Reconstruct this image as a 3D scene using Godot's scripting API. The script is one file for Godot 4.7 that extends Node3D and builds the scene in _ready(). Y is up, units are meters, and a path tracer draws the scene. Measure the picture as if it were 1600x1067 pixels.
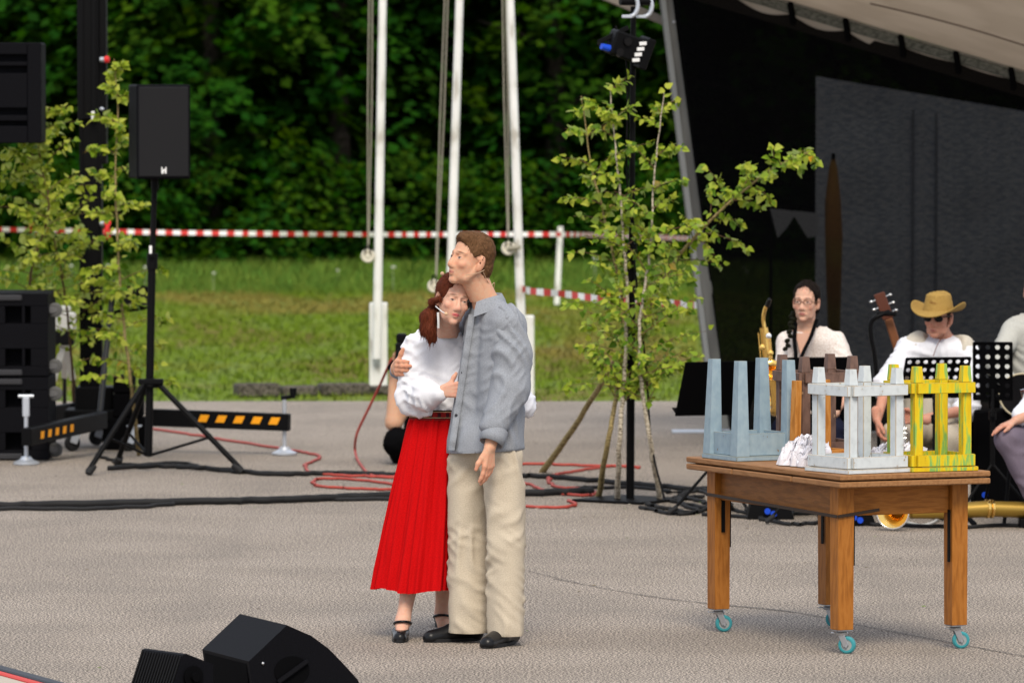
extends Node3D

# ---------------------------------------------------------------- mesh helper
class M:
	var v := PackedVector3Array()
	var n := PackedVector3Array()
	var c := PackedColorArray()
	var ix := PackedInt32Array()
	var col := Color(1, 1, 1)
	var edge := Color(1, 1, 1)

	func vert(p: Vector3, nn: Vector3) -> int:
		v.push_back(p)
		n.push_back(nn)
		c.push_back(col)
		return v.size() - 1

	func tri_i(a: int, b: int, d: int) -> void:
		var g := (v[d] - v[a]).cross(v[b] - v[a])
		if g.dot(n[a] + n[b] + n[d]) < 0.0:
			ix.append_array(PackedInt32Array([a, d, b]))
		else:
			ix.append_array(PackedInt32Array([a, b, d]))

	func flat(pts: Array, hint: Vector3) -> void:
		var nn: Vector3 = (pts[1] - pts[0]).cross(pts[2] - pts[0]).normalized()
		if nn.dot(hint) < 0.0:
			nn = -nn
		var s := v.size()
		for p in pts:
			vert(p, nn)
		for i in range(1, pts.size() - 1):
			tri_i(s, s + i, s + i + 1)

	func box(xf: Transform3D, size: Vector3, bev := 0.004) -> void:
		var e := size * 0.5
		var b: float = min(bev, min(e.x, min(e.y, e.z)) * 0.8)
		var ax := [Vector3(1, 0, 0), Vector3(0, 1, 0), Vector3(0, 0, 1)]
		for k in 3:
			var a1: Vector3 = ax[k]
			var a2: Vector3 = ax[(k + 1) % 3]
			var a3: Vector3 = ax[(k + 2) % 3]
			for s in [-1.0, 1.0]:
				var cc: Vector3 = a1 * e[k] * s
				var u: Vector3 = a2 * (e[(k + 1) % 3] - b)
				var w: Vector3 = a3 * (e[(k + 2) % 3] - b)
				flat([xf * (cc - u - w), xf * (cc + u - w), xf * (cc + u + w), xf * (cc - u + w)], xf.basis * (a1 * s))
				var keep := col
				col = edge
				if b > 0.0:
					for t in [-1.0, 1.0]:
						# edge between face k and face k+1, along a3
						var p: Vector3 = a1 * e[k] * s + a2 * (e[(k + 1) % 3] - b) * t
						var q: Vector3 = a1 * (e[k] - b) * s + a2 * e[(k + 1) % 3] * t
						flat([xf * (p - w), xf * (p + w), xf * (q + w), xf * (q - w)], xf.basis * (a1 * s + a2 * t))
				col = keep
		if b > 0.0:
			for sx in [-1.0, 1.0]:
				for sy in [-1.0, 1.0]:
					for sz in [-1.0, 1.0]:
						var f := Vector3(e.x * sx, e.y * sy, e.z * sz)
						var p0 := f - Vector3(0, b * sy, b * sz)
						var p1 := f - Vector3(b * sx, 0, b * sz)
						var p2 := f - Vector3(b * sx, b * sy, 0)
						flat([xf * p0, xf * p1, xf * p2], xf.basis * Vector3(sx, sy, sz))

	func bar(a: Vector3, b: Vector3, w: float, d: float, bev := 0.004, side := Vector3(0, 0, 1)) -> void:
		# box from a to b; its y axis runs along the bar
		var y := (b - a).normalized()
		var x := y.cross(side).normalized()
		var z := x.cross(y).normalized()
		box(Transform3D(Basis(x, y, z), (a + b) * 0.5), Vector3(w, (b - a).length(), d), bev)

	func taper(xf: Transform3D, s0: Vector2, s1: Vector2, h: float, off := Vector2.ZERO) -> void:
		# four-sided frustum from y 0 to h
		var q0 := []
		var q1 := []
		for t in [Vector2(-1, -1), Vector2(1, -1), Vector2(1, 1), Vector2(-1, 1)]:
			q0.append(xf * Vector3(t.x * s0.x * 0.5, 0, t.y * s0.y * 0.5))
			q1.append(xf * Vector3(t.x * s1.x * 0.5 + off.x, h, t.y * s1.y * 0.5 + off.y))
		var mid: Vector3 = (q0[0] + q0[2] + q1[0] + q1[2]) * 0.25
		for i in 4:
			var j := (i + 1) % 4
			flat([q0[i], q0[j], q1[j], q1[i]], (q0[i] + q1[j]) * 0.5 - mid)
		flat(q0, q0[0] - q1[0])
		var keep := col
		col = edge
		flat(q1, q1[0] - q0[0])
		col = keep

	func tube(pts: Array, rads, sides := 10, caps := true) -> void:
		var m := pts.size()
		var t0: Vector3 = (pts[1] - pts[0]).normalized()
		var up := Vector3(0, 1, 0) if absf(t0.y) < 0.9 else Vector3(1, 0, 0)
		var x := t0.cross(up).normalized()
		var s := v.size()
		var r0 := 0.0
		for i in m:
			var t: Vector3 = (pts[min(i + 1, m - 1)] - pts[max(i - 1, 0)]).normalized()
			x = (x - t * x.dot(t)).normalized()
			var y := t.cross(x)
			var r: float = rads if rads is float else rads[i]
			r0 = r
			for k in sides:
				var a := TAU * k / sides
				var d := x * cos(a) + y * sin(a)
				vert(pts[i] + d * r, d)
		for i in m - 1:
			for k in sides:
				var a := s + i * sides + k
				var b := s + i * sides + (k + 1) % sides
				tri_i(a, b, b + sides)
				tri_i(a, b + sides, a + sides)
		if caps:
			for e in [0, m - 1]:
				var t: Vector3 = (pts[0] - pts[1]).normalized() if e == 0 else (pts[m - 1] - pts[m - 2]).normalized()
				var q := v.size()
				for k in sides:
					vert(v[s + e * sides + k], t)
				for k in range(1, sides - 1):
					tri_i(q, q + k, q + k + 1)

	func lathe(xf: Transform3D, prof: Array, segs := 20, smooth := false) -> void:
		# prof: Vector2(radius, y)
		var m := prof.size()
		var pn := []
		for i in m - 1:
			var d: Vector2 = prof[i + 1] - prof[i]
			pn.append(Vector2(d.y, -d.x).normalized())
		for i in m - 1:
			var na: Vector2 = pn[i]
			var nb: Vector2 = pn[i]
			if smooth:
				na = (pn[i] + pn[max(i - 1, 0)]).normalized()
				nb = (pn[i] + pn[min(i + 1, m - 2)]).normalized()
			var s := v.size()
			for k in segs + 1:
				var a := TAU * k / segs
				var d := Vector3(cos(a), 0, sin(a))
				vert(xf * (d * prof[i].x + Vector3(0, prof[i].y, 0)), (xf.basis * (d * na.x + Vector3(0, na.y, 0))).normalized())
				vert(xf * (d * prof[i + 1].x + Vector3(0, prof[i + 1].y, 0)), (xf.basis * (d * nb.x + Vector3(0, nb.y, 0))).normalized())
			for k in segs:
				var a := s + k * 2
				if prof[i].x > 1e-5:
					tri_i(a, a + 1, a + 2)
				if prof[i + 1].x > 1e-5:
					tri_i(a + 1, a + 3, a + 2)

	func prism(poly: PackedVector2Array, depth: float, xf: Transform3D) -> void:
		var t := Geometry2D.triangulate_polygon(poly)
		for s in [-1.0, 1.0]:
			var b := v.size()
			for p in poly:
				vert(xf * Vector3(p.x, p.y, depth * 0.5 * s), (xf.basis * Vector3(0, 0, s)).normalized())
			for i in range(0, t.size(), 3):
				tri_i(b + t[i], b + t[i + 1], b + t[i + 2])
		var area := 0.0
		for i in poly.size():
			area += poly[i].cross(poly[(i + 1) % poly.size()])
		var sg := signf(area)
		for i in poly.size():
			var p := poly[i]
			var q := poly[(i + 1) % poly.size()]
			var o := (q - p).orthogonal() * -sg
			var hint := xf.basis * Vector3(-o.x, -o.y, 0)
			hint = xf.basis * Vector3((q - p).y * sg, -(q - p).x * sg, 0)
			flat([xf * Vector3(p.x, p.y, -depth / 2), xf * Vector3(q.x, q.y, -depth / 2), xf * Vector3(q.x, q.y, depth / 2), xf * Vector3(p.x, p.y, depth / 2)], hint)

	func ball(ctr: Vector3, r: Vector3, bs := Basis(), seg := 14) -> void:
		var s := v.size()
		var rows := seg / 2 + 1
		for i in rows + 1:
			var th := PI * i / rows
			for k in seg + 1:
				var a := TAU * k / seg
				var d := Vector3(sin(th) * cos(a), cos(th), sin(th) * sin(a))
				vert(ctr + bs * (d * r), (bs * (d / r)).normalized())
		for i in rows:
			for k in seg:
				var a := s + i * (seg + 1) + k
				if i > 0:
					tri_i(a, a + 1, a + seg + 1)
				if i < rows - 1:
					tri_i(a + 1, a + seg + 2, a + seg + 1)

	func grid(rows: Array, wrap := false) -> void:
		# rows: Array of PackedVector3Array, smooth surface
		var s := v.size()
		var w: int = rows[0].size()
		for r in rows:
			for p in r:
				vert(p, Vector3.ZERO)
		var first := ix.size()
		var e := w if wrap else w - 1
		for i in rows.size() - 1:
			for k in e:
				var a := s + i * w + k
				var b := s + i * w + (k + 1) % w
				ix.append_array(PackedInt32Array([a, b, b + w, a, b + w, a + w]))
		smooth(s, first)

	func smooth(s: int, first: int) -> void:
		for i in range(s, v.size()):
			n[i] = Vector3.ZERO
		for i in range(first, ix.size(), 3):
			var g := (v[ix[i + 2]] - v[ix[i]]).cross(v[ix[i + 1]] - v[ix[i]])
			n[ix[i]] += g
			n[ix[i + 1]] += g
			n[ix[i + 2]] += g
		for i in range(s, v.size()):
			n[i] = n[i].normalized() if n[i].length_squared() > 1e-20 else Vector3.UP

	func shift(d: Vector3) -> void:
		for i in v.size():
			v[i] += d

	func add(o: M) -> void:
		var s := v.size()
		v.append_array(o.v)
		n.append_array(o.n)
		c.append_array(o.c)
		for i in o.ix:
			ix.push_back(i + s)

	func front(x: float, y: float, r := 0.012) -> float:
		# z of the foremost vertex near (x, y)
		var best := -1e9
		for p in v:
			if absf(p.x - x) < r and absf(p.y - y) < r and p.z > best:
				best = p.z
		return best

	func commit() -> ArrayMesh:
		var a := []
		a.resize(Mesh.ARRAY_MAX)
		a[Mesh.ARRAY_VERTEX] = v
		a[Mesh.ARRAY_NORMAL] = n
		a[Mesh.ARRAY_COLOR] = c
		a[Mesh.ARRAY_INDEX] = ix
		var m := ArrayMesh.new()
		m.add_surface_from_arrays(Mesh.PRIMITIVE_TRIANGLES, a)
		return m

# ---------------------------------------------------------------- distance field, meshed as surface nets
class Field:
	var o: Vector3
	var h: float
	var k: float
	var nx: int
	var ny: int
	var nz: int
	var f: PackedFloat32Array

	func _init(lo: Vector3, hi: Vector3, cell: float, sharp: float) -> void:
		o = lo
		h = cell
		k = sharp
		nx = int((hi.x - lo.x) / cell) + 2
		ny = int((hi.y - lo.y) / cell) + 2
		nz = int((hi.z - lo.z) / cell) + 2
		f.resize(nx * ny * nz)
		f.fill(0.0)

	func cap(a: Vector3, b: Vector3, ra: float, rb: float) -> void:
		var mg := 5.0 / k
		var r: float = max(ra, rb) + mg
		var lo := (a.min(b) - Vector3(r, r, r) - o) / h
		var hi := (a.max(b) + Vector3(r, r, r) - o) / h
		var ba := b - a
		var l2: float = max(ba.length_squared(), 1e-9)
		var dr := rb - ra
		for z in range(max(0, int(lo.z)), min(nz, int(hi.z) + 1)):
			for y in range(max(0, int(lo.y)), min(ny, int(hi.y) + 1)):
				var at := (z * ny + y) * nx
				for x in range(max(0, int(lo.x)), min(nx, int(hi.x) + 1)):
					var p := o + Vector3(x, y, z) * h - a
					var t := clampf(p.dot(ba) / l2, 0.0, 1.0)
					var d := (p - ba * t).length() - ra - dr * t
					if d < mg:
						f[at + x] += exp(-k * d)

	func path(pts: Array, rads: Array) -> void:
		for i in pts.size() - 1:
			cap(pts[i], pts[i + 1], rads[i], rads[i + 1])

	func ell(c: Vector3, r: Vector3, bs := Basis()) -> void:
		var mg := 5.0 / k
		var m: float = max(r.x, max(r.y, r.z)) + mg
		var lo := (c - Vector3(m, m, m) - o) / h
		var hi := (c + Vector3(m, m, m) - o) / h
		var inv := bs.transposed()
		for z in range(max(0, int(lo.z)), min(nz, int(hi.z) + 1)):
			for y in range(max(0, int(lo.y)), min(ny, int(hi.y) + 1)):
				var at := (z * ny + y) * nx
				for x in range(max(0, int(lo.x)), min(nx, int(hi.x) + 1)):
					var p := inv * (o + Vector3(x, y, z) * h - c)
					var k0 := (p / r).length()
					var k1 := (p / (r * r)).length()
					var d := k0 * (k0 - 1.0) / maxf(k1, 1e-6)
					if d < mg:
						f[at + x] += exp(-k * d)

	func done() -> void:
		for i in f.size():
			var q := f[i]
			f[i] = 1.0 if q < 1e-6 else -log(q) / k

	func dent(c: Vector3, r: float, amt: float) -> void:
		var m := r * 2.2
		var lo := (c - Vector3(m, m, m) - o) / h
		var hi := (c + Vector3(m, m, m) - o) / h
		for z in range(max(0, int(lo.z)), min(nz, int(hi.z) + 1)):
			for y in range(max(0, int(lo.y)), min(ny, int(hi.y) + 1)):
				for x in range(max(0, int(lo.x)), min(nx, int(hi.x) + 1)):
					var p := o + Vector3(x, y, z) * h - c
					f[(z * ny + y) * nx + x] += amt * exp(-p.length_squared() / (r * r))

	func cut(nn: Vector3, at: Vector3) -> void:
		# keep the side away from nn
		var w := nn.normalized()
		for z in nz:
			for y in ny:
				var i := (z * ny + y) * nx
				for x in nx:
					var d := w.dot(o + Vector3(x, y, z) * h - at)
					if d > f[i + x]:
						f[i + x] = d

	func mesh() -> M:
		var m := M.new()
		var id := PackedInt32Array()
		id.resize(f.size())
		id.fill(-1)
		var sy := nx
		var sz := nx * ny
		var off := PackedInt32Array([0, 1, sy, sy + 1, sz, sz + 1, sz + sy, sz + sy + 1])
		var pos := [Vector3(0, 0, 0), Vector3(1, 0, 0), Vector3(0, 1, 0), Vector3(1, 1, 0), Vector3(0, 0, 1), Vector3(1, 0, 1), Vector3(0, 1, 1), Vector3(1, 1, 1)]
		var edges := PackedInt32Array([0, 1, 2, 3, 4, 5, 6, 7, 0, 2, 1, 3, 4, 6, 5, 7, 0, 4, 1, 5, 2, 6, 3, 7])
		var lim := h * 1.8
		var val := PackedFloat32Array()
		val.resize(8)
		for z in nz - 1:
			for y in ny - 1:
				var row := z * sz + y * sy
				for x in nx - 1:
					var b := row + x
					if absf(f[b]) > lim:
						continue
					var mask := 0
					for q in 8:
						val[q] = f[b + off[q]]
						if val[q] < 0.0:
							mask |= 1 << q
					if mask == 0 or mask == 255:
						continue
					var s := Vector3.ZERO
					var cnt := 0
					for e in range(0, 24, 2):
						var i := edges[e]
						var j := edges[e + 1]
						if (val[i] < 0.0) != (val[j] < 0.0):
							var pi: Vector3 = pos[i]
							var pj: Vector3 = pos[j]
							s += pi.lerp(pj, val[i] / (val[i] - val[j]))
							cnt += 1
					id[b] = m.vert(o + (Vector3(x, y, z) + s / cnt) * h, Vector3.UP)
		for z in range(1, nz - 1):
			for y in range(1, ny - 1):
				var row := z * sz + y * sy
				for x in range(1, nx - 1):
					var b := row + x
					var v0 := f[b]
					if absf(v0) > lim:
						continue
					for ax in 3:
						var st: int = 1 if ax == 0 else (sy if ax == 1 else sz)
						var s1: int = sy if ax == 0 else (sz if ax == 1 else 1)
						var s2: int = sz if ax == 0 else (1 if ax == 1 else sy)
						var v1 := f[b + st]
						if (v0 < 0.0) == (v1 < 0.0):
							continue
						var a := id[b]
						var c1 := id[b - s1]
						var c2 := id[b - s1 - s2]
						var c3 := id[b - s2]
						if a < 0 or c1 < 0 or c2 < 0 or c3 < 0:
							continue
						if v0 < 0.0:
							m.ix.append_array(PackedInt32Array([a, c3, c2, a, c2, c1]))
						else:
							m.ix.append_array(PackedInt32Array([a, c1, c2, a, c2, c3]))
		m.smooth(0, 0)
		return m

# ---------------------------------------------------------------- scene helpers
var used := {}
var noise := FastNoiseLite.new()
var mats := {}

func numbered(called: String) -> String:
	if not used.has(called):
		used[called] = 0
		return called
	used[called] += 1
	return "%s_%03d" % [called, used[called]]

func thing(called: String, label: String, category: String, at := Vector3.ZERO, group := "") -> Node3D:
	var t := Node3D.new()
	t.name = numbered(called)
	add_child(t, true)
	t.position = at
	t.set_meta("label", label)
	t.set_meta("category", category)
	if group != "":
		t.set_meta("group", group)
	return t

func part(m: M, called: String, mat: Material, parent: Node3D) -> MeshInstance3D:
	var o := MeshInstance3D.new()
	o.name = called
	o.mesh = m.commit()
	o.material_override = mat
	parent.add_child(o, true)
	return o

# a part whose mesh was built in world coordinates, under a thing that stands at an offset without turn
func wpart(m: M, called: String, mat: Material, parent: Node3D) -> MeshInstance3D:
	var at := Vector3.ZERO
	var p: Node = parent
	while p != self:
		at += (p as Node3D).position
		p = p.get_parent()
	m.shift(-at)
	return part(m, called, mat, parent)

func single(m: M, called: String, mat: Material, label: String, category: String, group := "") -> MeshInstance3D:
	var o := part(m, numbered(called), mat, self)
	o.set_meta("label", label)
	o.set_meta("category", category)
	if group != "":
		o.set_meta("group", group)
	return o

func structure(m: M, called: String, mat: Material) -> MeshInstance3D:
	var o := part(m, called, mat, self)
	o.set_meta("kind", "structure")
	return o

func T(at := Vector3.ZERO, turn := 0.0) -> Transform3D:
	return Transform3D(Basis(Vector3.UP, turn), at)

func along(dir: Vector3, at: Vector3, side := Vector3(0, 0, 1)) -> Transform3D:
	# y axis along dir
	var y := dir.normalized()
	if absf(y.dot(side.normalized())) > 0.98:
		side = Vector3(1, 0.1, 0)
	var x := y.cross(side).normalized()
	return Transform3D(Basis(x, y, x.cross(y)), at)

func lin(r: float, g: float, b: float) -> Color:
	return Color(r, g, b).linear_to_srgb()

func flatmat(col: Color, rough := 0.7, metal := 0.0) -> StandardMaterial3D:
	var m := StandardMaterial3D.new()
	m.albedo_color = col
	m.roughness = rough
	m.metallic = metal
	if metal < 0.01:
		m.metallic_specular = 0.32
	return m

func ntex(freq: float, cols: Array, stops: Array, seed_ := 1, size := 512, type := FastNoiseLite.TYPE_SIMPLEX_SMOOTH, oct := 4) -> NoiseTexture2D:
	var nz := FastNoiseLite.new()
	nz.seed = seed_
	nz.noise_type = type
	nz.frequency = freq
	nz.fractal_octaves = oct
	var t := NoiseTexture2D.new()
	t.width = size
	t.height = size
	t.seamless = true
	t.noise = nz
	if cols.size():
		var g := Gradient.new()
		g.offsets = PackedFloat32Array(stops)
		g.colors = PackedColorArray(cols)
		t.color_ramp = g
	return t

func texmat(tex: Texture2D, scale: Vector3, rough := 0.8, bump: Texture2D = null, bump_cm := 0.1, world := false) -> StandardMaterial3D:
	var m := StandardMaterial3D.new()
	m.albedo_texture = tex
	m.roughness = rough
	m.metallic_specular = 0.3
	m.uv1_triplanar = true
	m.uv1_world_triplanar = world
	m.uv1_scale = scale
	if bump:
		m.heightmap_enabled = true
		m.heightmap_texture = bump
		m.heightmap_scale = bump_cm
	return m

func crv(pts: Array, n := 24) -> Array:
	# smooth curve through points
	var out := []
	var m := pts.size()
	for i in m - 1:
		var p0: Vector3 = pts[max(i - 1, 0)]
		var p1: Vector3 = pts[i]
		var p2: Vector3 = pts[i + 1]
		var p3: Vector3 = pts[min(i + 2, m - 1)]
		var steps: int = max(2, n / (m - 1))
		for s in steps:
			out.append(p1.cubic_interpolate(p2, p0, p3, float(s) / steps))
	out.append(pts[m - 1])
	return out

func ruffle(m: M, scale: Vector3, amp: float, seed_ := 3, ymin := -1e9, ymax := 1e9, slant := 0.0, ridged := false) -> void:
	# cloth folds: moves vertices along their normals
	noise.seed = seed_
	noise.frequency = 1.0
	for i in m.v.size():
		var p := m.v[i]
		if p.y < ymin or p.y > ymax:
			continue
		var q := Vector3(p.x + p.y * slant, p.y - p.x * slant, p.z) * scale
		var a := noise.get_noise_3d(q.x, q.y, q.z)
		m.v[i] = p + m.n[i] * amp * (pow(1.0 - minf(absf(a) * 2.4, 1.0), 2.6) if ridged else a * 1.6)
	m.smooth(0, 0)

func creases(m: M, dir: Vector3, wave: float, amp: float, seed_: int, mask := 3.0, ymin := -1e9, ymax := 1e9, bias := 0.0) -> void:
	# long folds of cloth that swell and fade
	noise.seed = seed_
	noise.frequency = 1.0
	var d := dir.normalized()
	for i in m.v.size():
		var p := m.v[i]
		if p.y < ymin - 0.06 or p.y > ymax + 0.06:
			continue
		var fade := clampf(minf(p.y - ymin, ymax - p.y) / 0.06 + 1.0, 0.0, 1.0)
		var w := noise.get_noise_3d(p.x * 2.2, p.y * 2.2, p.z * 2.2)
		var ph := p.dot(d) / wave * TAU + w * 9.0
		var k := smoothstep(-0.12, 0.4, noise.get_noise_3d(p.x * mask + 31.0, p.y * mask, p.z * mask) + bias)
		m.v[i] = p + m.n[i] * amp * k * fade * (pow(0.5 + 0.5 * sin(ph), 2.0) - 0.3)
	m.smooth(0, 0)

func mottle(m: M, amt: float) -> void:
	# uneven tone of skin
	noise.seed = 8
	noise.frequency = 1.0
	for i in m.c.size():
		var p := m.v[i] * 45.0
		var q := noise.get_noise_3d(p.x, p.y, p.z)
		var w := noise.get_noise_3d(p.x * 4.0, p.y * 4.0, p.z * 4.0)
		m.c[i] = Color(m.c[i].r * (1.0 + amt * 0.5 * w), m.c[i].g * (1.0 - amt * q + amt * 0.5 * w), m.c[i].b * (1.0 - amt * 1.2 * q))

func trim(m: M, nn: Vector3, at: Vector3, cell: float) -> void:
	# clean straight edge where a garment was cut off
	var w := nn.normalized()
	for i in m.v.size():
		var d := w.dot(m.v[i] - at)
		if d > -cell * 0.55:
			m.v[i] -= w * d
	m.smooth(0, 0)

func stamp(m: M, at: Vector3, r: Vector3, col: Color, soft := 0.4, bs := Basis()) -> void:
	# coloured patch on skin (lips, brows, eyes)
	var inv := bs.transposed()
	for i in m.v.size():
		var d := ((inv * (m.v[i] - at)) / r).length()
		if d < 1.0 + soft:
			m.c[i] = m.c[i].lerp(col, clampf((1.0 + soft - d) / max(soft * 2.0, 0.01), 0.0, 1.0))

func vmat(rough := 0.6, sss := 0.0) -> StandardMaterial3D:
	var m := StandardMaterial3D.new()
	m.vertex_color_use_as_albedo = true
	m.roughness = rough
	m.metallic_specular = 0.25
	if sss > 0.0:
		m.subsurf_scatter_enabled = true
		m.subsurf_scatter_strength = sss
	return m

# ---------------------------------------------------------------- the scene
func _ready() -> void:
	var cam := Camera3D.new()
	cam.name = "camera"
	cam.fov = 6.232
	cam.near = 0.5
	cam.far = 400.0
	cam.position = Vector3(0, 2.5, 28)
	cam.rotation_degrees = Vector3(-2.387, 0, 0)
	var at := CameraAttributesPhysical.new()
	at.frustum_focal_length = 220.43
	at.frustum_focus_distance = 28.0
	at.frustum_near = 0.5
	at.frustum_far = 400.0
	at.exposure_aperture = 6.3
	cam.attributes = at
	add_child(cam)
	cam.current = true

	var env := Environment.new()
	env.background_mode = Environment.BG_SKY
	env.tonemap_mode = Environment.TONE_MAPPER_LINEAR
	env.tonemap_exposure = 2.15
	env.sdfgi_enabled = true
	env.ssao_enabled = true
	env.ssil_enabled = true
	var sm := ProceduralSkyMaterial.new()
	sm.sky_top_color = Color(0.86, 0.9, 0.97)
	sm.sky_horizon_color = Color(0.93, 0.94, 0.96)
	sm.sky_curve = 0.2
	sm.ground_bottom_color = Color(0.3, 0.3, 0.28)
	sm.ground_horizon_color = Color(0.6, 0.62, 0.6)
	sm.sun_angle_max = 1.0
	sm.sky_energy_multiplier = 0.8
	var sky := Sky.new()
	sky.sky_material = sm
	env.sky = sky
	var we := WorldEnvironment.new()
	we.name = "world_environment"
	we.environment = env
	add_child(we)

	var sun := DirectionalLight3D.new()
	sun.name = "sun"
	sun.light_energy = 0.5
	sun.light_angular_distance = 24.0
	sun.light_color = Color(1.0, 0.96, 0.9)
	sun.shadow_enabled = true
	sun.position = Vector3(10, 20, 12)
	add_child(sun)
	sun.look_at_from_position(Vector3(0.8, 13, 12), Vector3.ZERO)

	noise.noise_type = FastNoiseLite.TYPE_SIMPLEX_SMOOTH
	noise.fractal_octaves = 2
	materials()
	ground()
	forest()
	tent()
	flagpoles()
	sound_left()
	light_stand()
	birches()
	table_and_stools()
	band_gear()
	cables()
	monitors()
	couple()
	musicians()

func materials() -> void:
	mats.black = flatmat(lin(0.0035, 0.0035, 0.004), 0.5)
	mats.black_matte = flatmat(lin(0.0025, 0.0025, 0.003), 0.8)
	mats.black_gloss = flatmat(lin(0.006, 0.006, 0.007), 0.25)
	mats.black.metallic_specular = 0.2
	mats.black_matte.metallic_specular = 0.12
	mats.cabinet = texmat(ntex(0.15, [lin(0.003, 0.003, 0.004), lin(0.006, 0.006, 0.008)], [0.3, 0.7], 4, 256), Vector3(4, 4, 4), 0.6, ntex(0.3, [], [], 5, 256), 0.06)
	mats.cabinet.metallic_specular = 0.15
	mats.rubber = flatmat(lin(0.014, 0.014, 0.015), 0.7)
	mats.steel = flatmat(lin(0.45, 0.46, 0.48), 0.35, 0.9)
	mats.zinc = flatmat(lin(0.5, 0.53, 0.58), 0.4, 0.6)
	mats.chrome = flatmat(lin(0.7, 0.7, 0.7), 0.15, 1.0)
	mats.white_paint = texmat(ntex(0.012, [lin(0.42, 0.4, 0.35), lin(0.66, 0.66, 0.63), lin(0.74, 0.74, 0.72)], [0.18, 0.35, 0.7], 8), Vector3(1.2, 0.35, 1.2), 0.55)
	mats.rope = flatmat(lin(0.3, 0.28, 0.22), 0.9)
	mats.brass = flatmat(lin(0.85, 0.55, 0.16), 0.18, 1.0)
	mats.silver = flatmat(lin(0.75, 0.75, 0.74), 0.2, 1.0)
	mats.red_cable = flatmat(lin(0.36, 0.055, 0.04), 0.5)
	mats.blue = flatmat(lin(0.01, 0.06, 0.5), 0.4)
	mats.orange = flatmat(lin(0.8, 0.32, 0.01), 0.5)
	mats.white = flatmat(lin(0.75, 0.75, 0.75), 0.5)
	mats.red = flatmat(lin(0.6, 0.02, 0.02), 0.5)
	mats.skin = vmat(0.58, 0.1)
	mats.hair = vmat(0.6)
	mats.hair.metallic_specular = 0.15

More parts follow.
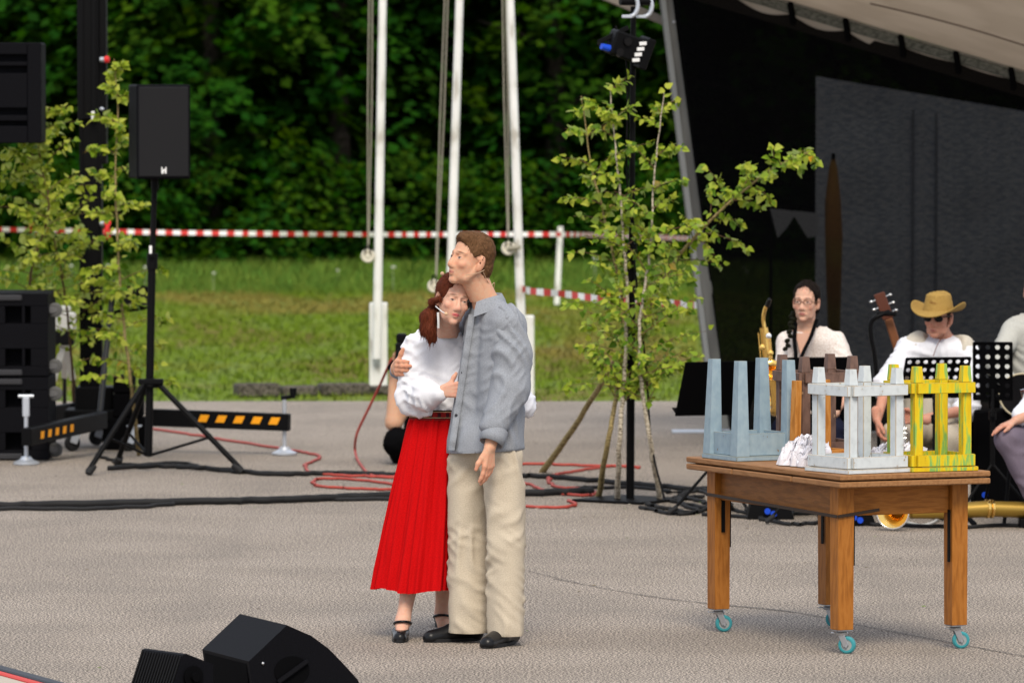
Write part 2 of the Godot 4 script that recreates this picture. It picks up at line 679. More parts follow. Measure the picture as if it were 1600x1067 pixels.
# ---------------------------------------------------------------- ground, grass, kerb
func ground() -> void:
	# asphalt
	var m := M.new()
	m.flat([Vector3(-60, 0, 40), Vector3(60, 0, 40), Vector3(60, 0, -20.8), Vector3(-60, 0, -20.8)], Vector3.UP)
	var a := texmat(ntex(0.22, [lin(0.03, 0.026, 0.022), lin(0.155, 0.133, 0.113), lin(0.31, 0.264, 0.22), lin(0.68, 0.575, 0.475)], [0.26, 0.43, 0.57, 0.77], 21, 1024, FastNoiseLite.TYPE_SIMPLEX, 3), Vector3(0.3, 0.3, 0.3), 0.85, ntex(0.25, [], [], 22, 1024), 0.22, true)
	a.detail_enabled = true
	a.detail_blend_mode = BaseMaterial3D.BLEND_MODE_MUL
	a.detail_albedo = ntex(0.012, [Color(0.93, 0.93, 0.93), Color(0.97, 0.968, 0.965), Color(1, 1, 1)], [0.25, 0.5, 0.75], 23, 512, FastNoiseLite.TYPE_SIMPLEX_SMOOTH, 6)
	a.detail_uv_layer = BaseMaterial3D.DETAIL_UV_2
	a.uv2_triplanar = true
	a.uv2_world_triplanar = true
	a.uv2_scale = Vector3(0.11, 0.11, 0.11)
	structure(m, "asphalt_road", a)
	# soil and mown grass
	m = M.new()
	m.flat([Vector3(-200, -0.03, -20.8), Vector3(200, -0.03, -20.8), Vector3(200, -0.03, -220), Vector3(-200, -0.03, -220)], Vector3.UP)
	m.flat([Vector3(-60, 0, -20.8), Vector3(60, 0, -20.8), Vector3(60, -0.03, -20.8), Vector3(-60, -0.03, -20.8)], Vector3(0, 0, -1))
	var gm := texmat(ntex(0.05, [lin(0.07, 0.1, 0.015), lin(0.12, 0.17, 0.022), lin(0.17, 0.22, 0.035)], [0.25, 0.5, 0.75], 31, 512, FastNoiseLite.TYPE_SIMPLEX_SMOOTH, 5), Vector3(0.5, 0.5, 0.5), 0.95, null, 0, true)
	gm.detail_enabled = true
	gm.detail_blend_mode = BaseMaterial3D.BLEND_MODE_MIX
	gm.detail_albedo = ntex(0.01, [Color(0.42, 0.33, 0.16, 0.0), Color(0.42, 0.33, 0.16, 0.0), Color(0.4, 0.3, 0.15, 0.75)], [0.0, 0.52, 0.72], 34, 512, FastNoiseLite.TYPE_SIMPLEX_SMOOTH, 4)
	gm.detail_uv_layer = BaseMaterial3D.DETAIL_UV_2
	gm.uv2_triplanar = true
	gm.uv2_world_triplanar = true
	gm.uv2_scale = Vector3(0.06, 0.06, 0.02)
	structure(m, "lawn", gm)
	# short blades over the lawn
	var rng := RandomNumberGenerator.new()
	rng.seed = 5
	var tuft := M.new()
	for i in 7:
		var ang := rng.randf() * TAU
		var b := Vector3(rng.randf_range(-0.03, 0.03), -0.01, rng.randf_range(-0.03, 0.03))
		var w := Vector3(cos(ang), 0, sin(ang)) * 0.004
		var lean := Vector3(rng.randf_range(-0.03, 0.03), rng.randf_range(0.03, 0.06), rng.randf_range(-0.03, 0.03))
		tuft.flat([b - w, b + w, b + lean], Vector3(0, 0.3, 1))
	for i in tuft.n.size():
		tuft.n[i] = (tuft.n[i] + Vector3(0, 2, 0)).normalized()
	var bm := vmat(0.8)
	bm.metallic_specular = 0.1
	bm.backlight_enabled = true
	bm.backlight = Color(0.4, 0.4, 0.4)
	scatter(tuft, "grass", bm, "short mown grass of the lawn beyond the asphalt", 42000, func(r: RandomNumberGenerator) -> Array:
		var z := lerpf(-20.95, -48.0, pow(r.randf(), 0.8))
		var x := r.randf_range(-5.5, 5.5) * (28.0 - z) / 55.0
		noise.seed = 9
		noise.frequency = 1.0
		var dry := clampf(noise.get_noise_2d(x * 0.25, z * 0.09) * 2.0 + 0.15 - absf(z + 40.0) * 0.03, 0.0, 0.8)
		var c := Color(0.14, 0.215, 0.018).lerp(Color(0.24, 0.18, 0.05), dry) * r.randf_range(0.85, 1.15)
		return [Vector3(x, -0.03, z), r.randf_range(0.6, 1.2), c], 11)
	# tall grass at the edge of the wood
	var tall := M.new()
	for i in 9:
		var ang := rng.randf() * TAU
		var b := Vector3(rng.randf_range(-0.12, 0.12), -0.02, rng.randf_range(-0.12, 0.12))
		var w := Vector3(cos(ang), 0, sin(ang)) * 0.009
		var lean := Vector3(rng.randf_range(-0.25, 0.25), rng.randf_range(0.15, 0.5), rng.randf_range(-0.18, 0.18))
		tall.flat([b - w, b + w, b + lean * 0.55 + w * 0.8, b + lean * 0.55 - w * 0.8], Vector3(0, 0.3, 1))
		tall.flat([b + lean * 0.55 - w * 0.8, b + lean * 0.55 + w * 0.8, b + lean + Vector3(lean.x * 0.4, -0.05, lean.z * 0.4)], Vector3(0, 0.3, 1))
	for i in tall.n.size():
		tall.n[i] = (tall.n[i] + Vector3(0, 1, 0)).normalized()
	scatter(tall, "tall_grass", bm, "tall unmown grass growing along the edge of the wood", 26000, func(r: RandomNumberGenerator) -> Array:
		var z := lerpf(-45.5, -55.5, pow(r.randf(), 0.8))
		var x := r.randf_range(-8, 8) * (28.0 - z) / 75.0
		var c := Color(0.07, 0.17, 0.025).lerp(Color(0.15, 0.2, 0.03), r.randf()) * r.randf_range(0.6, 1.25)
		return [Vector3(x, -0.03, z), r.randf_range(0.3, 0.75) * clampf((-43.5 - z) / 7.0, 0.25, 1.0), c], 12)
	# meadow flowers
	var fl := M.new()
	fl.ball(Vector3(0, 0.3, 0), Vector3(0.028, 0.016, 0.028), Basis(), 8)
	fl.tube([Vector3(0, 0, 0), Vector3(0.01, 0.3, 0)], 0.002, 4)
	scatter(fl, "meadow_flowers", flatmat(lin(0.5, 0.52, 0.42), 0.9), "small pale meadow flowers among the tall grass", 12, func(r: RandomNumberGenerator) -> Array:
		return [Vector3(r.randf_range(-6, 4), -0.03, r.randf_range(-50, -45.6)), r.randf_range(0.6, 1.2), Color.WHITE], 13)
	# kerb stones lying at the edge of the grass
	var km := texmat(ntex(0.03, [lin(0.03, 0.027, 0.02), lin(0.085, 0.075, 0.06), lin(0.13, 0.115, 0.095)], [0.25, 0.5, 0.75], 41), Vector3(1.5, 1.5, 1.5), 0.9, ntex(0.06, [], [], 42, 256), 1.0)
	var kt := thing("kerb_stones", "low weathered concrete kerb lying in the grass behind the asphalt edge", "kerb", Vector3(-1.6, -0.03, -22.4))
	var x0 := -0.62
	for s in [[0.36, 0.11, 0.4], [0.3, 0.085, 0.25], [0.42, 0.1, 0.12], [0.45, 0.075, -0.02]]:
		var b := M.new()
		b.box(T(Vector3(x0 + s[0] * 0.5, s[1] * 0.5, s[2]), 0.25), Vector3(s[0] - 0.012, s[1], 0.2), 0.015)
		ruffle(b, Vector3(9, 9, 9), 0.006, 4)
		part(b, "stone", km, kt)
		x0 += s[0]
	# bits of leaf, bark and grit on the asphalt
	var bit := M.new()
	bit.flat([Vector3(-0.5, 0.02, 0), Vector3(0, 0.12, 0.35), Vector3(0.6, 0.05, 0), Vector3(0, 0.02, -0.35)], Vector3.UP)
	var litter := vmat(0.9)
	scatter(bit, "fallen_leaves", litter, "scattered bits of leaf and bark on the asphalt", 420, func(r: RandomNumberGenerator) -> Array:
		var z := lerpf(3.0, -20.0, r.randf())
		var x := r.randf_range(-1, 1) * (28.0 - z) * 0.085
		if r.randf() < 0.35:
			x = 0.7 + r.randfn(0, 0.7)
			z = -9.0 + r.randfn(0, 1.2)
		var c := Color(0.1, 0.075, 0.04) if r.randf() < 0.6 else (Color(0.12, 0.2, 0.03) if r.randf() < 0.4 else Color(0.42, 0.38, 0.32))
		return [Vector3(x, 0.003, z), r.randf_range(0.008, 0.028), c * r.randf_range(0.6, 1.3)], 14)
	# sealed seams and stains in the asphalt
	var dark := flatmat(lin(0.055, 0.052, 0.05), 0.75)
	for s in [[[Vector3(0.209, 0, -3.361), Vector3(0.622, 0, -2.383), Vector3(0.918, 0, -1.899), Vector3(1.323, 0, -1.394), Vector3(1.56, 0, -0.769), Vector3(1.863, 0, -0.009), Vector3(2.244, 0, 0.925)], 0.011, "seam"], [[Vector3(0.081, 0, -3.852), Vector3(0.219, 0, -3.442), Vector3(0.334, 0, -3.081)], 0.008, "seam"]]:
		var q := M.new()
		var c := crv(s[0], 40)
		noise.seed = 77
		noise.frequency = 1.0
		for i in c.size() - 1:
			var w0: float = s[1] * (1.0 + 0.8 * noise.get_noise_1d(i * 0.7))
			var w1: float = s[1] * (1.0 + 0.8 * noise.get_noise_1d((i + 1) * 0.7))
			var dz := Vector3(0, 0, 1)
			q.flat([c[i] - dz * w0 + Vector3(0, 0.004, 0), c[i] + dz * w0 + Vector3(0, 0.004, 0), c[i + 1] + dz * w1 + Vector3(0, 0.004, 0), c[i + 1] - dz * w1 + Vector3(0, 0.004, 0)], Vector3.UP)
		structure(q, "asphalt_" + s[2], dark)

func scatter(m: M, called: String, mat: Material, label: String, count: int, where: Callable, seed_: int) -> void:
	var r := RandomNumberGenerator.new()
	r.seed = seed_
	var mm := MultiMesh.new()
	mm.transform_format = MultiMesh.TRANSFORM_3D
	mm.use_colors = true
	mm.mesh = m.commit()
	mm.instance_count = count
	for i in count:
		var w: Array = where.call(r)
		var s: float = w[1]
		mm.set_instance_transform(i, Transform3D(Basis(Vector3.UP, r.randf() * TAU).scaled(Vector3(s, s, s)), w[0]))
		mm.set_instance_color(i, w[2])
	var o := MultiMeshInstance3D.new()
	o.name = called
	o.multimesh = mm
	o.material_override = mat
	add_child(o)
	o.set_meta("kind", "stuff")
	o.set_meta("label", label)

# ---------------------------------------------------------------- wood behind the lawn
func crown_mesh(seed_: int, rad: float, y0: float, y1: float, sprays: int, leaves: int, size: float) -> M:
	var r := RandomNumberGenerator.new()
	r.seed = seed_
	var m := M.new()
	for i in sprays:
		var t := r.randf()
		var y := lerpf(y0, y1, t)
		var wid := rad * (0.55 + 0.5 * sin(PI * clampf(0.12 + t * 0.85, 0, 1)))
		var ang := r.randf() * TAU
		var out := Vector3(cos(ang), 0, sin(ang))
		var start := out * wid * r.randf_range(0.25, 0.8) + Vector3(0, y, 0)
		var len_ := r.randf_range(0.65, 1.4)
		var side := Vector3(-out.z, 0, out.x)
		var tone := r.randf_range(0.55, 1.25)
		var yel := clampf(r.randf() - 0.45, 0, 1)
		var base := Color(0.012, 0.045, 0.005).lerp(Color(0.045, 0.08, 0.006), yel) * tone
		var droop := r.randf_range(0.25, 0.7)
		for k in leaves:
			var u := sqrt(r.randf())
			var sp := r.randf_range(-1, 1) * 0.42 * (1.15 - u * 0.6) * len_
			var p := start + out * len_ * u + side * sp + Vector3(0, 0.1 * len_ * sin(u * 3.0) - droop * len_ * u * u + r.randf_range(-0.07, 0.07) - absf(sp) * 0.25, 0)
			var nn := (Vector3.UP * 1.1 + out * r.randf_range(-0.1, 1.0) + Vector3(r.randf_range(-1, 1), r.randf_range(-0.4, 0.4), r.randf_range(-1, 1)) * 0.55).normalized()
			var d := (out * r.randf_range(0.2, 1) + side * r.randf_range(-1, 1) + Vector3(0, -0.5, 0))
			d = (d - nn * d.dot(nn)).normalized()
			var w := nn.cross(d)
			var s := size * r.randf_range(0.65, 1.25)
			m.col = base * r.randf_range(0.75, 1.25)
			var tip := p + d * s
			var mid := p + d * s * 0.45
			m.flat([p, mid + w * s * 0.42 - nn * s * 0.08, tip - nn * s * 0.1], nn)
			m.flat([p, mid - w * s * 0.42 - nn * s * 0.08, tip - nn * s * 0.1], nn)
	return m

func forest() -> void:
	var leaf := vmat(0.7)
	leaf.metallic_specular = 0.08
	leaf.backlight_enabled = true
	leaf.backlight = Color(0.5, 0.5, 0.35)
	var bark := texmat(ntex(0.05, [lin(0.02, 0.017, 0.013), lin(0.06, 0.05, 0.04)], [0.3, 0.7], 51, 256), Vector3(2, 0.6, 2), 0.95)
	var crowns := []
	for i in 4:
		crowns.append(crown_mesh(100 + i, 1.9, 0.3, 7.5, 250, 42, 0.17).commit())
	var under := []
	for i in 2:
		under.append(crown_mesh(200 + i, 1.0, 0.1, 1.7, 90, 30, 0.11).commit())
	var tm := M.new()
	tm.tube([Vector3(0, -0.1, 0), Vector3(0.05, 2, 0.03), Vector3(-0.05, 5, 0), Vector3(0.1, 8, 0.05)], [0.16, 0.13, 0.09, 0.03], 9)
	for a in [[1.2, 0.5, 1.5], [2.0, 2.4, 1.4], [2.8, 4.0, 1.3], [3.6, 5.5, 1.2], [4.4, 1.3, 1.0]]:
		var d: Vector3 = Vector3(cos(a[1]), 0.45, sin(a[1])) * a[2]
		tm.tube([Vector3(0, a[0], 0), Vector3(0, a[0], 0) + d * 0.5, Vector3(0, a[0], 0) + d + Vector3(0, -0.15, 0)], [0.05, 0.035, 0.012], 6)
	var trunk := tm.commit()
	var words := ["tall dark leafy tree at the wood's edge, leftmost behind the hanging loudspeaker", "leafy tree at the wood's edge behind the lifting mast", "leafy tree at the wood's edge behind the loudspeaker on its tripod", "leafy tree at the wood's edge just left of the first flagpole", "leafy tree at the wood's edge between the first two flagpoles", "leafy tree at the wood's edge behind the embracing couple", "leafy tree at the wood's edge right of the third flagpole", "leafy tree at the wood's edge behind the birch boughs", "leafy tree at the wood's edge behind the slanting tent post"]
	var rng := RandomNumberGenerator.new()
	rng.seed = 77
	for i in words.size():
		tree_at(Vector3(-7.2 + i * 1.55 + rng.randf_range(-0.3, 0.3), -0.05, -56.5 + rng.randf_range(-1.6, 1.4)), crowns[i % 4], trunk, leaf, bark, words[i], rng.randf() * TAU, rng.randf_range(0.9, 1.1), "trees along the edge of the wood")
	for i in 7:
		var t := thing("undergrowth_bush", ["low leafy bush in tall grass behind the left birches", "low leafy bush in tall grass behind the tripod pole", "low leafy bush in tall grass left of first flagpole", "low leafy bush in tall grass between first flagpoles", "low leafy bush in tall grass behind the man's head", "low leafy bush in tall grass by the white stake", "low leafy bush in tall grass behind the birch boughs"][i], "bush", Vector3(-6.6 + i * 1.75 + rng.randf_range(-0.4, 0.4), -0.05, -53.4 + rng.randf_range(-0.8, 0.6)), "bushes below the wood's edge")
		t.rotation.y = rng.randf() * TAU
		var o := MeshInstance3D.new()
		o.name = "crown"
		o.mesh = under[i % 2]
		o.material_override = leaf
		t.add_child(o, true)
	# the depth of the wood behind
	var mm := MultiMesh.new()
	mm.transform_format = MultiMesh.TRANSFORM_3D
	mm.mesh = crowns[0]
	mm.instance_count = 60
	for i in 60:
		var row := i / 15
		var k := i % 15
		var s := rng.randf_range(1.1, 1.5)
		mm.set_instance_transform(i, Transform3D(Basis(Vector3.UP, rng.randf() * TAU).scaled(Vector3(s, s, s)), Vector3(-14 + k * 2.0 + rng.randf_range(-0.7, 0.7), -0.3, -60 - row * 3.0 + rng.randf_range(-1, 1))))
	var w := MultiMeshInstance3D.new()
	w.name = "woodland"
	w.multimesh = mm
	w.material_override = leaf
	w.set_meta("kind", "stuff")
	w.set_meta("label", "dense dark wood filling the distance behind the first trees")
	add_child(w)

func tree_at(at: Vector3, crown: Mesh, trunk: Mesh, leaf: Material, bark: Material, label: String, turn: float, s: float, group: String) -> void:
	var t := thing("broadleaf_tree", label, "tree", at, group)
	t.rotation.y = turn
	t.scale = Vector3(s, s, s)
	for p in [["trunk", trunk, bark], ["crown", crown, leaf]]:
		var o := MeshInstance3D.new()
		o.name = p[0]
		o.mesh = p[1]
		o.material_override = p[2]
		t.add_child(o, true)

# ---------------------------------------------------------------- tent, backdrop, what stands behind it
func tent() -> void:
	var alu := texmat(ntex(0.02, [lin(0.13, 0.13, 0.12), lin(0.19, 0.19, 0.175)], [0.3, 0.7], 61, 256), Vector3(1, 0.2, 1), 0.5)
	var t := thing("stage_tent", "beige tent roof on grey aluminium post and laced beam above the band", "tent", Vector3(1.488, 0, -16.519))
	var foot := Vector3(1.488, 0, -16.519)
	var top := Vector3(1.066, 3.429, -16.52)
	var dir := (top - foot).normalized()
	var m := M.new()
	m.bar(foot + dir * 0.02, top, 0.125, 0.09, 0.006)
	var post := wpart(m, "post", alu, t)
	m = M.new()
	var side := dir.cross(Vector3(0, 0, 1)).normalized()
	m.bar(foot + dir * 0.03 + Vector3(0, 0, 0.05) - side * 0.035, top + Vector3(0, 0, 0.05) - side * 0.035, 0.035, 0.016, 0.004)
	m.shift(-foot)
	part(m, "keder_track", flatmat(lin(0.3, 0.31, 0.3), 0.4), post)
	m = M.new()
	m.ball(foot + dir * 2.93 + Vector3(0, 0, 0.047) + side * 0.02, Vector3(0.013, 0.013, 0.008))
	m.shift(-foot)
	part(m, "bolt", mats.steel, post)
	m = M.new()
	m.box(T(foot + Vector3(-0.1, 0.006, 0.02)), Vector3(0.5, 0.012, 0.3), 0.003)
	wpart(m, "base_plate", mats.zinc, t)
	# rear eave beam, falling to the right
	var a := Vector3(1.122, 3.255, -16.4)
	var b := Vector3(4.346, 2.305, -16.4)
	var beam_mat := texmat(ntex(0.05, [lin(0.05, 0.055, 0.045), lin(0.12, 0.125, 0.105), lin(0.17, 0.17, 0.15)], [0.25, 0.5, 0.8], 62, 256), Vector3(1.5, 4, 4), 0.6)
	m = M.new()
	m.bar(a, b, 0.075, 0.05, 0.012)
	var beam := wpart(m, "eave_beam", beam_mat, t)
	for k in 6:
		var p := a.lerp(b, (1237.0 - 1048.0 + k * 86.3) / 712.0)
		m = M.new()
		m.bar(p + Vector3(-0.012, 0.05, 0.005), p + Vector3(0.012, -0.085, 0.005), 0.045, 0.075, 0.012)
		m.ball(p + Vector3(0.01, -0.09, 0.03), Vector3(0.025, 0.03, 0.025))
		m.shift(-foot)
		part(m, "strap", mats.black_matte, beam)
	m = M.new()
	m.bar(Vector3(0.455, 3.183, -16.7), Vector3(1.091, 2.913, -16.6), 0.06, 0.06, 0.008)
	wpart(m, "side_beam", flatmat(lin(0.16, 0.14, 0.12), 0.6), t)
	# roof cloth: rises towards the front, hangs over the rear beam
	var cloth := texmat(ntex(0.01, [lin(0.5, 0.46, 0.4), lin(0.6, 0.56, 0.5)], [0.3, 0.7], 63, 256), Vector3(0.5, 0.5, 0.5), 0.8)
	cloth.backlight_enabled = true
	cloth.backlight = Color(0.55, 0.5, 0.45)
	var rows := []
	for i in 25:
		var u := float(i) / 24.0
		var row := PackedVector3Array()
		for k in 41:
			var s := float(k) / 40.0
			var p := a.lerp(b, s * 1.35 - 0.08)
			var rise := u * u * 0.9 + u * 1.4 - 0.28 * sin(PI * u) - 0.06 * sin(s * 9.0) * sin(PI * u)
			row.append(p + Vector3(u * 0.6, 0.05 + rise, u * 7.0))
		rows.append(row)
	m = M.new()
	m.grid(rows)
	wpart(m, "roof_cloth", cloth, t)
	rows = []
	for i in 4:
		var row := PackedVector3Array()
		for k in 41:
			row.append(a.lerp(b, k / 40.0 * 1.3 - 0.06) + Vector3(0, 0.045 - i * 0.06, -0.06 - i * 0.07))
		rows.append(row)
	m = M.new()
	m.grid(rows)
	wpart(m, "rear_valance", cloth, t)
	var seam := M.new()
	for i in [6, 7]:
		pass
	var sp := []
	for k in 30:
		var s := 0.35 + 0.65 * k / 29.0
		var p := a.lerp(b, s * 1.35 - 0.08)
		var u := 0.13 + 0.02 * sin(s * 3.0)
		sp.append(p + Vector3(u * 0.6, 0.045 + u * u * 0.9 + u * 1.4 - 0.28 * sin(PI * u) - 0.06 * sin(s * 9.0) * sin(PI * u), u * 7.0))
	seam.tube(sp, 0.007, 5)
	wpart(seam, "seam", flatmat(lin(0.2, 0.16, 0.13), 0.9), t)
	# shade net hung as a backdrop
	var net := texmat(ntex(0.12, [Color(0.02, 0.02, 0.025, 0.958), Color(0.03, 0.03, 0.035, 0.992)], [0.35, 0.62], 64, 512, FastNoiseLite.TYPE_SIMPLEX, 4), Vector3(3, 1.2, 3), 0.95)
	net.metallic_specular = 0.15
	net.transparency = BaseMaterial3D.TRANSPARENCY_ALPHA
	rows = []
	noise.seed = 15
	noise.frequency = 1.0
	var nl := Vector3(1.177, 3.201, -16.45)
	for i in 26:
		var v := float(i) / 25.0
		var row := PackedVector3Array()
		for k in 90:
			var s := float(k) / 89.0
			var bp := a.lerp(b, s)
			var ph := fposmod((bp.x - a.lerp(b, (1237.0 - 1048.0) / 712.0).x) / ((b - a).x * 86.3 / 712.0), 1.0)
			var topy := bp.y - 0.035 - (0.05 if bp.x < 2.55 else 0.012) * sin(PI * ph)
			var lowx := lerpf(foot.x + 0.07, bp.x, smoothstep(0.0, 0.35, s) * 0.3 + 0.7)
			var x := lerpf(bp.x, lerpf(foot.x + 0.06, b.x, s), v)
			row.append(Vector3(x, lerpf(topy, 0.01, v), -16.46 + 0.02 * noise.get_noise_2d(x * 1.5, v * 5.0) + 0.012 * sin(v * 40.0) * noise.get_noise_1d(x)))
		rows.append(row)
	m = M.new()
	m.grid(rows)
	single(m, "backdrop_net", net, "black shade net hung behind the band below the tent beam", "backdrop")
	# pale tarpaulin and closed parasol that show faintly through the net
	var tr := thing("tarpaulin_screen", "pale tarpaulin screen showing faintly through the black net", "screen", Vector3(4.4, 0, -20.5))
	rows = []
	for i in 14:
		var row := PackedVector3Array()
		for k in 40:
			var x := -2.05 + 4.65 * k / 39.0
			var tp := 2.53 - (x + 2.05) * 0.168
			row.append(Vector3(x, lerpf(0.1, tp, i / 13.0), 0.05 * noise.get_noise_2d(x * 2.0, i * 0.3)))
		rows.append(row)
	m = M.new()
	m.grid(rows)
	part(m, "sheet", texmat(ntex(0.03, [lin(0.5, 0.56, 0.68), lin(0.8, 0.85, 0.93)], [0.3, 0.7], 66, 256), Vector3(1.5, 4, 1.5), 0.7), tr)
	for x in [-1.3, -1.12]:
		m = M.new()
		m.tube([Vector3(x, 0, 0.07), Vector3(x, 2.4 - (x + 2.05) * 0.168, 0.07)], 0.012, 6)
		part(m, "pole", flatmat(lin(0.36, 0.39, 0.46), 0.6), tr)
	var bn := thing("notched_banner", "pale notched banner showing faintly through the net left of the tarpaulin", "banner", Vector3(2.136, -0.24, -19.5) * Vector3(1, 0, 1))
	var bc := Vector3(2.133, 1.435, -19.5)
	var bp := PackedVector2Array()
	for q in [[1203, 326], [1279, 333], [1279, 368], [1262, 372], [1252, 356], [1241, 338], [1230, 355], [1215, 372]]:
		bp.append(Vector2((q[0] - 1240) / 206.0, bc.y - (q[1] - 345) / 206.0))
	m = M.new()
	m.prism(bp, 0.01, T())
	part(m, "cloth", flatmat(lin(0.6, 0.63, 0.68), 0.8), bn)
	for x in [-0.17]:
		m = M.new()
		m.tube([Vector3(x, 0, -0.03), Vector3(x, bc.y + 0.1, -0.03)], 0.012, 6)
		part(m, "pole", mats.black, bn)
	var pa := thing("closed_parasol", "closed ochre parasol showing faintly through the black net beside the trailer edge", "parasol", Vector3(2.37, -0.165, -18.2) * Vector3(1, 0, 1))
	m = M.new()
	m.lathe(T(), [Vector2(0.045, 0.55), Vector2(0.05, 1.0), Vector2(0.06, 1.35), Vector2(0.055, 1.6), Vector2(0.03, 1.85), Vector2(0.0, 1.95)], 14, true)
	ruffle(m, Vector3(18, 3, 18), 0.012, 8)
	part(m, "canopy", texmat(ntex(0.01, [lin(0.75, 0.56, 0.16), lin(0.72, 0.38, 0.15)], [0.3, 0.7], 67, 256), Vector3(0.4, 0.4, 0.4), 0.9), pa)
	m = M.new()
	m.tube([Vector3(0, 0, 0), Vector3(0, 1.96, 0)], 0.015, 8)
	part(m, "pole", mats.black, pa)

# ---------------------------------------------------------------- flagpoles, barrier tape
func flagpoles() -> void:
	var data := [
		[Vector3(-1.083, 0, -22.709), Vector3(-1.087, 0.7, -22.7), Vector3(-1.038, 3.455, -22.7), [Vector3(-1.139, 3.453, -22.6), Vector3(-1.162, 1.143, -22.6)], Vector3(-1.165, 1.081, -22.6), "leftmost white flagpole on a square white base post", 0.145],
		[Vector3(-0.499, 0.015, -22.4) * Vector3(1, 0, 1), Vector3(-0.499, 0.711, -22.4), Vector3(-0.411, 3.449, -22.4), [Vector3(-0.518, 3.447, -22.3), Vector3(-0.611, 0.915, -22.3)], Vector3(-0.624, 0.848, -22.3), "middle white flagpole directly behind the couple's heads", 0.145],
		[Vector3(0.111, 0, -21.477), Vector3(0.071, 0.642, -21.5), Vector3(-0.025, 3.432, -21.5), [Vector3(-0.07, 3.43, -21.4), Vector3(-0.03, 1.246, -21.4)], Vector3(-0.028, 1.175, -21.4), "rightmost white flagpole on a base post behind the man's shoulder", 0.13]]
	for f in data:
		var t := thing("flagpole", f[5], "flagpole", f[0], "white flagpoles on the lawn")
		var m := M.new()
		var base: Vector3 = f[0]
		var top: Vector3 = f[1]
		m.box(T(Vector3(base.x, (base.y + top.y) * 0.5, base.z - 0.04)), Vector3(f[6], top.y - base.y, 0.12), 0.008)
		wpart(m, "base_post", mats.white_paint, t)
		m = M.new()
		var p0: Vector3 = f[1]
		var p1: Vector3 = f[2]
		var low := p0 + (p0 - p1).normalized() * 0.45
		m.tube([low + Vector3(0, 0, 0.07), p0 + Vector3(0, 0, 0.07), p0.lerp(p1, 0.5) + Vector3(0, 0, 0.07), p0 + (p1 - p0) * 2.4 + Vector3(0, 0, 0.07)], [0.037, 0.037, 0.035, 0.025], 14)
		wpart(m, "pole", mats.white_paint, t)
		for s in [-0.01, 0.014]:
			m = M.new()
			var ra: Vector3 = f[3][0]
			var rb: Vector3 = f[3][1]
			m.tube([ra + (ra - rb) * 1.5 + Vector3(s, 0, 0), ra + Vector3(s, 0, 0), ra.lerp(rb, 0.5) + Vector3(s * 1.3, 0, 0), rb + Vector3(s * 0.3, 0, 0)], 0.005, 5)
			wpart(m, "halyard", mats.rope, t)
		m = M.new()
		var d: Vector3 = f[4]
		m.lathe(Transform3D(Basis(Vector3.RIGHT, PI / 2), d), [Vector2(0, -0.02), Vector2(0.045, -0.02), Vector2(0.056, -0.008), Vector2(0.056, 0.008), Vector2(0.045, 0.02), Vector2(0.02, 0.012), Vector2(0.018, 0.024), Vector2(0, 0.024)], 24)
		var w := wpart(m, "weight", flatmat(lin(0.62, 0.58, 0.48), 0.6), t)
		m = M.new()
		m.tube([d + Vector3(-0.025, 0.02, 0.03), d + Vector3(-0.01, 0.09, 0.02), d + Vector3(0.01, 0.09, 0.02), d + Vector3(0.025, 0.02, 0.03)], 0.007, 6)
		m.shift(-base)
		part(m, "shackle", mats.black, w)
		if f[5].begins_with("rightmost"):
			m = M.new()
			m.tube([d + Vector3(0.0, 0, 0.02), d + Vector3(0.09, 0.01, 0.07)], 0.02, 8)
			wpart(m, "cleat", mats.rope, t)
	tape([Vector3(-5.968, 0.891, -40), Vector3(-3.839, 0.84, -40.4), Vector3(-1.69, 0.804, -41), Vector3(0.515, 0.777, -42.1), Vector3(1.212, 0.858, -38), Vector3(1.728, 1.033, -30)], "upper red and white barrier tape stretched across the lawn before the wood", 0.05, 0.085)
	tape([Vector3(0.081, 0.857, -21.4), Vector3(0.16, 0.851, -21), Vector3(0.395, 0.854, -20.3), Vector3(0.63, 0.848, -19.5), Vector3(0.88, 0.86, -18.6), Vector3(1.403, 0.894, -16.6)], "lower drooping red and white barrier tape tied to the rightmost flagpole", 0.055, 0.17)
	var st := thing("barrier_stake", "thin white stake holding barrier tape on the lawn", "stake", Vector3(0.502, 0, -42.218))
	var q := M.new()
	q.bar(Vector3(0.502, -0.014, -42.2), Vector3(0.544, 0.861, -42.2), 0.06, 0.03, 0.004)
	wpart(q, "stake_shaft", mats.white_paint, st)

func tape(pts: Array, label: String, w: float, rep: float) -> void:
	var c := crv(pts, 640)
	var m := M.new()
	var run := 0.0
	for i in c.size() - 1:
		var a: Vector3 = c[i]
		var b: Vector3 = c[i + 1]
		m.col = Color(0.5, 0.035, 0.03) if fposmod(run, rep * 2.0) < rep else Color(0.72, 0.72, 0.7)
		run += (b - a).length()
		var t0 := 0.5 * sin(i * 0.033)
		var t1 := 0.5 * sin((i + 1) * 0.033)
		var u0 := Vector3(0, cos(t0), sin(t0)) * w * 0.5
		var u1 := Vector3(0, cos(t1), sin(t1)) * w * 0.5
		m.flat([a - u0, a + u0, b + u1, b - u1], Vector3(0, 0, 1))
	single(m, "barrier_tape", vmat(0.45), label, "tape", "red and white barrier tapes")

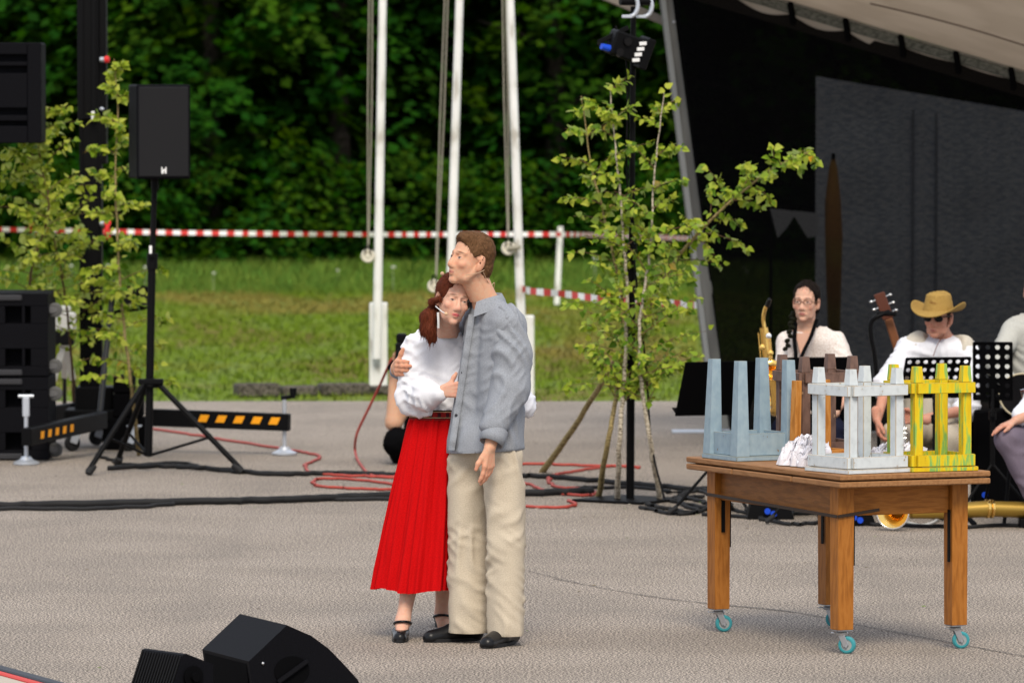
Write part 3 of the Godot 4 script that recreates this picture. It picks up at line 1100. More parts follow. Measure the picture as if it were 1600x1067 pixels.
# ---------------------------------------------------------------- loudspeakers and lifting tower at the left
func sound_left() -> void:
	# loudspeaker on a tripod stand
	var base := Vector3(-2.326, 0, -11.998)
	var t := thing("speaker_stand", "black tripod stand carrying the square loudspeaker at left", "stand", base)
	var top := Vector3(-2.281, 1.86, -12)
	var m := M.new()
	m.tube([Vector3(-2.326, 0.098, -12), Vector3(-2.299, 1.378, -12)], 0.026, 14)
	m.tube([Vector3(-2.3, 1.296, -12), top], 0.018, 12)
	wpart(m, "pole", mats.black, t)
	m = M.new()
	m.lathe(along(Vector3(0.02, 1, 0), Vector3(-2.315, 0.536, -12)), [Vector2(0, 0), Vector2(0.05, 0), Vector2(0.058, 0.015), Vector2(0.05, 0.05), Vector2(0, 0.05)], 16)
	m.box(T(Vector3(-2.307, 0.578, -11.97)), Vector3(0.16, 0.035, 0.07), 0.006)
	wpart(m, "leg_hub", mats.black, t)
	m = M.new()
	m.lathe(along(Vector3(0.02, 1, 0), Vector3(-2.299, 1.296, -12)), [Vector2(0, 0), Vector2(0.035, 0), Vector2(0.035, 0.1), Vector2(0, 0.1)], 14)
	m.box(T(Vector3(-2.3, 1.4, -11.95)), Vector3(0.03, 0.06, 0.02), 0.003)
	wpart(m, "height_clamp", mats.black, t)
	m = M.new()
	m.box(T(Vector3(-2.305, 1.421, -11.94)), Vector3(0.018, 0.05, 0.004), 0.001)
	wpart(m, "sticker", mats.white, t)
	for f in [Vector3(-2.676, 0, -11.609), Vector3(-1.73, 0, -11.738), Vector3(-2.556, 0, -12.529)]:
		var hub := Vector3(-2.313, 0.561, -12)
		var d: Vector3 = f - hub
		var s := Vector3(d.x, 0, d.z).normalized() * 0.06
		m = M.new()
		m.tube([hub + s, f + Vector3(0, 0.04, 0)], 0.018, 10)
		var leg := wpart(m, "leg", mats.black, t)
		m = M.new()
		m.tube([f + (hub - f) * 0.07 + Vector3(0, 0.02, 0), f + Vector3(0, 0.028, 0) , f + Vector3(0, 0.026, 0) - (hub - f).normalized() * 0.02], [0.024, 0.028, 0.02], 10)
		m.shift(-base)
		part(m, "rubber_foot", mats.rubber, leg)
		m = M.new()
		m.tube([Vector3(-2.324, 0.102, -12), (hub + s).lerp(f, 0.6)], 0.009, 8)
		wpart(m, "brace", mats.black, t)
	box_speaker()
	# subwoofers stacked at the very left
	for k in 2:
		var sb := thing("subwoofer", ["lower black subwoofer cabinet standing on the asphalt at far left", "upper black subwoofer cabinet stacked on the other at far left"][k], "subwoofer", Vector3(-3.5, k * 0.552 + 0.004, -13.5), "subwoofers stacked at the left edge")
		m = M.new()
		# cabinet built round its two pocket openings on the visible side
		var W := 0.9
		var H := 0.545
		var D := 0.7
		m.box(T(Vector3(0, H / 2, -0.06)), Vector3(W, H, D - 0.12), 0.01)
		var xr := W / 2
		# front skin of bars leaving pockets open
		var holes := [[0.115, 0.21, 0.065, 0.18], [0.225, 0.262, 0.065, 0.18], [0.115, 0.21, 0.345, 0.46], [0.225, 0.262, 0.345, 0.46]]
		var ys := [0.0, 0.065, 0.18, 0.345, 0.46, H]
		var z := D / 2 - 0.06
		for yy in 5:
			var y0: float = ys[yy]
			var y1: float = ys[yy + 1]
			if yy % 2 == 0:
				m.box(T(Vector3(0, (y0 + y1) / 2, z)), Vector3(W, y1 - y0, 0.12), 0.004)
			else:
				for xx in [[-xr, xr - 0.262 - 0.02], [xr - 0.172, xr - 0.152], [xr - 0.115, xr]]:
					m.box(T(Vector3((xx[0] + xx[1]) / 2, (y0 + y1) / 2, z)), Vector3(xx[1] - xx[0], y1 - y0, 0.12), 0.003)
		part(m, "cabinet", mats.cabinet, sb)
		for y in [0.024, H - 0.03]:
			m = M.new()
			m.box(T(Vector3(-0.07, y, D / 2 + 0.006)), Vector3(W - 0.2, 0.04, 0.02), 0.008)
			part(m, "skid", flatmat(lin(0.03, 0.03, 0.034), 0.6), sb)
		for y in [0.06, 0.43]:
			m = M.new()
			var xf := Transform3D(Basis(Vector3.RIGHT, PI / 2), Vector3(W / 2 + 0.035, y, 0.2))
			m.lathe(xf, [Vector2(0, -0.02), Vector2(0.035, -0.02), Vector2(0.048, -0.014), Vector2(0.048, 0.014), Vector2(0.035, 0.02), Vector2(0, 0.02)], 20)
			var wh := part(m, "wheel", flatmat(lin(0.09, 0.09, 0.09), 0.6), sb)
			m = M.new()
			m.lathe(xf, [Vector2(0, 0.021), Vector2(0.018, 0.021), Vector2(0.016, 0.026), Vector2(0, 0.026)], 14)
			m.box(T(Vector3(W / 2 + 0.012, y, 0.2)), Vector3(0.03, 0.04, 0.06), 0.003)
			part(m, "hub", flatmat(lin(0.12, 0.12, 0.125), 0.5), wh)
	# loudspeaker on a pole above the subwoofers
	var ps := thing("pole_speaker", "black loudspeaker with slotted vents on a pole above the subwoofers", "loudspeaker", Vector3(-3.32, 1.1, -13.3))
	m = M.new()
	m.tube([Vector3(-0.09, 0.002, 0), Vector3(-0.09, 0.98, 0)], 0.02, 12)
	part(m, "pole", mats.black, ps)
	m = M.new()
	var pb := Vector3(-3.084, 2.746, -13)
	var pl := Vector3(-3.086, 2.086, -13)
	var hh: float = pb.y - pl.y
	var ww := 0.5
	var cx: float = pb.x - ww / 2
	m.box(T(Vector3(cx, (pb.y + pl.y) / 2, -13.3)), Vector3(ww, hh, 0.36), 0.012)
	var xs := [-ww / 2, 0.16, ww / 2]
	m.box(T(Vector3(cx + 0.205, (pb.y + pl.y) / 2, -13.09)), Vector3(0.09, hh - 0.004, 0.06), 0.004)
	for k in [[0.0, 0.08], [0.125, 0.155], [0.2, 0.43], [0.475, 0.515], [0.545, hh]]:
		m.box(T(Vector3(cx - 0.045, pb.y - (k[0] + k[1]) / 2, -13.09)), Vector3(0.408, k[1] - k[0] - 0.004, 0.06), 0.004)
	wpart(m, "cabinet", mats.cabinet, ps)
	lift_tower()
	# white level instrument on a tripod behind the boughs
	var ti := thing("tripod_winch", "white box on a pale tripod between the subwoofers and the mast", "tripod", Vector3(-3.259, 0, -17.429))
	m = M.new()
	var hd := Vector3(-3.202, 0.777, -16.8)
	m.box(T(hd, 0.3), Vector3(0.15, 0.13, 0.1), 0.012)
	m.box(T(hd + Vector3(-0.02, 0.09, 0), 0.3), Vector3(0.12, 0.04, 0.08), 0.01)
	wpart(m, "head_box", flatmat(lin(0.45, 0.45, 0.42), 0.5), ti)
	m = M.new()
	m.box(T(hd + Vector3(0, -0.12, 0)), Vector3(0.14, 0.1, 0.1), 0.012)
	m.ball(hd + Vector3(-0.09, -0.06, 0.03), Vector3(0.025, 0.018, 0.018))
	wpart(m, "mount", mats.black, ti)
	for f in [Vector3(-3.401, 0, -17.094), Vector3(-3.12, 0, -17.429), Vector3(-3.305, 0, -18.203)]:
		m = M.new()
		m.bar(hd + Vector3(0, -0.14, 0), (hd + Vector3(0, -0.14, 0)).lerp(f, 0.45), 0.045, 0.03, 0.004)
		var leg := wpart(m, "leg", flatmat(lin(0.5, 0.5, 0.47), 0.5), ti)
		m = M.new()
		m.bar((hd + Vector3(0, -0.14, 0)).lerp(f, 0.42), f + Vector3(0, 0.012, 0), 0.03, 0.02, 0.004)
		m.shift(-ti.position)
		part(m, "lower_leg", mats.black, leg)
	# small stage lamps clamped low on the mast
	for k in 2:
		var sp := thing("spot_lamp", ["small black spot lamp clamped to the mast, left one of the pair", "small black spot lamp clamped to the mast, right one of the pair"][k], "lamp", [Vector3(-2.606, 1.042, -14.4), Vector3(-2.489, 1.042, -14.4)][k])
		m = M.new()
		m.lathe(Transform3D(Basis(Vector3.RIGHT, PI / 2 - 0.2) , Vector3.ZERO), [Vector2(0, -0.12), Vector2(0.05, -0.1), Vector2(0.058, 0.0), Vector2(0.06, 0.06), Vector2(0.05, 0.06), Vector2(0.048, 0.02), Vector2(0, 0.02)], 18)
		part(m, "housing", mats.black, sp)
		m = M.new()
		m.tube([Vector3(-0.062, 0, 0), Vector3(-0.062, -0.06, -0.02), Vector3(0.0, -0.085, -0.03), Vector3(0.062, -0.06, -0.02), Vector3(0.062, 0, 0)], 0.008, 6)
		m.tube([Vector3(0, -0.085, -0.03), Vector3(-0.1 - 0.12 * k, -0.12, -0.05)], 0.012, 6)
		part(m, "yoke", mats.black, sp)
	# black amplifier cases behind the stand
	var ac := thing("amplifier_case", "stack of small black cases beside the foot of the mast", "case", Vector3(-2.618, 0, -14.138))
	for c in [[0, 0.0, 0.3, 0.22], [0.02, 0.222, 0.2, 0.16], [-0.01, 0.384, 0.14, 0.12]]:
		m = M.new()
		m.box(T(Vector3(c[0], c[1] + c[3] / 2, -0.3)), Vector3(c[2], c[3] - 0.002, 0.24), 0.008)
		part(m, "case", mats.black_matte, ac)

func box_speaker() -> void:
	var s := thing("loudspeaker", "black square grilled loudspeaker on the tripod stand", "loudspeaker", Vector3(-2.281, 1.86, -12))
	var m := M.new()
	var H := 0.6
	var yaw := 0.22
	var xf := T(Vector3(0.03, H / 2 + 0.012, 0), yaw)
	m.box(xf, Vector3(0.345, H, 0.33), 0.01)
	part(m, "cabinet", mats.cabinet, s)
	m = M.new()
	m.box(xf * T(Vector3(0, 0.0, 0.168)), Vector3(0.32, H - 0.03, 0.012), 0.005)
	var gr := part(m, "grille", texmat(ntex(0.4, [lin(0.006, 0.006, 0.007), lin(0.014, 0.014, 0.016)], [0.35, 0.65], 71, 256), Vector3(8, 8, 8), 0.75), s)
	# small pale emblem low on the grille
	m = M.new()
	for b in [[-0.013, 0.0, 0.007, 0.042], [0.013, 0.0, 0.007, 0.042], [-0.006, -0.008, 0.006, 0.028], [0.006, -0.004, 0.006, 0.03], [0.0, 0.001, 0.006, 0.012]]:
		m.box(xf * T(Vector3(0.0 + b[0], -0.245 + b[1], 0.1765)), Vector3(b[2], b[3], 0.003), 0.0008)
	part(m, "emblem", mats.white, gr)
	m = M.new()
	m.lathe(T(Vector3(0, -0.055, 0)), [Vector2(0, 0), Vector2(0.024, 0), Vector2(0.024, 0.066), Vector2(0, 0.066)], 14)
	part(m, "pole_cup", mats.black, s)

func lift_tower() -> void:
	var t := thing("lifting_tower", "tall black lifting mast with striped outriggers at left", "mast", Vector3(-2.829, 0, -14.579))
	var zz := -14.6
	var m := M.new()
	m.box(T(Vector3(Vector3(-2.861, 1.305, -14.6).x, 1.3, zz)), Vector3(0.15, 2.3, 0.13), 0.008)
	for x in [127.0, 157.0]:
		m.box(T(Vector3(Vector3(-2.861, 1.305, -14.6).x + (x - 142) / 230.0, 1.3, zz + 0.07)), Vector3(0.02, 2.3, 0.02), 0.003)
	wpart(m, "inner_mast", mats.black, t)
	m = M.new()
	var y0: float = Vector3(-2.867, 2.231, -14.6).y
	m.box(T(Vector3(Vector3(-2.875, 2.608, -14.6).x, y0 + 1.5, zz)), Vector3(0.145, 3.0, 0.2), 0.01)
	m.box(T(Vector3(Vector3(-2.918, 2.608, -14.6).x, y0 + 1.5, zz + 0.105)), Vector3(0.03, 3.0, 0.02), 0.004)
	m.box(T(Vector3(Vector3(-2.836, 2.608, -14.6).x, y0 + 1.5, zz + 0.105)), Vector3(0.03, 3.0, 0.02), 0.004)
	m.box(T(Vector3(Vector3(-2.779, 2.608, -14.6).x, y0 + 1.35, zz - 0.02)), Vector3(0.05, 3.3, 0.16), 0.006)
	wpart(m, "outer_mast", mats.black, t)
	m = M.new()
	m.box(T(Vector3(-2.837, 2.262, -14.44)), Vector3(0.022, 0.055, 0.006), 0.001)
	wpart(m, "label_plate", mats.white, t)
	m = M.new()
	m.ball(Vector3(-2.782, 2.305, -14.5), Vector3(0.017, 0.013, 0.02))
	wpart(m, "bolt", mats.zinc, t)
	for p in [Vector3(-2.76, 2.639, -14.5), Vector3(-2.763, 1.529, -14.5)]:
		m = M.new()
		m.lathe(along(Vector3(1, 0, 0.3), p), [Vector2(0, 0), Vector2(0.02, 0), Vector2(0.026, 0.01), Vector2(0.02, 0.03), Vector2(0, 0.033)], 14)
		var kn := wpart(m, "lock_knob", mats.red, t)
		m = M.new()
		m.lathe(along(Vector3(1, 0, 0.3), p + Vector3(-0.028, 0, 0.01)), [Vector2(0, 0), Vector2(0.018, 0), Vector2(0.018, 0.028), Vector2(0, 0.028)], 12)
		m.shift(-t.position)
		part(m, "collar", mats.zinc, kn)
	m = M.new()
	m.tube([Vector3(-2.732, 1.547, -14.5), Vector3(-2.751, 1.483, -14.45), Vector3(-2.735, 1.43, -14.47)], [0.02, 0.014, 0.018], 8)
	wpart(m, "lock_lever", mats.red, t)
	# base carriage
	m = M.new()
	m.box(T(Vector3(Vector3(-2.786, 0.173, -14.6).x, 0.22, zz)), Vector3(0.5, 0.1, 0.5), 0.01)
	m.box(T(Vector3(Vector3(-2.838, 0.173, -14.6).x, 0.34, zz)), Vector3(0.26, 0.16, 0.3), 0.01)
	wpart(m, "carriage", mats.black, t)
	for p in [Vector3(-2.967, 0.022, -14.2), Vector3(-2.588, 0.065, -14.2), Vector3(-2.85, 0.025, -14.9)]:
		m = M.new()
		var q: Vector3 = p * Vector3(1, 0, 1) + Vector3(0, 0.056, 0)
		m.lathe(Transform3D(Basis(Vector3.UP, 0.5) * Basis(Vector3.RIGHT, PI / 2), q), [Vector2(0, -0.018), Vector2(0.045, -0.018), Vector2(0.055, -0.01), Vector2(0.055, 0.01), Vector2(0.045, 0.018), Vector2(0, 0.018)], 20)
		var wl := wpart(m, "caster", mats.rubber, t)
		m = M.new()
		m.bar(q + Vector3(0.01, 0, 0.028), q + Vector3(0.05, 0.12, 0.02), 0.05, 0.008, 0.002)
		m.box(T(q + Vector3(0.04, 0.115, 0)), Vector3(0.1, 0.012, 0.09), 0.003)
		m.shift(-t.position)
		part(m, "fork", mats.zinc, wl)
	# outriggers
	outrigger(t, Vector3(-2.42, 0.24, -14), Vector3(-1.485, 0.22, -13.75), Vector3(-1.52, 0, -13.777), 5, 0.47, 0.9)
	outrigger(t, Vector3(-2.74, 0.229, -13.9), Vector3(-3.155, 0.186, -12.62), Vector3(-3.164, 0, -12.732), 5, 0.05, 0.45)
	m = M.new()
	m.bar(Vector3(-3.231, 0.185, -15.2), Vector3(-2.974, 0.241, -14.8), 0.12, 0.08, 0.006)
	wpart(m, "rear_outrigger", mats.black, t)
	# diagonal strut
	m = M.new()
	m.tube([Vector3(-2.775, 0.235, -14.1), Vector3(-2.73, 0.795, -14.3), Vector3(-2.696, 1.136, -14.45)], 0.02, 10)
	wpart(m, "strut", flatmat(lin(0.02, 0.022, 0.026), 0.35), t)
	m = M.new()
	m.ball(Vector3(-2.774, 0.243, -14.03), Vector3(0.022, 0.022, 0.015))
	wpart(m, "pin", mats.zinc, t)

func outrigger(t: Node3D, a: Vector3, b: Vector3, foot: Vector3, n: int, s0: float, s1: float) -> void:
	var d := b - a
	var dir := d.normalized()
	var side := dir.cross(Vector3.UP).normalized()
	if side.z < 0:
		side = -side
	var up := side.cross(dir)
	if up.y < 0:
		up = -up
	var m := M.new()
	m.bar(a, b, 0.115, 0.07, 0.006, side)
	var o := wpart(m, "outrigger", mats.black, t)
	# warning stripes, printed on a thin plate
	for k in n:
		m = M.new()
		var flip: bool = d.x < 0
		var u: float = (0.32 if flip else 0.46) + k * (0.1 if not flip else 0.095)
		if flip:
			u = 0.48 + k * 0.095
		else:
			u = 0.39 + k * 0.128
		var c := a + d * u + side * 0.0375
		var w := 0.062 if not flip else 0.058
		var sh := 0.022 * (1.0 if not flip else -0.4)
		var q := []
		for e in [[-w / 2 - sh / 2, -0.024], [w / 2 - sh / 2, -0.024], [w / 2 + sh / 2, 0.024], [-w / 2 + sh / 2, 0.024]]:
			q.append(c + dir * e[0] + up * (e[1] + (0.0 if flip else 0.008)))
		m.flat(q, side)
		m.shift(-t.position)
		part(m, "stripe", mats.orange, o)
	m = M.new()
	var ax := foot * Vector3(1, 0, 1)
	m.tube([ax + Vector3(0, 0.02, 0), Vector3(ax.x, b.y + 0.16, ax.z)], 0.014, 10)
	var jack := wpart(m, "jack_screw", mats.zinc, t)
	m = M.new()
	m.lathe(T(ax), [Vector2(0, 0.004), Vector2(0.085, 0.004), Vector2(0.085, 0.016), Vector2(0.045, 0.035), Vector2(0.03, 0.055), Vector2(0, 0.055)], 20)
	m.shift(-t.position)
	part(m, "foot_plate", mats.zinc, jack)
	m = M.new()
	var h := Vector3(ax.x, b.y + 0.16, ax.z)
	if d.x > 0:
		m.tube([h + Vector3(-0.02, 0, 0), h + Vector3(0.07, 0.015, 0.03)], 0.014, 8)
		m.tube([h + Vector3(0.06, 0.02, 0.03), h + Vector3(0.06, 0.07, 0.03)], [0.022, 0.026], 10)
	else:
		m.box(T(h + Vector3(0, 0.03, 0)), Vector3(0.045, 0.13, 0.03), 0.006)
		m.tube([h + Vector3(-0.05, 0.1, 0), h + Vector3(0.05, 0.1, 0)], 0.012, 8)
	m.shift(-t.position)
	part(m, "crank", mats.black if d.x > 0 else mats.zinc, jack)

# ---------------------------------------------------------------- lamp stand in the birch boughs
func light_stand() -> void:
	var p := Vector3(0.703, 0, -9.195)
	var t := thing("lamp_stand", "thin black lamp stand on a flat plate among the birch boughs", "stand", p)
	var m := M.new()
	m.box(T(Vector3(0, 0.01, 0), 0.95), Vector3(0.5, 0.014, 0.5), 0.003)
	part(m, "base_plate", mats.black, t)
	m = M.new()
	var top := Vector3(0.717, 2.934, -9.05)
	m.tube([p + Vector3(0, 0.015, 0), Vector3(0.707, 1.537, -9.05)], 0.025, 14)
	m.tube([Vector3(0.707, 1.461, -9.05), top], 0.017, 12)
	wpart(m, "pole", mats.black, t)
	m = M.new()
	m.lathe(along(Vector3(0, 1, 0), Vector3(0.707, 1.461, -9.05)), [Vector2(0, 0), Vector2(0.034, 0), Vector2(0.034, 0.07), Vector2(0, 0.07)], 14)
	wpart(m, "height_clamp", mats.black, t)
	# cable hanging down beside the pole
	var cb := M.new()
	cb.tube(crv([Vector3(0.611, 2.82, -9), Vector3(0.679, 2.557, -8.98), Vector3(0.683, 1.84, -8.98), Vector3(0.786, 0.858, -8.98), Vector3(0.823, 0.368, -8.95), Vector3(0.888, 0.076, -8.8), Vector3(0.901, 0.037, -8.7)], 60), 0.007, 6)
	single(cb, "lamp_cable", mats.black, "black cable hanging from the lamp down beside the pole", "cable")
	# lamp fixture
	var l := thing("stage_lamp", "black stage lamp with white marks and pale clamps atop the thin stand", "lamp", Vector3(0.697, 2.699, -8.95))
	var bx := Transform3D(Basis(Vector3(0, 0, 1), -0.35) * Basis(Vector3.UP, 0.35), Vector3(-0.03, 0.0, 0))
	m = M.new()
	m.box(bx, Vector3(0.2, 0.15, 0.12), 0.012)
	m.box(bx * T(Vector3(0.13, 0, -0.02)), Vector3(0.05, 0.19, 0.16), 0.008)
	part(m, "housing", mats.black, l)
	m = M.new()
	for q in [Vector3(-0.02, 0.03, 0.062), Vector3(-0.045, -0.045, 0.062)]:
		m.tube([bx * q, bx * (q + Vector3(0, 0, 0.014))], [0.028, 0.024], 14)
	part(m, "knob", mats.black_gloss, l)
	m = M.new()
	for k in 4:
		m.box(bx * Transform3D(Basis(Vector3(0, 0, 1), 0.4), Vector3(0.075 - k * 0.002, 0.05 - k * 0.035, 0.064)), Vector3(0.045, 0.021, 0.004), 0.001)
	part(m, "marking", mats.white, l)
	m = M.new()
	m.bar(Vector3(-0.19, 0.02, 0.02), Vector3(-0.01, 0.11, 0.02), 0.03, 0.02, 0.004)
	m.bar(Vector3(-0.19, 0.02, -0.04), Vector3(-0.01, 0.11, -0.04), 0.03, 0.02, 0.004)
	m.bar(Vector3(-0.19, 0.02, 0.02), Vector3(-0.1, -0.05, 0.05), 0.025, 0.02, 0.004)
	part(m, "yoke", mats.black, l)
	m = M.new()
	m.tube([bx * Vector3(-0.1, -0.045, 0.03), bx * Vector3(-0.155, -0.05, 0.04)], [0.022, 0.018], 10)
	part(m, "plug", mats.blue, l)
	for k in 2:
		var cl := M.new()
		var o := Vector3(0.0 + k * 0.085, 0.17, -0.02 - k * 0.05)
		var arc := []
		for i in 9:
			var a := -1.6 + i * 0.4
			arc.append(o + Vector3(0.045 * cos(a), 0.07 + 0.065 * sin(a), 0))
		arc.append(o + Vector3(-0.05, 0.14, 0))
		cl.tube(arc, 0.013, 8)
		cl.box(T(o + Vector3(-0.02, 0.005, 0)), Vector3(0.06, 0.02, 0.03), 0.003)
		cl.tube([o + Vector3(-0.06, 0.14, 0), o + Vector3(-0.085, 0.115, 0)], 0.012, 8)
		part(cl, "clamp", mats.zinc, l)
	m = M.new()
	m.tube([Vector3(-0.06, 0.265, -0.02), Vector3(0.14, 0.265, -0.09)], 0.025, 12)
	part(m, "crossbar", mats.black, l)

# ---------------------------------------------------------------- cut birch saplings
var leaf_meshes := []
var leaf_mats := []

func birches() -> void:
	for k in 3:
		var m := M.new()
		var w := 0.5 + 0.04 * k
		var b := 0.1 + 0.1 * k
		var pts := [Vector3(0, 0, 0), Vector3(w * 0.6, 0.1, b * 0.3), Vector3(w * 0.84, 0.33, b * 0.5), Vector3(w * 0.48, 0.68, b * 0.25), Vector3(0, 1.08, -b * 0.5)]
		var c1 := Vector3(0, 0.35, 0)
		for s in [-1.0, 1.0]:
			var q := []
			for p in pts:
				q.append(Vector3(p.x * s, p.y, p.z))
			m.flat([q[0], q[1], q[2], c1], Vector3(0, 0, 1))
			m.flat([c1, q[2], q[3], q[4]], Vector3(0, 0, 1))
		leaf_meshes.append(m.commit())
	for c in [[0.16, 0.25, 0.018], [0.26, 0.33, 0.028], [0.36, 0.39, 0.05], [0.08, 0.16, 0.014], [0.5, 0.24, 0.01]]:
		var lm := flatmat(lin(c[0], c[1], c[2]), 0.55)
		lm.metallic_specular = 0.15
		lm.backlight_enabled = true
		lm.backlight = Color(0.75, 0.8, 0.5)
		leaf_mats.append(lm)
	var pale := texmat(ntex(0.06, [lin(0.06, 0.045, 0.03), lin(0.42, 0.36, 0.27), lin(0.55, 0.49, 0.39)], [0.3, 0.42, 0.7], 81, 256), Vector3(2, 6, 2), 0.8)
	var olive := texmat(ntex(0.06, [lin(0.08, 0.055, 0.025), lin(0.25, 0.19, 0.08), lin(0.36, 0.28, 0.13)], [0.3, 0.45, 0.7], 82, 256), Vector3(2, 6, 2), 0.8)
	var brown := flatmat(lin(0.13, 0.075, 0.04), 0.8)
	var g := "cut birch saplings round the lamp stand"
	sapling("yellowish birch stem leaning far to the right across the others", [Vector3(0.192, 0, -11.933), Vector3(0.421, 0.379, -11.2), Vector3(0.628, 0.776, -10.4), Vector3(0.784, 1.062, -9.8), Vector3(0.971, 1.423, -9.3), Vector3(1.174, 1.668, -9.1), Vector3(1.359, 1.84, -9), Vector3(1.543, 1.985, -8.9), Vector3(1.742, 2.08, -8.8)], 0.022, olive, brown, 0.4, 270, 0.3, g, 301, 0.42, 0.25)
	sapling("olive brown birch stem standing left of the white one", [Vector3(0.517, 0, -9.423), Vector3(0.567, 0.365, -9), Vector3(0.625, 0.704, -9.05), Vector3(0.663, 1.081, -9.1), Vector3(0.587, 1.535, -9.1), Vector3(0.473, 1.99, -9.1), Vector3(0.409, 2.406, -9.1)], 0.02, olive, brown, 0.3, 300, 0.42, g, 302, 0.5, 0.2)
	sapling("slender white birch stem just left of the lamp pole", [Vector3(0.627, 0, -9.195), Vector3(0.634, 0.371, -8.9), Vector3(0.661, 0.746, -8.95), Vector3(0.68, 1.199, -8.98), Vector3(0.649, 1.69, -8.95), Vector3(0.611, 2.105, -8.95), Vector3(0.576, 2.462, -8.95)], 0.019, pale, brown, 0.28, 300, 0.4, g, 303, 0.5, 0.22)
	sapling("pale birch stem leaning left from the right side of the plate", [Vector3(0.881, 0, -9.138), Vector3(0.815, 0.371, -8.9), Vector3(0.765, 0.711, -8.9), Vector3(0.753, 1.09, -8.85), Vector3(0.809, 1.467, -8.85), Vector3(0.835, 1.918, -8.85), Vector3(0.894, 2.444, -8.85)], 0.019, pale, brown, 0.28, 300, 0.42, g, 304, 0.5, 0.22)
	g = "birch saplings tied round the mast"
	sapling("bushy birch sapling before the upper loudspeaker at far left", [Vector3(-3.015, 0.162, -15.2) * Vector3(1, 0, 1), Vector3(-3.018, 0.415, -15), Vector3(-3.025, 0.961, -14.5), Vector3(-3.072, 1.405, -14.1), Vector3(-3.163, 1.838, -13.9), Vector3(-3.291, 2.33, -13.8)], 0.012, brown, brown, 0.3, 290, 0.55, g, 305, 0.55, 1.1)
	sapling("second birch sapling at far left reaching out of the picture", [Vector3(-3.228, 0.206, -14.4) * Vector3(1, 0, 1), Vector3(-3.232, 0.622, -14.3), Vector3(-3.237, 1.151, -14), Vector3(-3.078, 1.631, -13.6), Vector3(-3.132, 1.97, -13.6), Vector3(-3.148, 2.309, -13.6)], 0.011, brown, brown, 0.35, 270, 0.6, g, 306, 0.5, 1.1)
	sapling("tall narrow birch sapling between the mast and the tripod loudspeaker", [Vector3(-2.489, 0, -13.706), Vector3(-2.504, 0.46, -13.2), Vector3(-2.558, 0.924, -13.2), Vector3(-2.59, 1.345, -13.2), Vector3(-2.606, 1.849, -13.2), Vector3(-2.592, 2.269, -13.2), Vector3(-2.612, 2.638, -13.2)], 0.014, olive, brown, 0.18, 290, 0.3, g, 307, 0.3, 1.0)

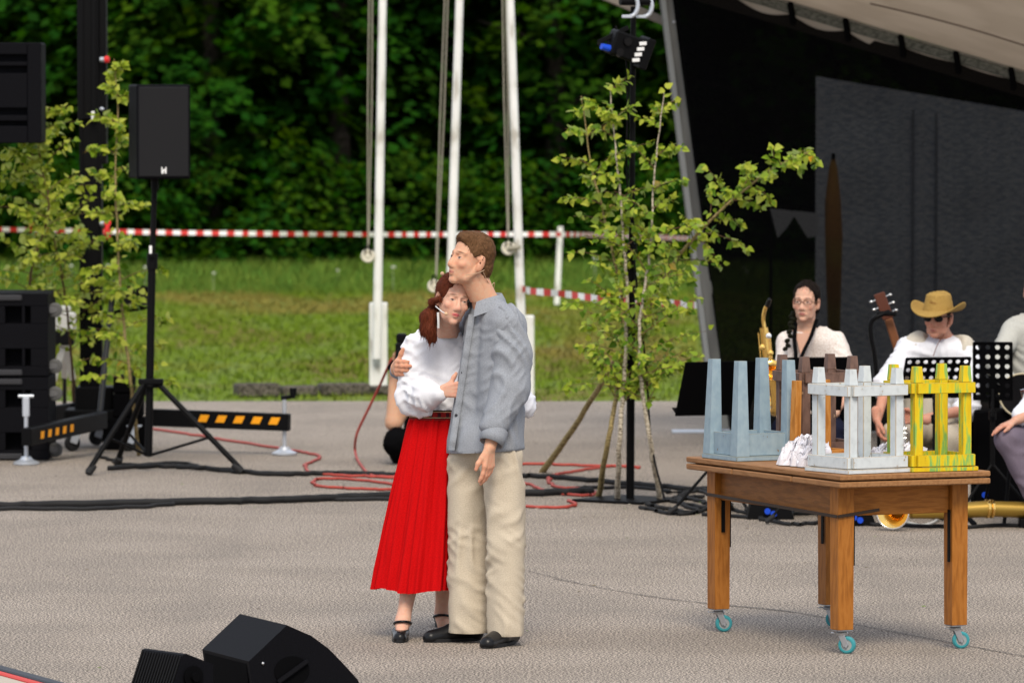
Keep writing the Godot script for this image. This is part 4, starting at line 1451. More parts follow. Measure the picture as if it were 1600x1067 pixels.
func sapling(label: String, pts: Array, r0: float, bark: Material, twig: Material, start: float, nleaf: int, reach: float, group: String, seed_: int, up: float, yellow: float) -> void:
	var r := RandomNumberGenerator.new()
	r.seed = seed_
	var t := thing("birch_sapling", label, "birch", pts[0], group)
	var c := crv(pts, 48)
	var rad := []
	for i in c.size():
		rad.append(lerpf(r0, 0.003, pow(float(i) / (c.size() - 1), 0.8)))
		if i > 0:
			c[i] += Vector3(r.randf_range(-1, 1), 0, r.randf_range(-1, 1)) * 0.004
	var m := M.new()
	m.tube(c, rad, 8)
	wpart(m, "stem", bark, t)
	# side twigs, each with leaves set along it
	var tw := M.new()
	var spots := []
	var n := 30
	for i in n:
		var u := start + (1.0 - start) * pow((i + r.randf() * 0.8) / n, 1.35)
		var at: Vector3 = c[int(u * (c.size() - 1))]
		var nx: Vector3 = c[min(int(u * (c.size() - 1)) + 1, c.size() - 1)]
		var dir := (nx - at).normalized() if nx != at else Vector3.UP
		var ang := i * 2.4 + r.randf_range(-0.4, 0.4)
		var out := Vector3(cos(ang), 0, sin(ang) * 0.7)
		out = (out - dir * out.dot(dir)).normalized()
		var ln := reach * r.randf_range(0.5, 1.15) * (1.2 - 0.85 * (u - start) / (1.0 - start))
		var d0 := (out * 0.8 + dir * up + Vector3(0, 0.25, 0)).normalized()
		var q := [at]
		for s in 5:
			d0 = (d0 + Vector3(r.randf_range(-0.2, 0.2), -0.13, r.randf_range(-0.2, 0.2))).normalized()
			q.append(q[-1] + d0 * ln / 5.0)
		tw.tube(q, [0.0035, 0.003, 0.0026, 0.0022, 0.0018, 0.0012], 5)
		var cc := crv(q, 20)
		for k in range(2, cc.size()):
			spots.append([cc[k], (cc[k] - cc[k - 1]).normalized()])
	for i in range(int(c.size() * (start + 0.15)), c.size()):
		spots.append([c[i], Vector3(r.randf_range(-1, 1), 0.5, r.randf_range(-1, 1)).normalized()])
	wpart(tw, "twigs", twig, t).set_meta("kind", "stuff")
	var more := M.new()
	var cols := [Color(0.16, 0.25, 0.018), Color(0.26, 0.33, 0.028), Color(0.08, 0.16, 0.014), Color(0.36, 0.39, 0.05)]
	for k in nleaf + int(nleaf * (2.2 if r0 < 0.0145 else 1.4)):
		var s: Array = spots[r.randi() % spots.size()]
		var p: Vector3 = s[0]
		var tl := MeshInstance3D.new()
		tl.name = "leaf"
		tl.mesh = leaf_meshes[r.randi() % 3]
		var x := r.randf()
		tl.material_override = leaf_mats[4] if x < 0.012 else (leaf_mats[2] if x < yellow * 0.6 else (leaf_mats[1] if x < 0.3 + yellow * 0.7 else (leaf_mats[0] if x < 0.85 else leaf_mats[3])))
		var ld: Vector3 = (s[1] * 0.4 + Vector3(r.randf_range(-1, 1), r.randf_range(-1.1, 0.35), r.randf_range(-1, 1))).normalized()
		var nn := Vector3(r.randf_range(-0.7, 0.7), r.randf_range(0.0, 1.0), r.randf_range(-0.2, 1.0))
		nn = (nn - ld * nn.dot(ld)).normalized()
		var sz := r.randf_range(0.03, 0.057) * (1.15 if r0 < 0.0145 else 1.0)
		var xf := Transform3D(Basis(ld.cross(nn) * sz, ld * sz, nn * sz), p + ld * 0.012 + Vector3(r.randf_range(-1, 1), r.randf_range(-1, 1), r.randf_range(-1, 1)) * 0.012 - t.position)
		if k < nleaf:
			tl.transform = xf
			t.add_child(tl, true)
		else:
			tl.free()
			more.col = cols[(r.randi() % 4) if r.randf() > yellow * 0.5 else 3 - 2 * (r.randi() % 2)]
			for e in [-1.0, 1.0]:
				more.flat([xf * Vector3(0, 0, 0), xf * Vector3(e * 0.3, 0.1, 0.05), xf * Vector3(e * 0.42, 0.33, 0.08), xf * Vector3(0, 0.35, 0)], xf.basis.z)
				more.flat([xf * Vector3(0, 0.35, 0), xf * Vector3(e * 0.42, 0.33, 0.08), xf * Vector3(e * 0.24, 0.68, 0.03), xf * Vector3(0, 1.05, -0.06)], xf.basis.z)
	var lm := vmat(0.5)
	lm.backlight_enabled = true
	lm.backlight = Color(0.75, 0.8, 0.5)
	part(more, "leaves", lm, t).set_meta("kind", "stuff")

# ---------------------------------------------------------------- table with stools
func wood(a: Color, b: Color, c: Color, seed_: int, scale: Vector3, rough := 0.45) -> StandardMaterial3D:
	return texmat(ntex(0.015, [a.lerp(b, 0.45), b, b.lerp(c, 0.7), b], [0.2, 0.45, 0.6, 0.85], seed_, 512, FastNoiseLite.TYPE_SIMPLEX_SMOOTH, 5), scale, rough, ntex(0.05, [], [], seed_ + 1, 256), 0.05)

func painted(cols: Array, stops: Array, seed_: int, scale: Vector3) -> StandardMaterial3D:
	var m := texmat(ntex(0.02, cols, stops, seed_, 512, FastNoiseLite.TYPE_SIMPLEX_SMOOTH, 5), scale, 0.55)
	m.vertex_color_use_as_albedo = true
	return m

func table_and_stools() -> void:
	var C := Vector3(1.446, 0, 0.054)
	var yaw := deg_to_rad(25.0)
	var t := thing("wooden_table", "orange brown wooden extending table on teal caster wheels", "table", C)
	t.rotation.y = yaw
	var a := lin(0.2, 0.07, 0.011)
	var b := lin(0.3, 0.108, 0.017)
	var c := lin(0.36, 0.14, 0.027)
	var w_leg := wood(a, b, c, 110, Vector3(5, 0.7, 5))
	var w_x := wood(a, b, c, 112, Vector3(0.7, 5, 5))
	var w_z := wood(lin(0.15, 0.058, 0.012), lin(0.22, 0.085, 0.018), lin(0.28, 0.115, 0.028), 114, Vector3(5, 5, 0.7))
	var w_top := wood(lin(0.19, 0.09, 0.035), lin(0.26, 0.125, 0.05), lin(0.31, 0.16, 0.07), 116, Vector3(5, 5, 0.8), 0.6)
	var topy := 0.79
	var m := M.new()
	m.box(T(Vector3(0, topy - 0.0125, 0)), Vector3(0.745, 0.025, 1.5), 0.005)
	part(m, "table_top", w_top, t)
	for k in [[-0.52, 0.46], [0.0, 0.575], [0.52, 0.46]]:
		m = M.new()
		m.box(T(Vector3(0, topy - 0.044, k[0])), Vector3(0.748, 0.026, k[1] - 0.006), 0.005)
		part(m, "draw_leaf", w_top, t)
	var lx := 0.2835
	var lz := 0.595
	for s in [-1.0, 1.0]:
		m = M.new()
		m.box(T(Vector3(s * lx, 0.666, 0)), Vector3(0.022, 0.13, lz * 2 - 0.08), 0.003)
		part(m, "apron", w_z, t)
		m = M.new()
		m.box(T(Vector3(0, 0.666, s * lz)), Vector3(lx * 2 - 0.08, 0.13, 0.022), 0.003)
		part(m, "apron", w_x, t)
	for sx in [-1.0, 1.0]:
		for sz in [-1.0, 1.0]:
			m = M.new()
			m.taper(T(Vector3(sx * lx, 0.106, sz * lz)), Vector2(0.074, 0.074), Vector2(0.078, 0.078), 0.625)
			var leg := part(m, "leg", w_leg, t)
			# iron plate on the inner face
			m = M.new()
			m.box(T(Vector3(sx * lx - sx * 0.0, 0.535, sz * lz - sz * 0.046)), Vector3(0.018, 0.16, 0.005), 0.001)
			var pl := part(m, "iron_plate", mats.black, leg)
			m = M.new()
			var ex: float = sx * lx - sx * 0.046
			m.box(T(Vector3(ex, 0.5, sz * lz + 0.02)), Vector3(0.005, 0.23, 0.02), 0.001)
			part(m, "iron_plate", mats.black, leg)
			caster(t, Vector3(sx * lx, 0, sz * lz), -0.5 + 0.22 * sx * sz)
	# perforated iron strap nailed round the apron
	m = M.new()
	m.bar(Vector3(-lx - 0.047, 0.625, -lz - 0.03), Vector3(-lx - 0.047, 0.602, lz + 0.043), 0.014, 0.004, 0.001, Vector3(1, 0, 0))
	part(m, "iron_strap", flatmat(lin(0.03, 0.018, 0.012), 0.5), t)
	m = M.new()
	m.bar(Vector3(-lx - 0.046, 0.602, lz + 0.047), Vector3(-lx + 0.16, 0.627, lz + 0.047), 0.014, 0.004, 0.001)
	part(m, "iron_strap", flatmat(lin(0.03, 0.018, 0.012), 0.5), t)
	# stools, upside down
	var base := Vector3(0, topy + 0.001, 0)
	var blue := painted([lin(0.2, 0.13, 0.07), lin(0.22, 0.3, 0.36), lin(0.25, 0.335, 0.39), lin(0.275, 0.36, 0.41)], [0.09, 0.11, 0.5, 0.8], 120, Vector3(2, 1.4, 2))
	plain_stool(t, Vector3(-0.19, 0, -0.455), 0.03, blue, mats_edge("blue"), 0.33, 0.45, 0.1, "grey blue painted stool upside down on the left end of the table", "stool")
	var brown := painted([lin(0.3, 0.2, 0.13), lin(0.1, 0.06, 0.048), lin(0.14, 0.085, 0.068), lin(0.165, 0.1, 0.08)], [0.12, 0.15, 0.5, 0.8], 124, Vector3(2, 1, 2))
	railed_stool(t, Vector3(0.17, 0, -0.5), -0.05, brown, 0.33, 0.46, "dull mauve brown stool upside down at the back of the table")
	var white := painted([lin(0.3, 0.22, 0.13), lin(0.47, 0.5, 0.515), lin(0.52, 0.555, 0.57), lin(0.55, 0.585, 0.6)], [0.12, 0.16, 0.4, 0.75], 128, Vector3(2.2, 1.7, 2.2))
	railed_stool(t, Vector3(-0.185, 0, 0.555), 0.12, white, 0.335, 0.455, "chipped white stool upside down on the near corner of the table")
	var yellow := painted([lin(0.1, 0.06, 0.01), lin(0.55, 0.37, 0.01), lin(0.62, 0.46, 0.012), lin(0.45, 0.45, 0.04), lin(0.2, 0.38, 0.09)], [0.06, 0.1, 0.56, 0.64, 0.76], 132, Vector3(2.6, 0.4, 2.6))
	railed_stool(t, Vector3(0.165, 0, 0.565), -0.05, yellow, 0.325, 0.46, "yellow and green painted stool upside down at the table's right end")
	var nat := wood(lin(0.25, 0.09, 0.015), lin(0.42, 0.17, 0.03), lin(0.5, 0.24, 0.07), 136, Vector3(4, 0.8, 4))
	plain_stool(t, Vector3(0.035, 0, -0.19), 0.2, nat, nat, 0.25, 0.36, 0.03, "bare orange wooden stool behind the white stool", "stool")
	# crumpled cloths
	var cl := flatmat(lin(0.74, 0.72, 0.76), 0.9)
	crumple("crumpled_cloth", "crumpled white cloth lying between the blue and white stools", t, Vector3(-0.2, topy, 0.1), Vector3(0.095, 0.15, 0.17), cl, 31)
	crumple("crumpled_cloth", "crumpled white cloth lying behind the white and yellow stools", t, Vector3(0.2, topy, 0.2), Vector3(0.15, 0.12, 0.15), cl, 33)

func mats_edge(_n: String) -> Material:
	return null

func on_table(t: Node3D, called: String, label: String, category: String, at: Vector3, turn: float, group := "") -> Node3D:
	var s := thing(called, label, category, t.transform * (at + Vector3(0, 0.7905, 0)), group)
	s.rotation.y = t.rotation.y + turn
	return s

func worn() -> M:
	var m := M.new()
	m.edge = Color(0.72, 0.56, 0.4)
	return m

func plain_stool(t: Node3D, at: Vector3, turn: float, mat: Material, _e: Material, w: float, h: float, ap: float, label: String, cat: String) -> void:
	var s := on_table(t, "wooden_stool", label, cat, at, turn, "stools turned upside down on the table")
	var m := worn()
	m.box(T(Vector3(0, 0.011, 0)), Vector3(w, 0.022, w), 0.003)
	part(m, "seat", mat, s)
	var q := w / 2 - 0.035
	for k in 4:
		m = worn()
		m.box(T(Vector3(0, 0.023 + ap / 2, 0), k * PI / 2) * T(Vector3(0, 0, q)), Vector3(w - 0.12, ap, 0.02), 0.002)
		part(m, "apron", mat, s)
	for k in 4:
		m = worn()
		var sx := 1.0 if k % 2 == 0 else -1.0
		var sz := 1.0 if k < 2 else -1.0
		m.taper(T(Vector3(sx * (w / 2 - 0.036), 0.023, sz * (w / 2 - 0.036))), Vector2(0.064, 0.064) * (w / 0.33) ** 2, Vector2(0.042, 0.042) * w / 0.33, h - 0.023, Vector2(sx * -0.006, sz * -0.006))
		part(m, "leg", mat, s)

func railed_stool(t: Node3D, at: Vector3, turn: float, mat: Material, w: float, h: float, label: String) -> void:
	var s := on_table(t, "wooden_stool", label, "stool", at, turn, "stools turned upside down on the table")
	var m := worn()
	m.box(T(Vector3(0, 0.01, 0)), Vector3(w, 0.02, w), 0.003)
	part(m, "seat", mat, s)
	var q := w / 2 - 0.045
	for k in 4:
		m = worn()
		var xf := T(Vector3.ZERO, k * PI / 2)
		m.box(xf * T(Vector3(0.009, 0.048, q + 0.032)), Vector3(w - 0.045, 0.05, 0.018), 0.002)
		part(m, "apron", mat, s)
		m = worn()
		m.box(xf * T(Vector3(0.009, h - 0.095, q + 0.032)), Vector3(w - 0.045, 0.046, 0.018), 0.002)
		part(m, "rail", mat, s)
	for k in 4:
		m = worn()
		var sx := 1.0 if k % 2 == 0 else -1.0
		var sz := 1.0 if k < 2 else -1.0
		var p := Vector3(sx * q, 0.021, sz * q)
		m.box(T(p + Vector3(0, (h - 0.09) / 2, 0)), Vector3(0.044, h - 0.09, 0.044), 0.003)
		m.taper(T(p + Vector3(0, h - 0.09, 0)), Vector2(0.044, 0.044), Vector2(0.034, 0.034), 0.069)
		part(m, "leg", mat, s)

func caster(t: Node3D, p: Vector3, turn: float) -> void:
	var m := M.new()
	m.box(T(p + Vector3(0, 0.1025, 0)), Vector3(0.07, 0.005, 0.07), 0.001)
	m.lathe(T(p + Vector3(0, 0.08, 0)), [Vector2(0, 0), Vector2(0.026, 0), Vector2(0.028, 0.01), Vector2(0.02, 0.02), Vector2(0, 0.02)], 16)
	var xf := T(p, turn)
	for s in [-1.0, 1.0]:
		m.bar(xf * Vector3(0.024, 0.034, s * 0.019), xf * Vector3(0, 0.088, s * 0.021), 0.026, 0.004, 0.001, xf.basis * Vector3(0, 0, 1))
	m.tube([xf * Vector3(0.024, 0.034, -0.024), xf * Vector3(0.024, 0.034, 0.024)], 0.006, 8)
	m.box(xf * T(Vector3(-0.025, 0.09, 0)), Vector3(0.045, 0.006, 0.025), 0.002)
	var c := part(m, "caster", mats.steel, t)
	m = M.new()
	var wx := xf * Transform3D(Basis(Vector3.RIGHT, PI / 2), Vector3(0.024, 0.038, 0))
	m.lathe(wx, [Vector2(0.024, -0.014), Vector2(0.032, -0.014), Vector2(0.038, -0.009), Vector2(0.038, 0.009), Vector2(0.032, 0.014), Vector2(0.024, 0.014)], 24)
	part(m, "tyre", flatmat(lin(0.04, 0.24, 0.27), 0.5), c)
	m = M.new()
	m.lathe(wx, [Vector2(0, -0.012), Vector2(0.0245, -0.012), Vector2(0.0245, 0.012), Vector2(0, 0.012)], 20)
	part(m, "rim", flatmat(lin(0.28, 0.3, 0.3), 0.5), c)

func crumple(called: String, label: String, t: Node3D, at: Vector3, r: Vector3, mat: Material, seed_: int) -> void:
	noise.seed = seed_
	noise.frequency = 1.0
	var rows := []
	for i in 90:
		var row := PackedVector3Array()
		for k in 90:
			var u := i / 44.5 - 1.0
			var v := k / 44.5 - 1.0
			var q := Vector2(u, v) * (maxf(absf(u), absf(v)) / maxf(Vector2(u, v).length(), 1e-4))
			var edge := 1.0 + 0.3 * noise.get_noise_2d(atan2(v, u) * 1.6, 5.0)
			var env := pow(maxf(1.0 - q.length_squared(), 0.0), 0.45)
			var a1 := 1.0 - 2.0 * absf(noise.get_noise_2d(q.x * 1.5, q.y * 1.5 + 20.0))
			var a2 := 1.0 - 2.0 * absf(noise.get_noise_2d(q.x * 3.1 + a1, q.y * 3.1 - 9.0))
			var a3 := 1.0 - 2.0 * absf(noise.get_noise_2d(q.x * 6.0 - a2, q.y * 6.0 + 3.0))
			var y := env * r.y * (0.15 + 0.5 * a1 + 0.25 * a2 + 0.1 * a3)
			var sx := 0.28 * noise.get_noise_2d(q.x * 2.2 + 40.0, q.y * 2.2) + 0.1 * a2
			var sz := 0.28 * noise.get_noise_2d(q.x * 2.2, q.y * 2.2 + 60.0) + 0.1 * a3
			row.append(Vector3((q.x * edge + sx * env) * r.x, maxf(y, 0.0) + 0.003, (q.y * edge + sz * env) * r.z))
		rows.append(row)
	var m := M.new()
	m.grid(rows)
	var o := single(m, called, mat, label, "cloth", "crumpled cloths on the table")
	o.transform = t.transform * T(at + Vector3(0, 0.001, 0))

# ---------------------------------------------------------------- band gear
func music_stand(label: String, ctr: Vector3, w: float, h: float, yaw: float, tilt: float, holes: bool) -> void:
	var base := ctr * Vector3(1, 0, 1)
	var t := thing("music_stand", label, "music stand", base, "black music stands of the band")
	var xf := Transform3D(Basis(Vector3.UP, yaw) * Basis(Vector3.RIGHT, tilt), Vector3(0, ctr.y, 0))
	var m := M.new()
	if holes:
		var nx := int(round(w / 0.05))
		var ny := int(round(h / 0.055))
		var cx := w / nx
		var cy := h / ny
		for i in nx:
			for j in ny:
				var o := Vector3(-w / 2 + (i + 0.5) * cx, -h / 2 + (j + 0.5) * cy, 0)
				for s in 8:
					var a0 := TAU * s / 8.0
					var a1 := TAU * (s + 1) / 8.0
					var k0 := 1.0 / maxf(absf(cos(a0)), absf(sin(a0)))
					var k1 := 1.0 / maxf(absf(cos(a1)), absf(sin(a1)))
					var i0 := Vector3(cos(a0) * 0.25 * cy, sin(a0) * 0.25 * cy, 0)
					var i1 := Vector3(cos(a1) * 0.25 * cy, sin(a1) * 0.25 * cy, 0)
					var o0 := Vector3(cos(a0) * k0 * cx / 2, sin(a0) * k0 * cy / 2, 0)
					var o1 := Vector3(cos(a1) * k1 * cx / 2, sin(a1) * k1 * cy / 2, 0)
					m.flat([xf * (o + i0), xf * (o + o0), xf * (o + o1), xf * (o + i1)], xf.basis * Vector3(0, 0, 1))
		for e in [[Vector3(0, h / 2, 0), Vector3(w, 0.008, 0.008)], [Vector3(0, -h / 2, 0), Vector3(w, 0.008, 0.008)], [Vector3(w / 2, 0, 0), Vector3(0.008, h, 0.0082)], [Vector3(-w / 2, 0, 0), Vector3(0.008, h, 0.0082)]]:
			m.box(xf * T(e[0]), e[1], 0.002)
	else:
		m.prism(PackedVector2Array([Vector2(-w / 2, h / 2), Vector2(w / 2, h / 2), Vector2(w / 2 * 0.98, -h / 2), Vector2(-w / 2 * 0.98, -h / 2)]), 0.006, xf)
	part(m, "desk", mats.black_matte, t)
	m = M.new()
	m.box(xf * T(Vector3(0, -h / 2 + 0.005, -0.04)), Vector3(w * 0.95, 0.006, 0.08), 0.002)
	part(m, "ledge", mats.black_matte, t)
	m = M.new()
	m.tube([Vector3(0, 0.3, 0.0), Vector3(0, 0.62, 0)], 0.014, 10)
	m.tube([Vector3(0, 0.6, 0), xf * Vector3(0, -h * 0.3, 0.012)], 0.01, 10)
	part(m, "pole", mats.black, t)
	m = M.new()
	m.lathe(T(Vector3(0, 0.57, 0)), [Vector2(0, 0), Vector2(0.022, 0), Vector2(0.022, 0.05), Vector2(0, 0.05)], 12)
	m.tube([Vector3(0, 0.6, 0.01), Vector3(0.0, 0.6, 0.045)], 0.012, 8)
	part(m, "clutch", mats.black, t)
	for k in 3:
		var a := yaw + k * TAU / 3.0 + 0.5
		m = M.new()
		m.tube([Vector3(0, 0.32, 0), Vector3(cos(a) * 0.28, 0.012, sin(a) * 0.28)], 0.009, 8)
		var lg := part(m, "leg", mats.black, t)
		m = M.new()
		m.tube([Vector3(cos(a) * 0.24, 0.05, sin(a) * 0.24), Vector3(cos(a) * 0.29, 0.016, sin(a) * 0.29)], 0.015, 8)
		part(m, "rubber_foot", mats.rubber, lg)

func chair(label: String, p: Vector3, yaw: float) -> void:
	var t := thing("band_chair", label, "chair", p, "black chairs of the band")
	t.rotation.y = yaw
	var m := M.new()
	m.box(T(Vector3(0, 0.435, 0)), Vector3(0.44, 0.04, 0.42), 0.015)
	part(m, "seat", mats.black_matte, t)
	m = M.new()
	m.box(Transform3D(Basis(Vector3.RIGHT, -0.12), Vector3(0, 0.68, -0.235)), Vector3(0.42, 0.34, 0.03), 0.012)
	part(m, "backrest", mats.black_matte, t)
	for s in [[-1, -1], [1, -1], [-1, 1], [1, 1]]:
		m = M.new()
		m.tube([Vector3(s[0] * 0.19, 0.418, s[1] * 0.17), Vector3(s[0] * 0.21, 0.005, s[1] * 0.21)], 0.011, 8)
		if s[1] < 0:
			m.tube([Vector3(s[0] * 0.19, 0.42, -0.19), Vector3(s[0] * 0.19, 0.6, -0.25), Vector3(s[0] * 0.19, 0.82, -0.275)], 0.011, 8)
		part(m, "leg", mats.black, t)

func band_gear() -> void:
	music_stand("solid black music stand desk beside the tent post, left of the blue stool", Vector3(1.184, 0.729, -8), 0.47, 0.36, 0.35, 0.5, false)
	music_stand("solid black music stand desk in front of the saxophone player", Vector3(1.702, 0.789, -7.3), 0.36, 0.34, 0.2, 0.45, false)
	music_stand("perforated black music stand in front of the man in the straw hat", Vector3(2.38, 0.829, -7.2), 0.38, 0.26, 0.25, 0.5, true)
	music_stand("perforated black music stand at right between hat wearer and guitarist", Vector3(2.735, 0.847, -7.6), 0.22, 0.34, -0.1, 0.25, true)
	chair("black chair under the saxophone player", Vector3(1.722, -0.013, -8.45) * Vector3(1, 0, 1), -0.2)
	chair("black chair under the man in the straw hat", Vector3(2.464, -0.01, -8.4) * Vector3(1, 0, 1), -0.2)
	chair("black chair under the guitarist at the right edge", Vector3(3.024, -0.031, -8.7) * Vector3(1, 0, 1), 0.0)
	chair("black chair under the person in mauve trousers at the right edge", Vector3(3.059, 0.073, -7.2) * Vector3(1, 0, 1), -0.6)
	# amplifier behind
	var am := thing("amplifier", "black amplifier box on the ground at the right edge behind the chairs", "amplifier", Vector3(2.908, 0.054, -8) * Vector3(1, 0, 1))
	var m := M.new()
	m.box(T(Vector3(0, 0.305, -0.1)), Vector3(0.5, 0.6, 0.3), 0.012)
	part(m, "cabinet", mats.black_matte, am)
	for k in 2:
		m = M.new()
		m.tube([Vector3(-0.19 + k * 0.0, 0.12 - k * 0.0, 0.052), Vector3(-0.19, 0.12, 0.07)], 0.018, 10)
	part(m, "socket", mats.blue, am)
	m = M.new()
	m.box(T(Vector3(0, 0.31, 0.052)), Vector3(0.46, 0.5, 0.006), 0.002)
	part(m, "grille", mats.black_matte, am)
	wedge_box("black floor monitor wedge with blue plugs seen under the table", Vector3(1.475, 0, -7.62), 0.27, 0.15, 0.2)
	wedge_box("black floor box with a blue plug beside the polished bell", Vector3(1.939, 0, -7.108), 0.22, 0.12, 0.2)
	saxophone()
	trumpet()
	guitars()
	long_horn()

func wedge_box(label: String, p: Vector3, w: float, h: float, d: float) -> void:
	var t := thing("floor_wedge", label, "floor monitor", p, "floor boxes among the cables")
	var m := M.new()
	m.prism(PackedVector2Array([Vector2(-w / 2, 0.003), Vector2(w / 2, 0.003), Vector2(w * 0.28, h), Vector2(-w * 0.38, h)]), d, T(Vector3(0, 0, -d / 2)))
	part(m, "cabinet", mats.black, t)
	for k in 2:
		m = M.new()
		m.tube([Vector3(-0.02 + k * 0.035, 0.05 - k * 0.015, 0.001), Vector3(-0.02 + k * 0.035, 0.05 - k * 0.015, 0.03)], [0.016, 0.018], 10)
		part(m, "plug", mats.blue, t)
	m = M.new()
	m.tube([Vector3(0.05, h * 0.75, 0.001), Vector3(0.05, h * 0.75, 0.006)], 0.022, 14)
	part(m, "dial", mats.zinc, t)

func saxophone() -> void:
	var t := thing("saxophone", "golden brass saxophone held upright by the seated player", "saxophone", Vector3(1.483, 0.62, -7.75))
	var m := M.new()
	var body := crv([Vector3(1.438, 1.088, -7.75), Vector3(1.457, 0.913, -7.75), Vector3(1.476, 0.73, -7.75), Vector3(1.489, 0.637, -7.72), Vector3(1.508, 0.625, -7.66), Vector3(1.517, 0.665, -7.6), Vector3(1.504, 0.776, -7.56), Vector3(1.477, 0.857, -7.53)], 42)
	var rad := []
	for i in body.size():
		var u := float(i) / (body.size() - 1)
		rad.append(lerpf(0.024, 0.05, u))
	m.tube(body, rad, 18, false)
	wpart(m, "body", mats.brass, t)
	m = M.new()
	m.tube(crv([Vector3(1.442, 1.085, -7.75), Vector3(1.435, 1.14, -7.75), Vector3(1.445, 1.198, -7.74), Vector3(1.463, 1.228, -7.72)], 14), 0.011, 10)
	var nk := wpart(m, "neck", mats.brass, t)
	m = M.new()
	m.tube([Vector3(1.456, 1.213, -7.73), Vector3(1.469, 1.247, -7.71), Vector3(1.465, 1.254, -7.7)], [0.015, 0.013, 0.009], 10)
	m.shift(-t.position)
	part(m, "mouthpiece", mats.black_gloss, nk)
	m = M.new()
	m.lathe(along(Vector3(-0.12, 0.72, 0.68), Vector3(1.485, 0.82, -7.55)), [Vector2(0.04, -0.03), Vector2(0.045, 0.0), Vector2(0.055, 0.03), Vector2(0.075, 0.05), Vector2(0.078, 0.05), Vector2(0.05, 0.02), Vector2(0.03, -0.03)], 28, true)
	wpart(m, "bell", mats.brass, t)
	for i in 12:
		m = M.new()
		var u := 0.05 + i * 0.048
		var p: Vector3 = body[int(u * 41)]
		var s := 1.0 if i % 2 == 0 else -1.0
		m.lathe(Transform3D(Basis(Vector3.RIGHT, PI / 2 - 0.1), p + Vector3(s * 0.022, 0, 0.03)), [Vector2(0, 0), Vector2(0.014, 0), Vector2(0.016, 0.004), Vector2(0, 0.007)], 12)
		wpart(m, "key", mats.brass if i % 3 else mats.silver, t)
	for s in [-0.035, 0.03]:
		m = M.new()
		m.tube([Vector3(1.441, 1.06, -7.73) + Vector3(s, 0, 0), Vector3(1.471, 0.731, -7.73) + Vector3(s, 0, 0)], 0.004, 6)
		wpart(m, "key_rod", mats.brass, t)

func trumpet() -> void:
	var t := thing("trumpet", "silver trumpet held bell down by the man in the hat", "trumpet", Vector3(2.219, 0.41, -7.6))
	var m := M.new()
	var a := Vector3(2.19, 0.683, -7.6)
	var b := Vector3(2.212, 0.282, -7.6)
	m.tube([a, a.lerp(b, 0.6), b], [0.006, 0.006, 0.006], 10)
	m.tube([a + Vector3(0.035, -0.02, 0), b + Vector3(0.035, 0.02, 0)], 0.006, 10)
	var loop := []
	for i in 9:
		var q := PI * i / 8.0
		loop.append(a + Vector3(0.0175 - 0.0175 * cos(q), 0.0175 * sin(q), 0))
	m.tube(loop, 0.006, 8)
	wpart(m, "tubing", mats.silver, t)
	m = M.new()
	m.lathe(along(Vector3(0.02, -1, 0), b + Vector3(0.0, 0.06, 0)), [Vector2(0.006, -0.06), Vector2(0.012, 0.0), Vector2(0.02, 0.03), Vector2(0.035, 0.055), Vector2(0.06, 0.07)], 20, true)
	wpart(m, "bell", mats.silver, t)
	for k in 3:
		m = M.new()
		var p := a.lerp(b, 0.4) + Vector3(0.018, -0.028 * k, 0)
		m.tube([p + Vector3(0, 0, -0.05), p + Vector3(0, 0, 0.05)], 0.011, 12)
		m.tube([p + Vector3(-0.025, 0, 0.052), p + Vector3(0.025, 0, 0.052)], 0.009, 10)
		wpart(m, "valve", mats.silver, t)

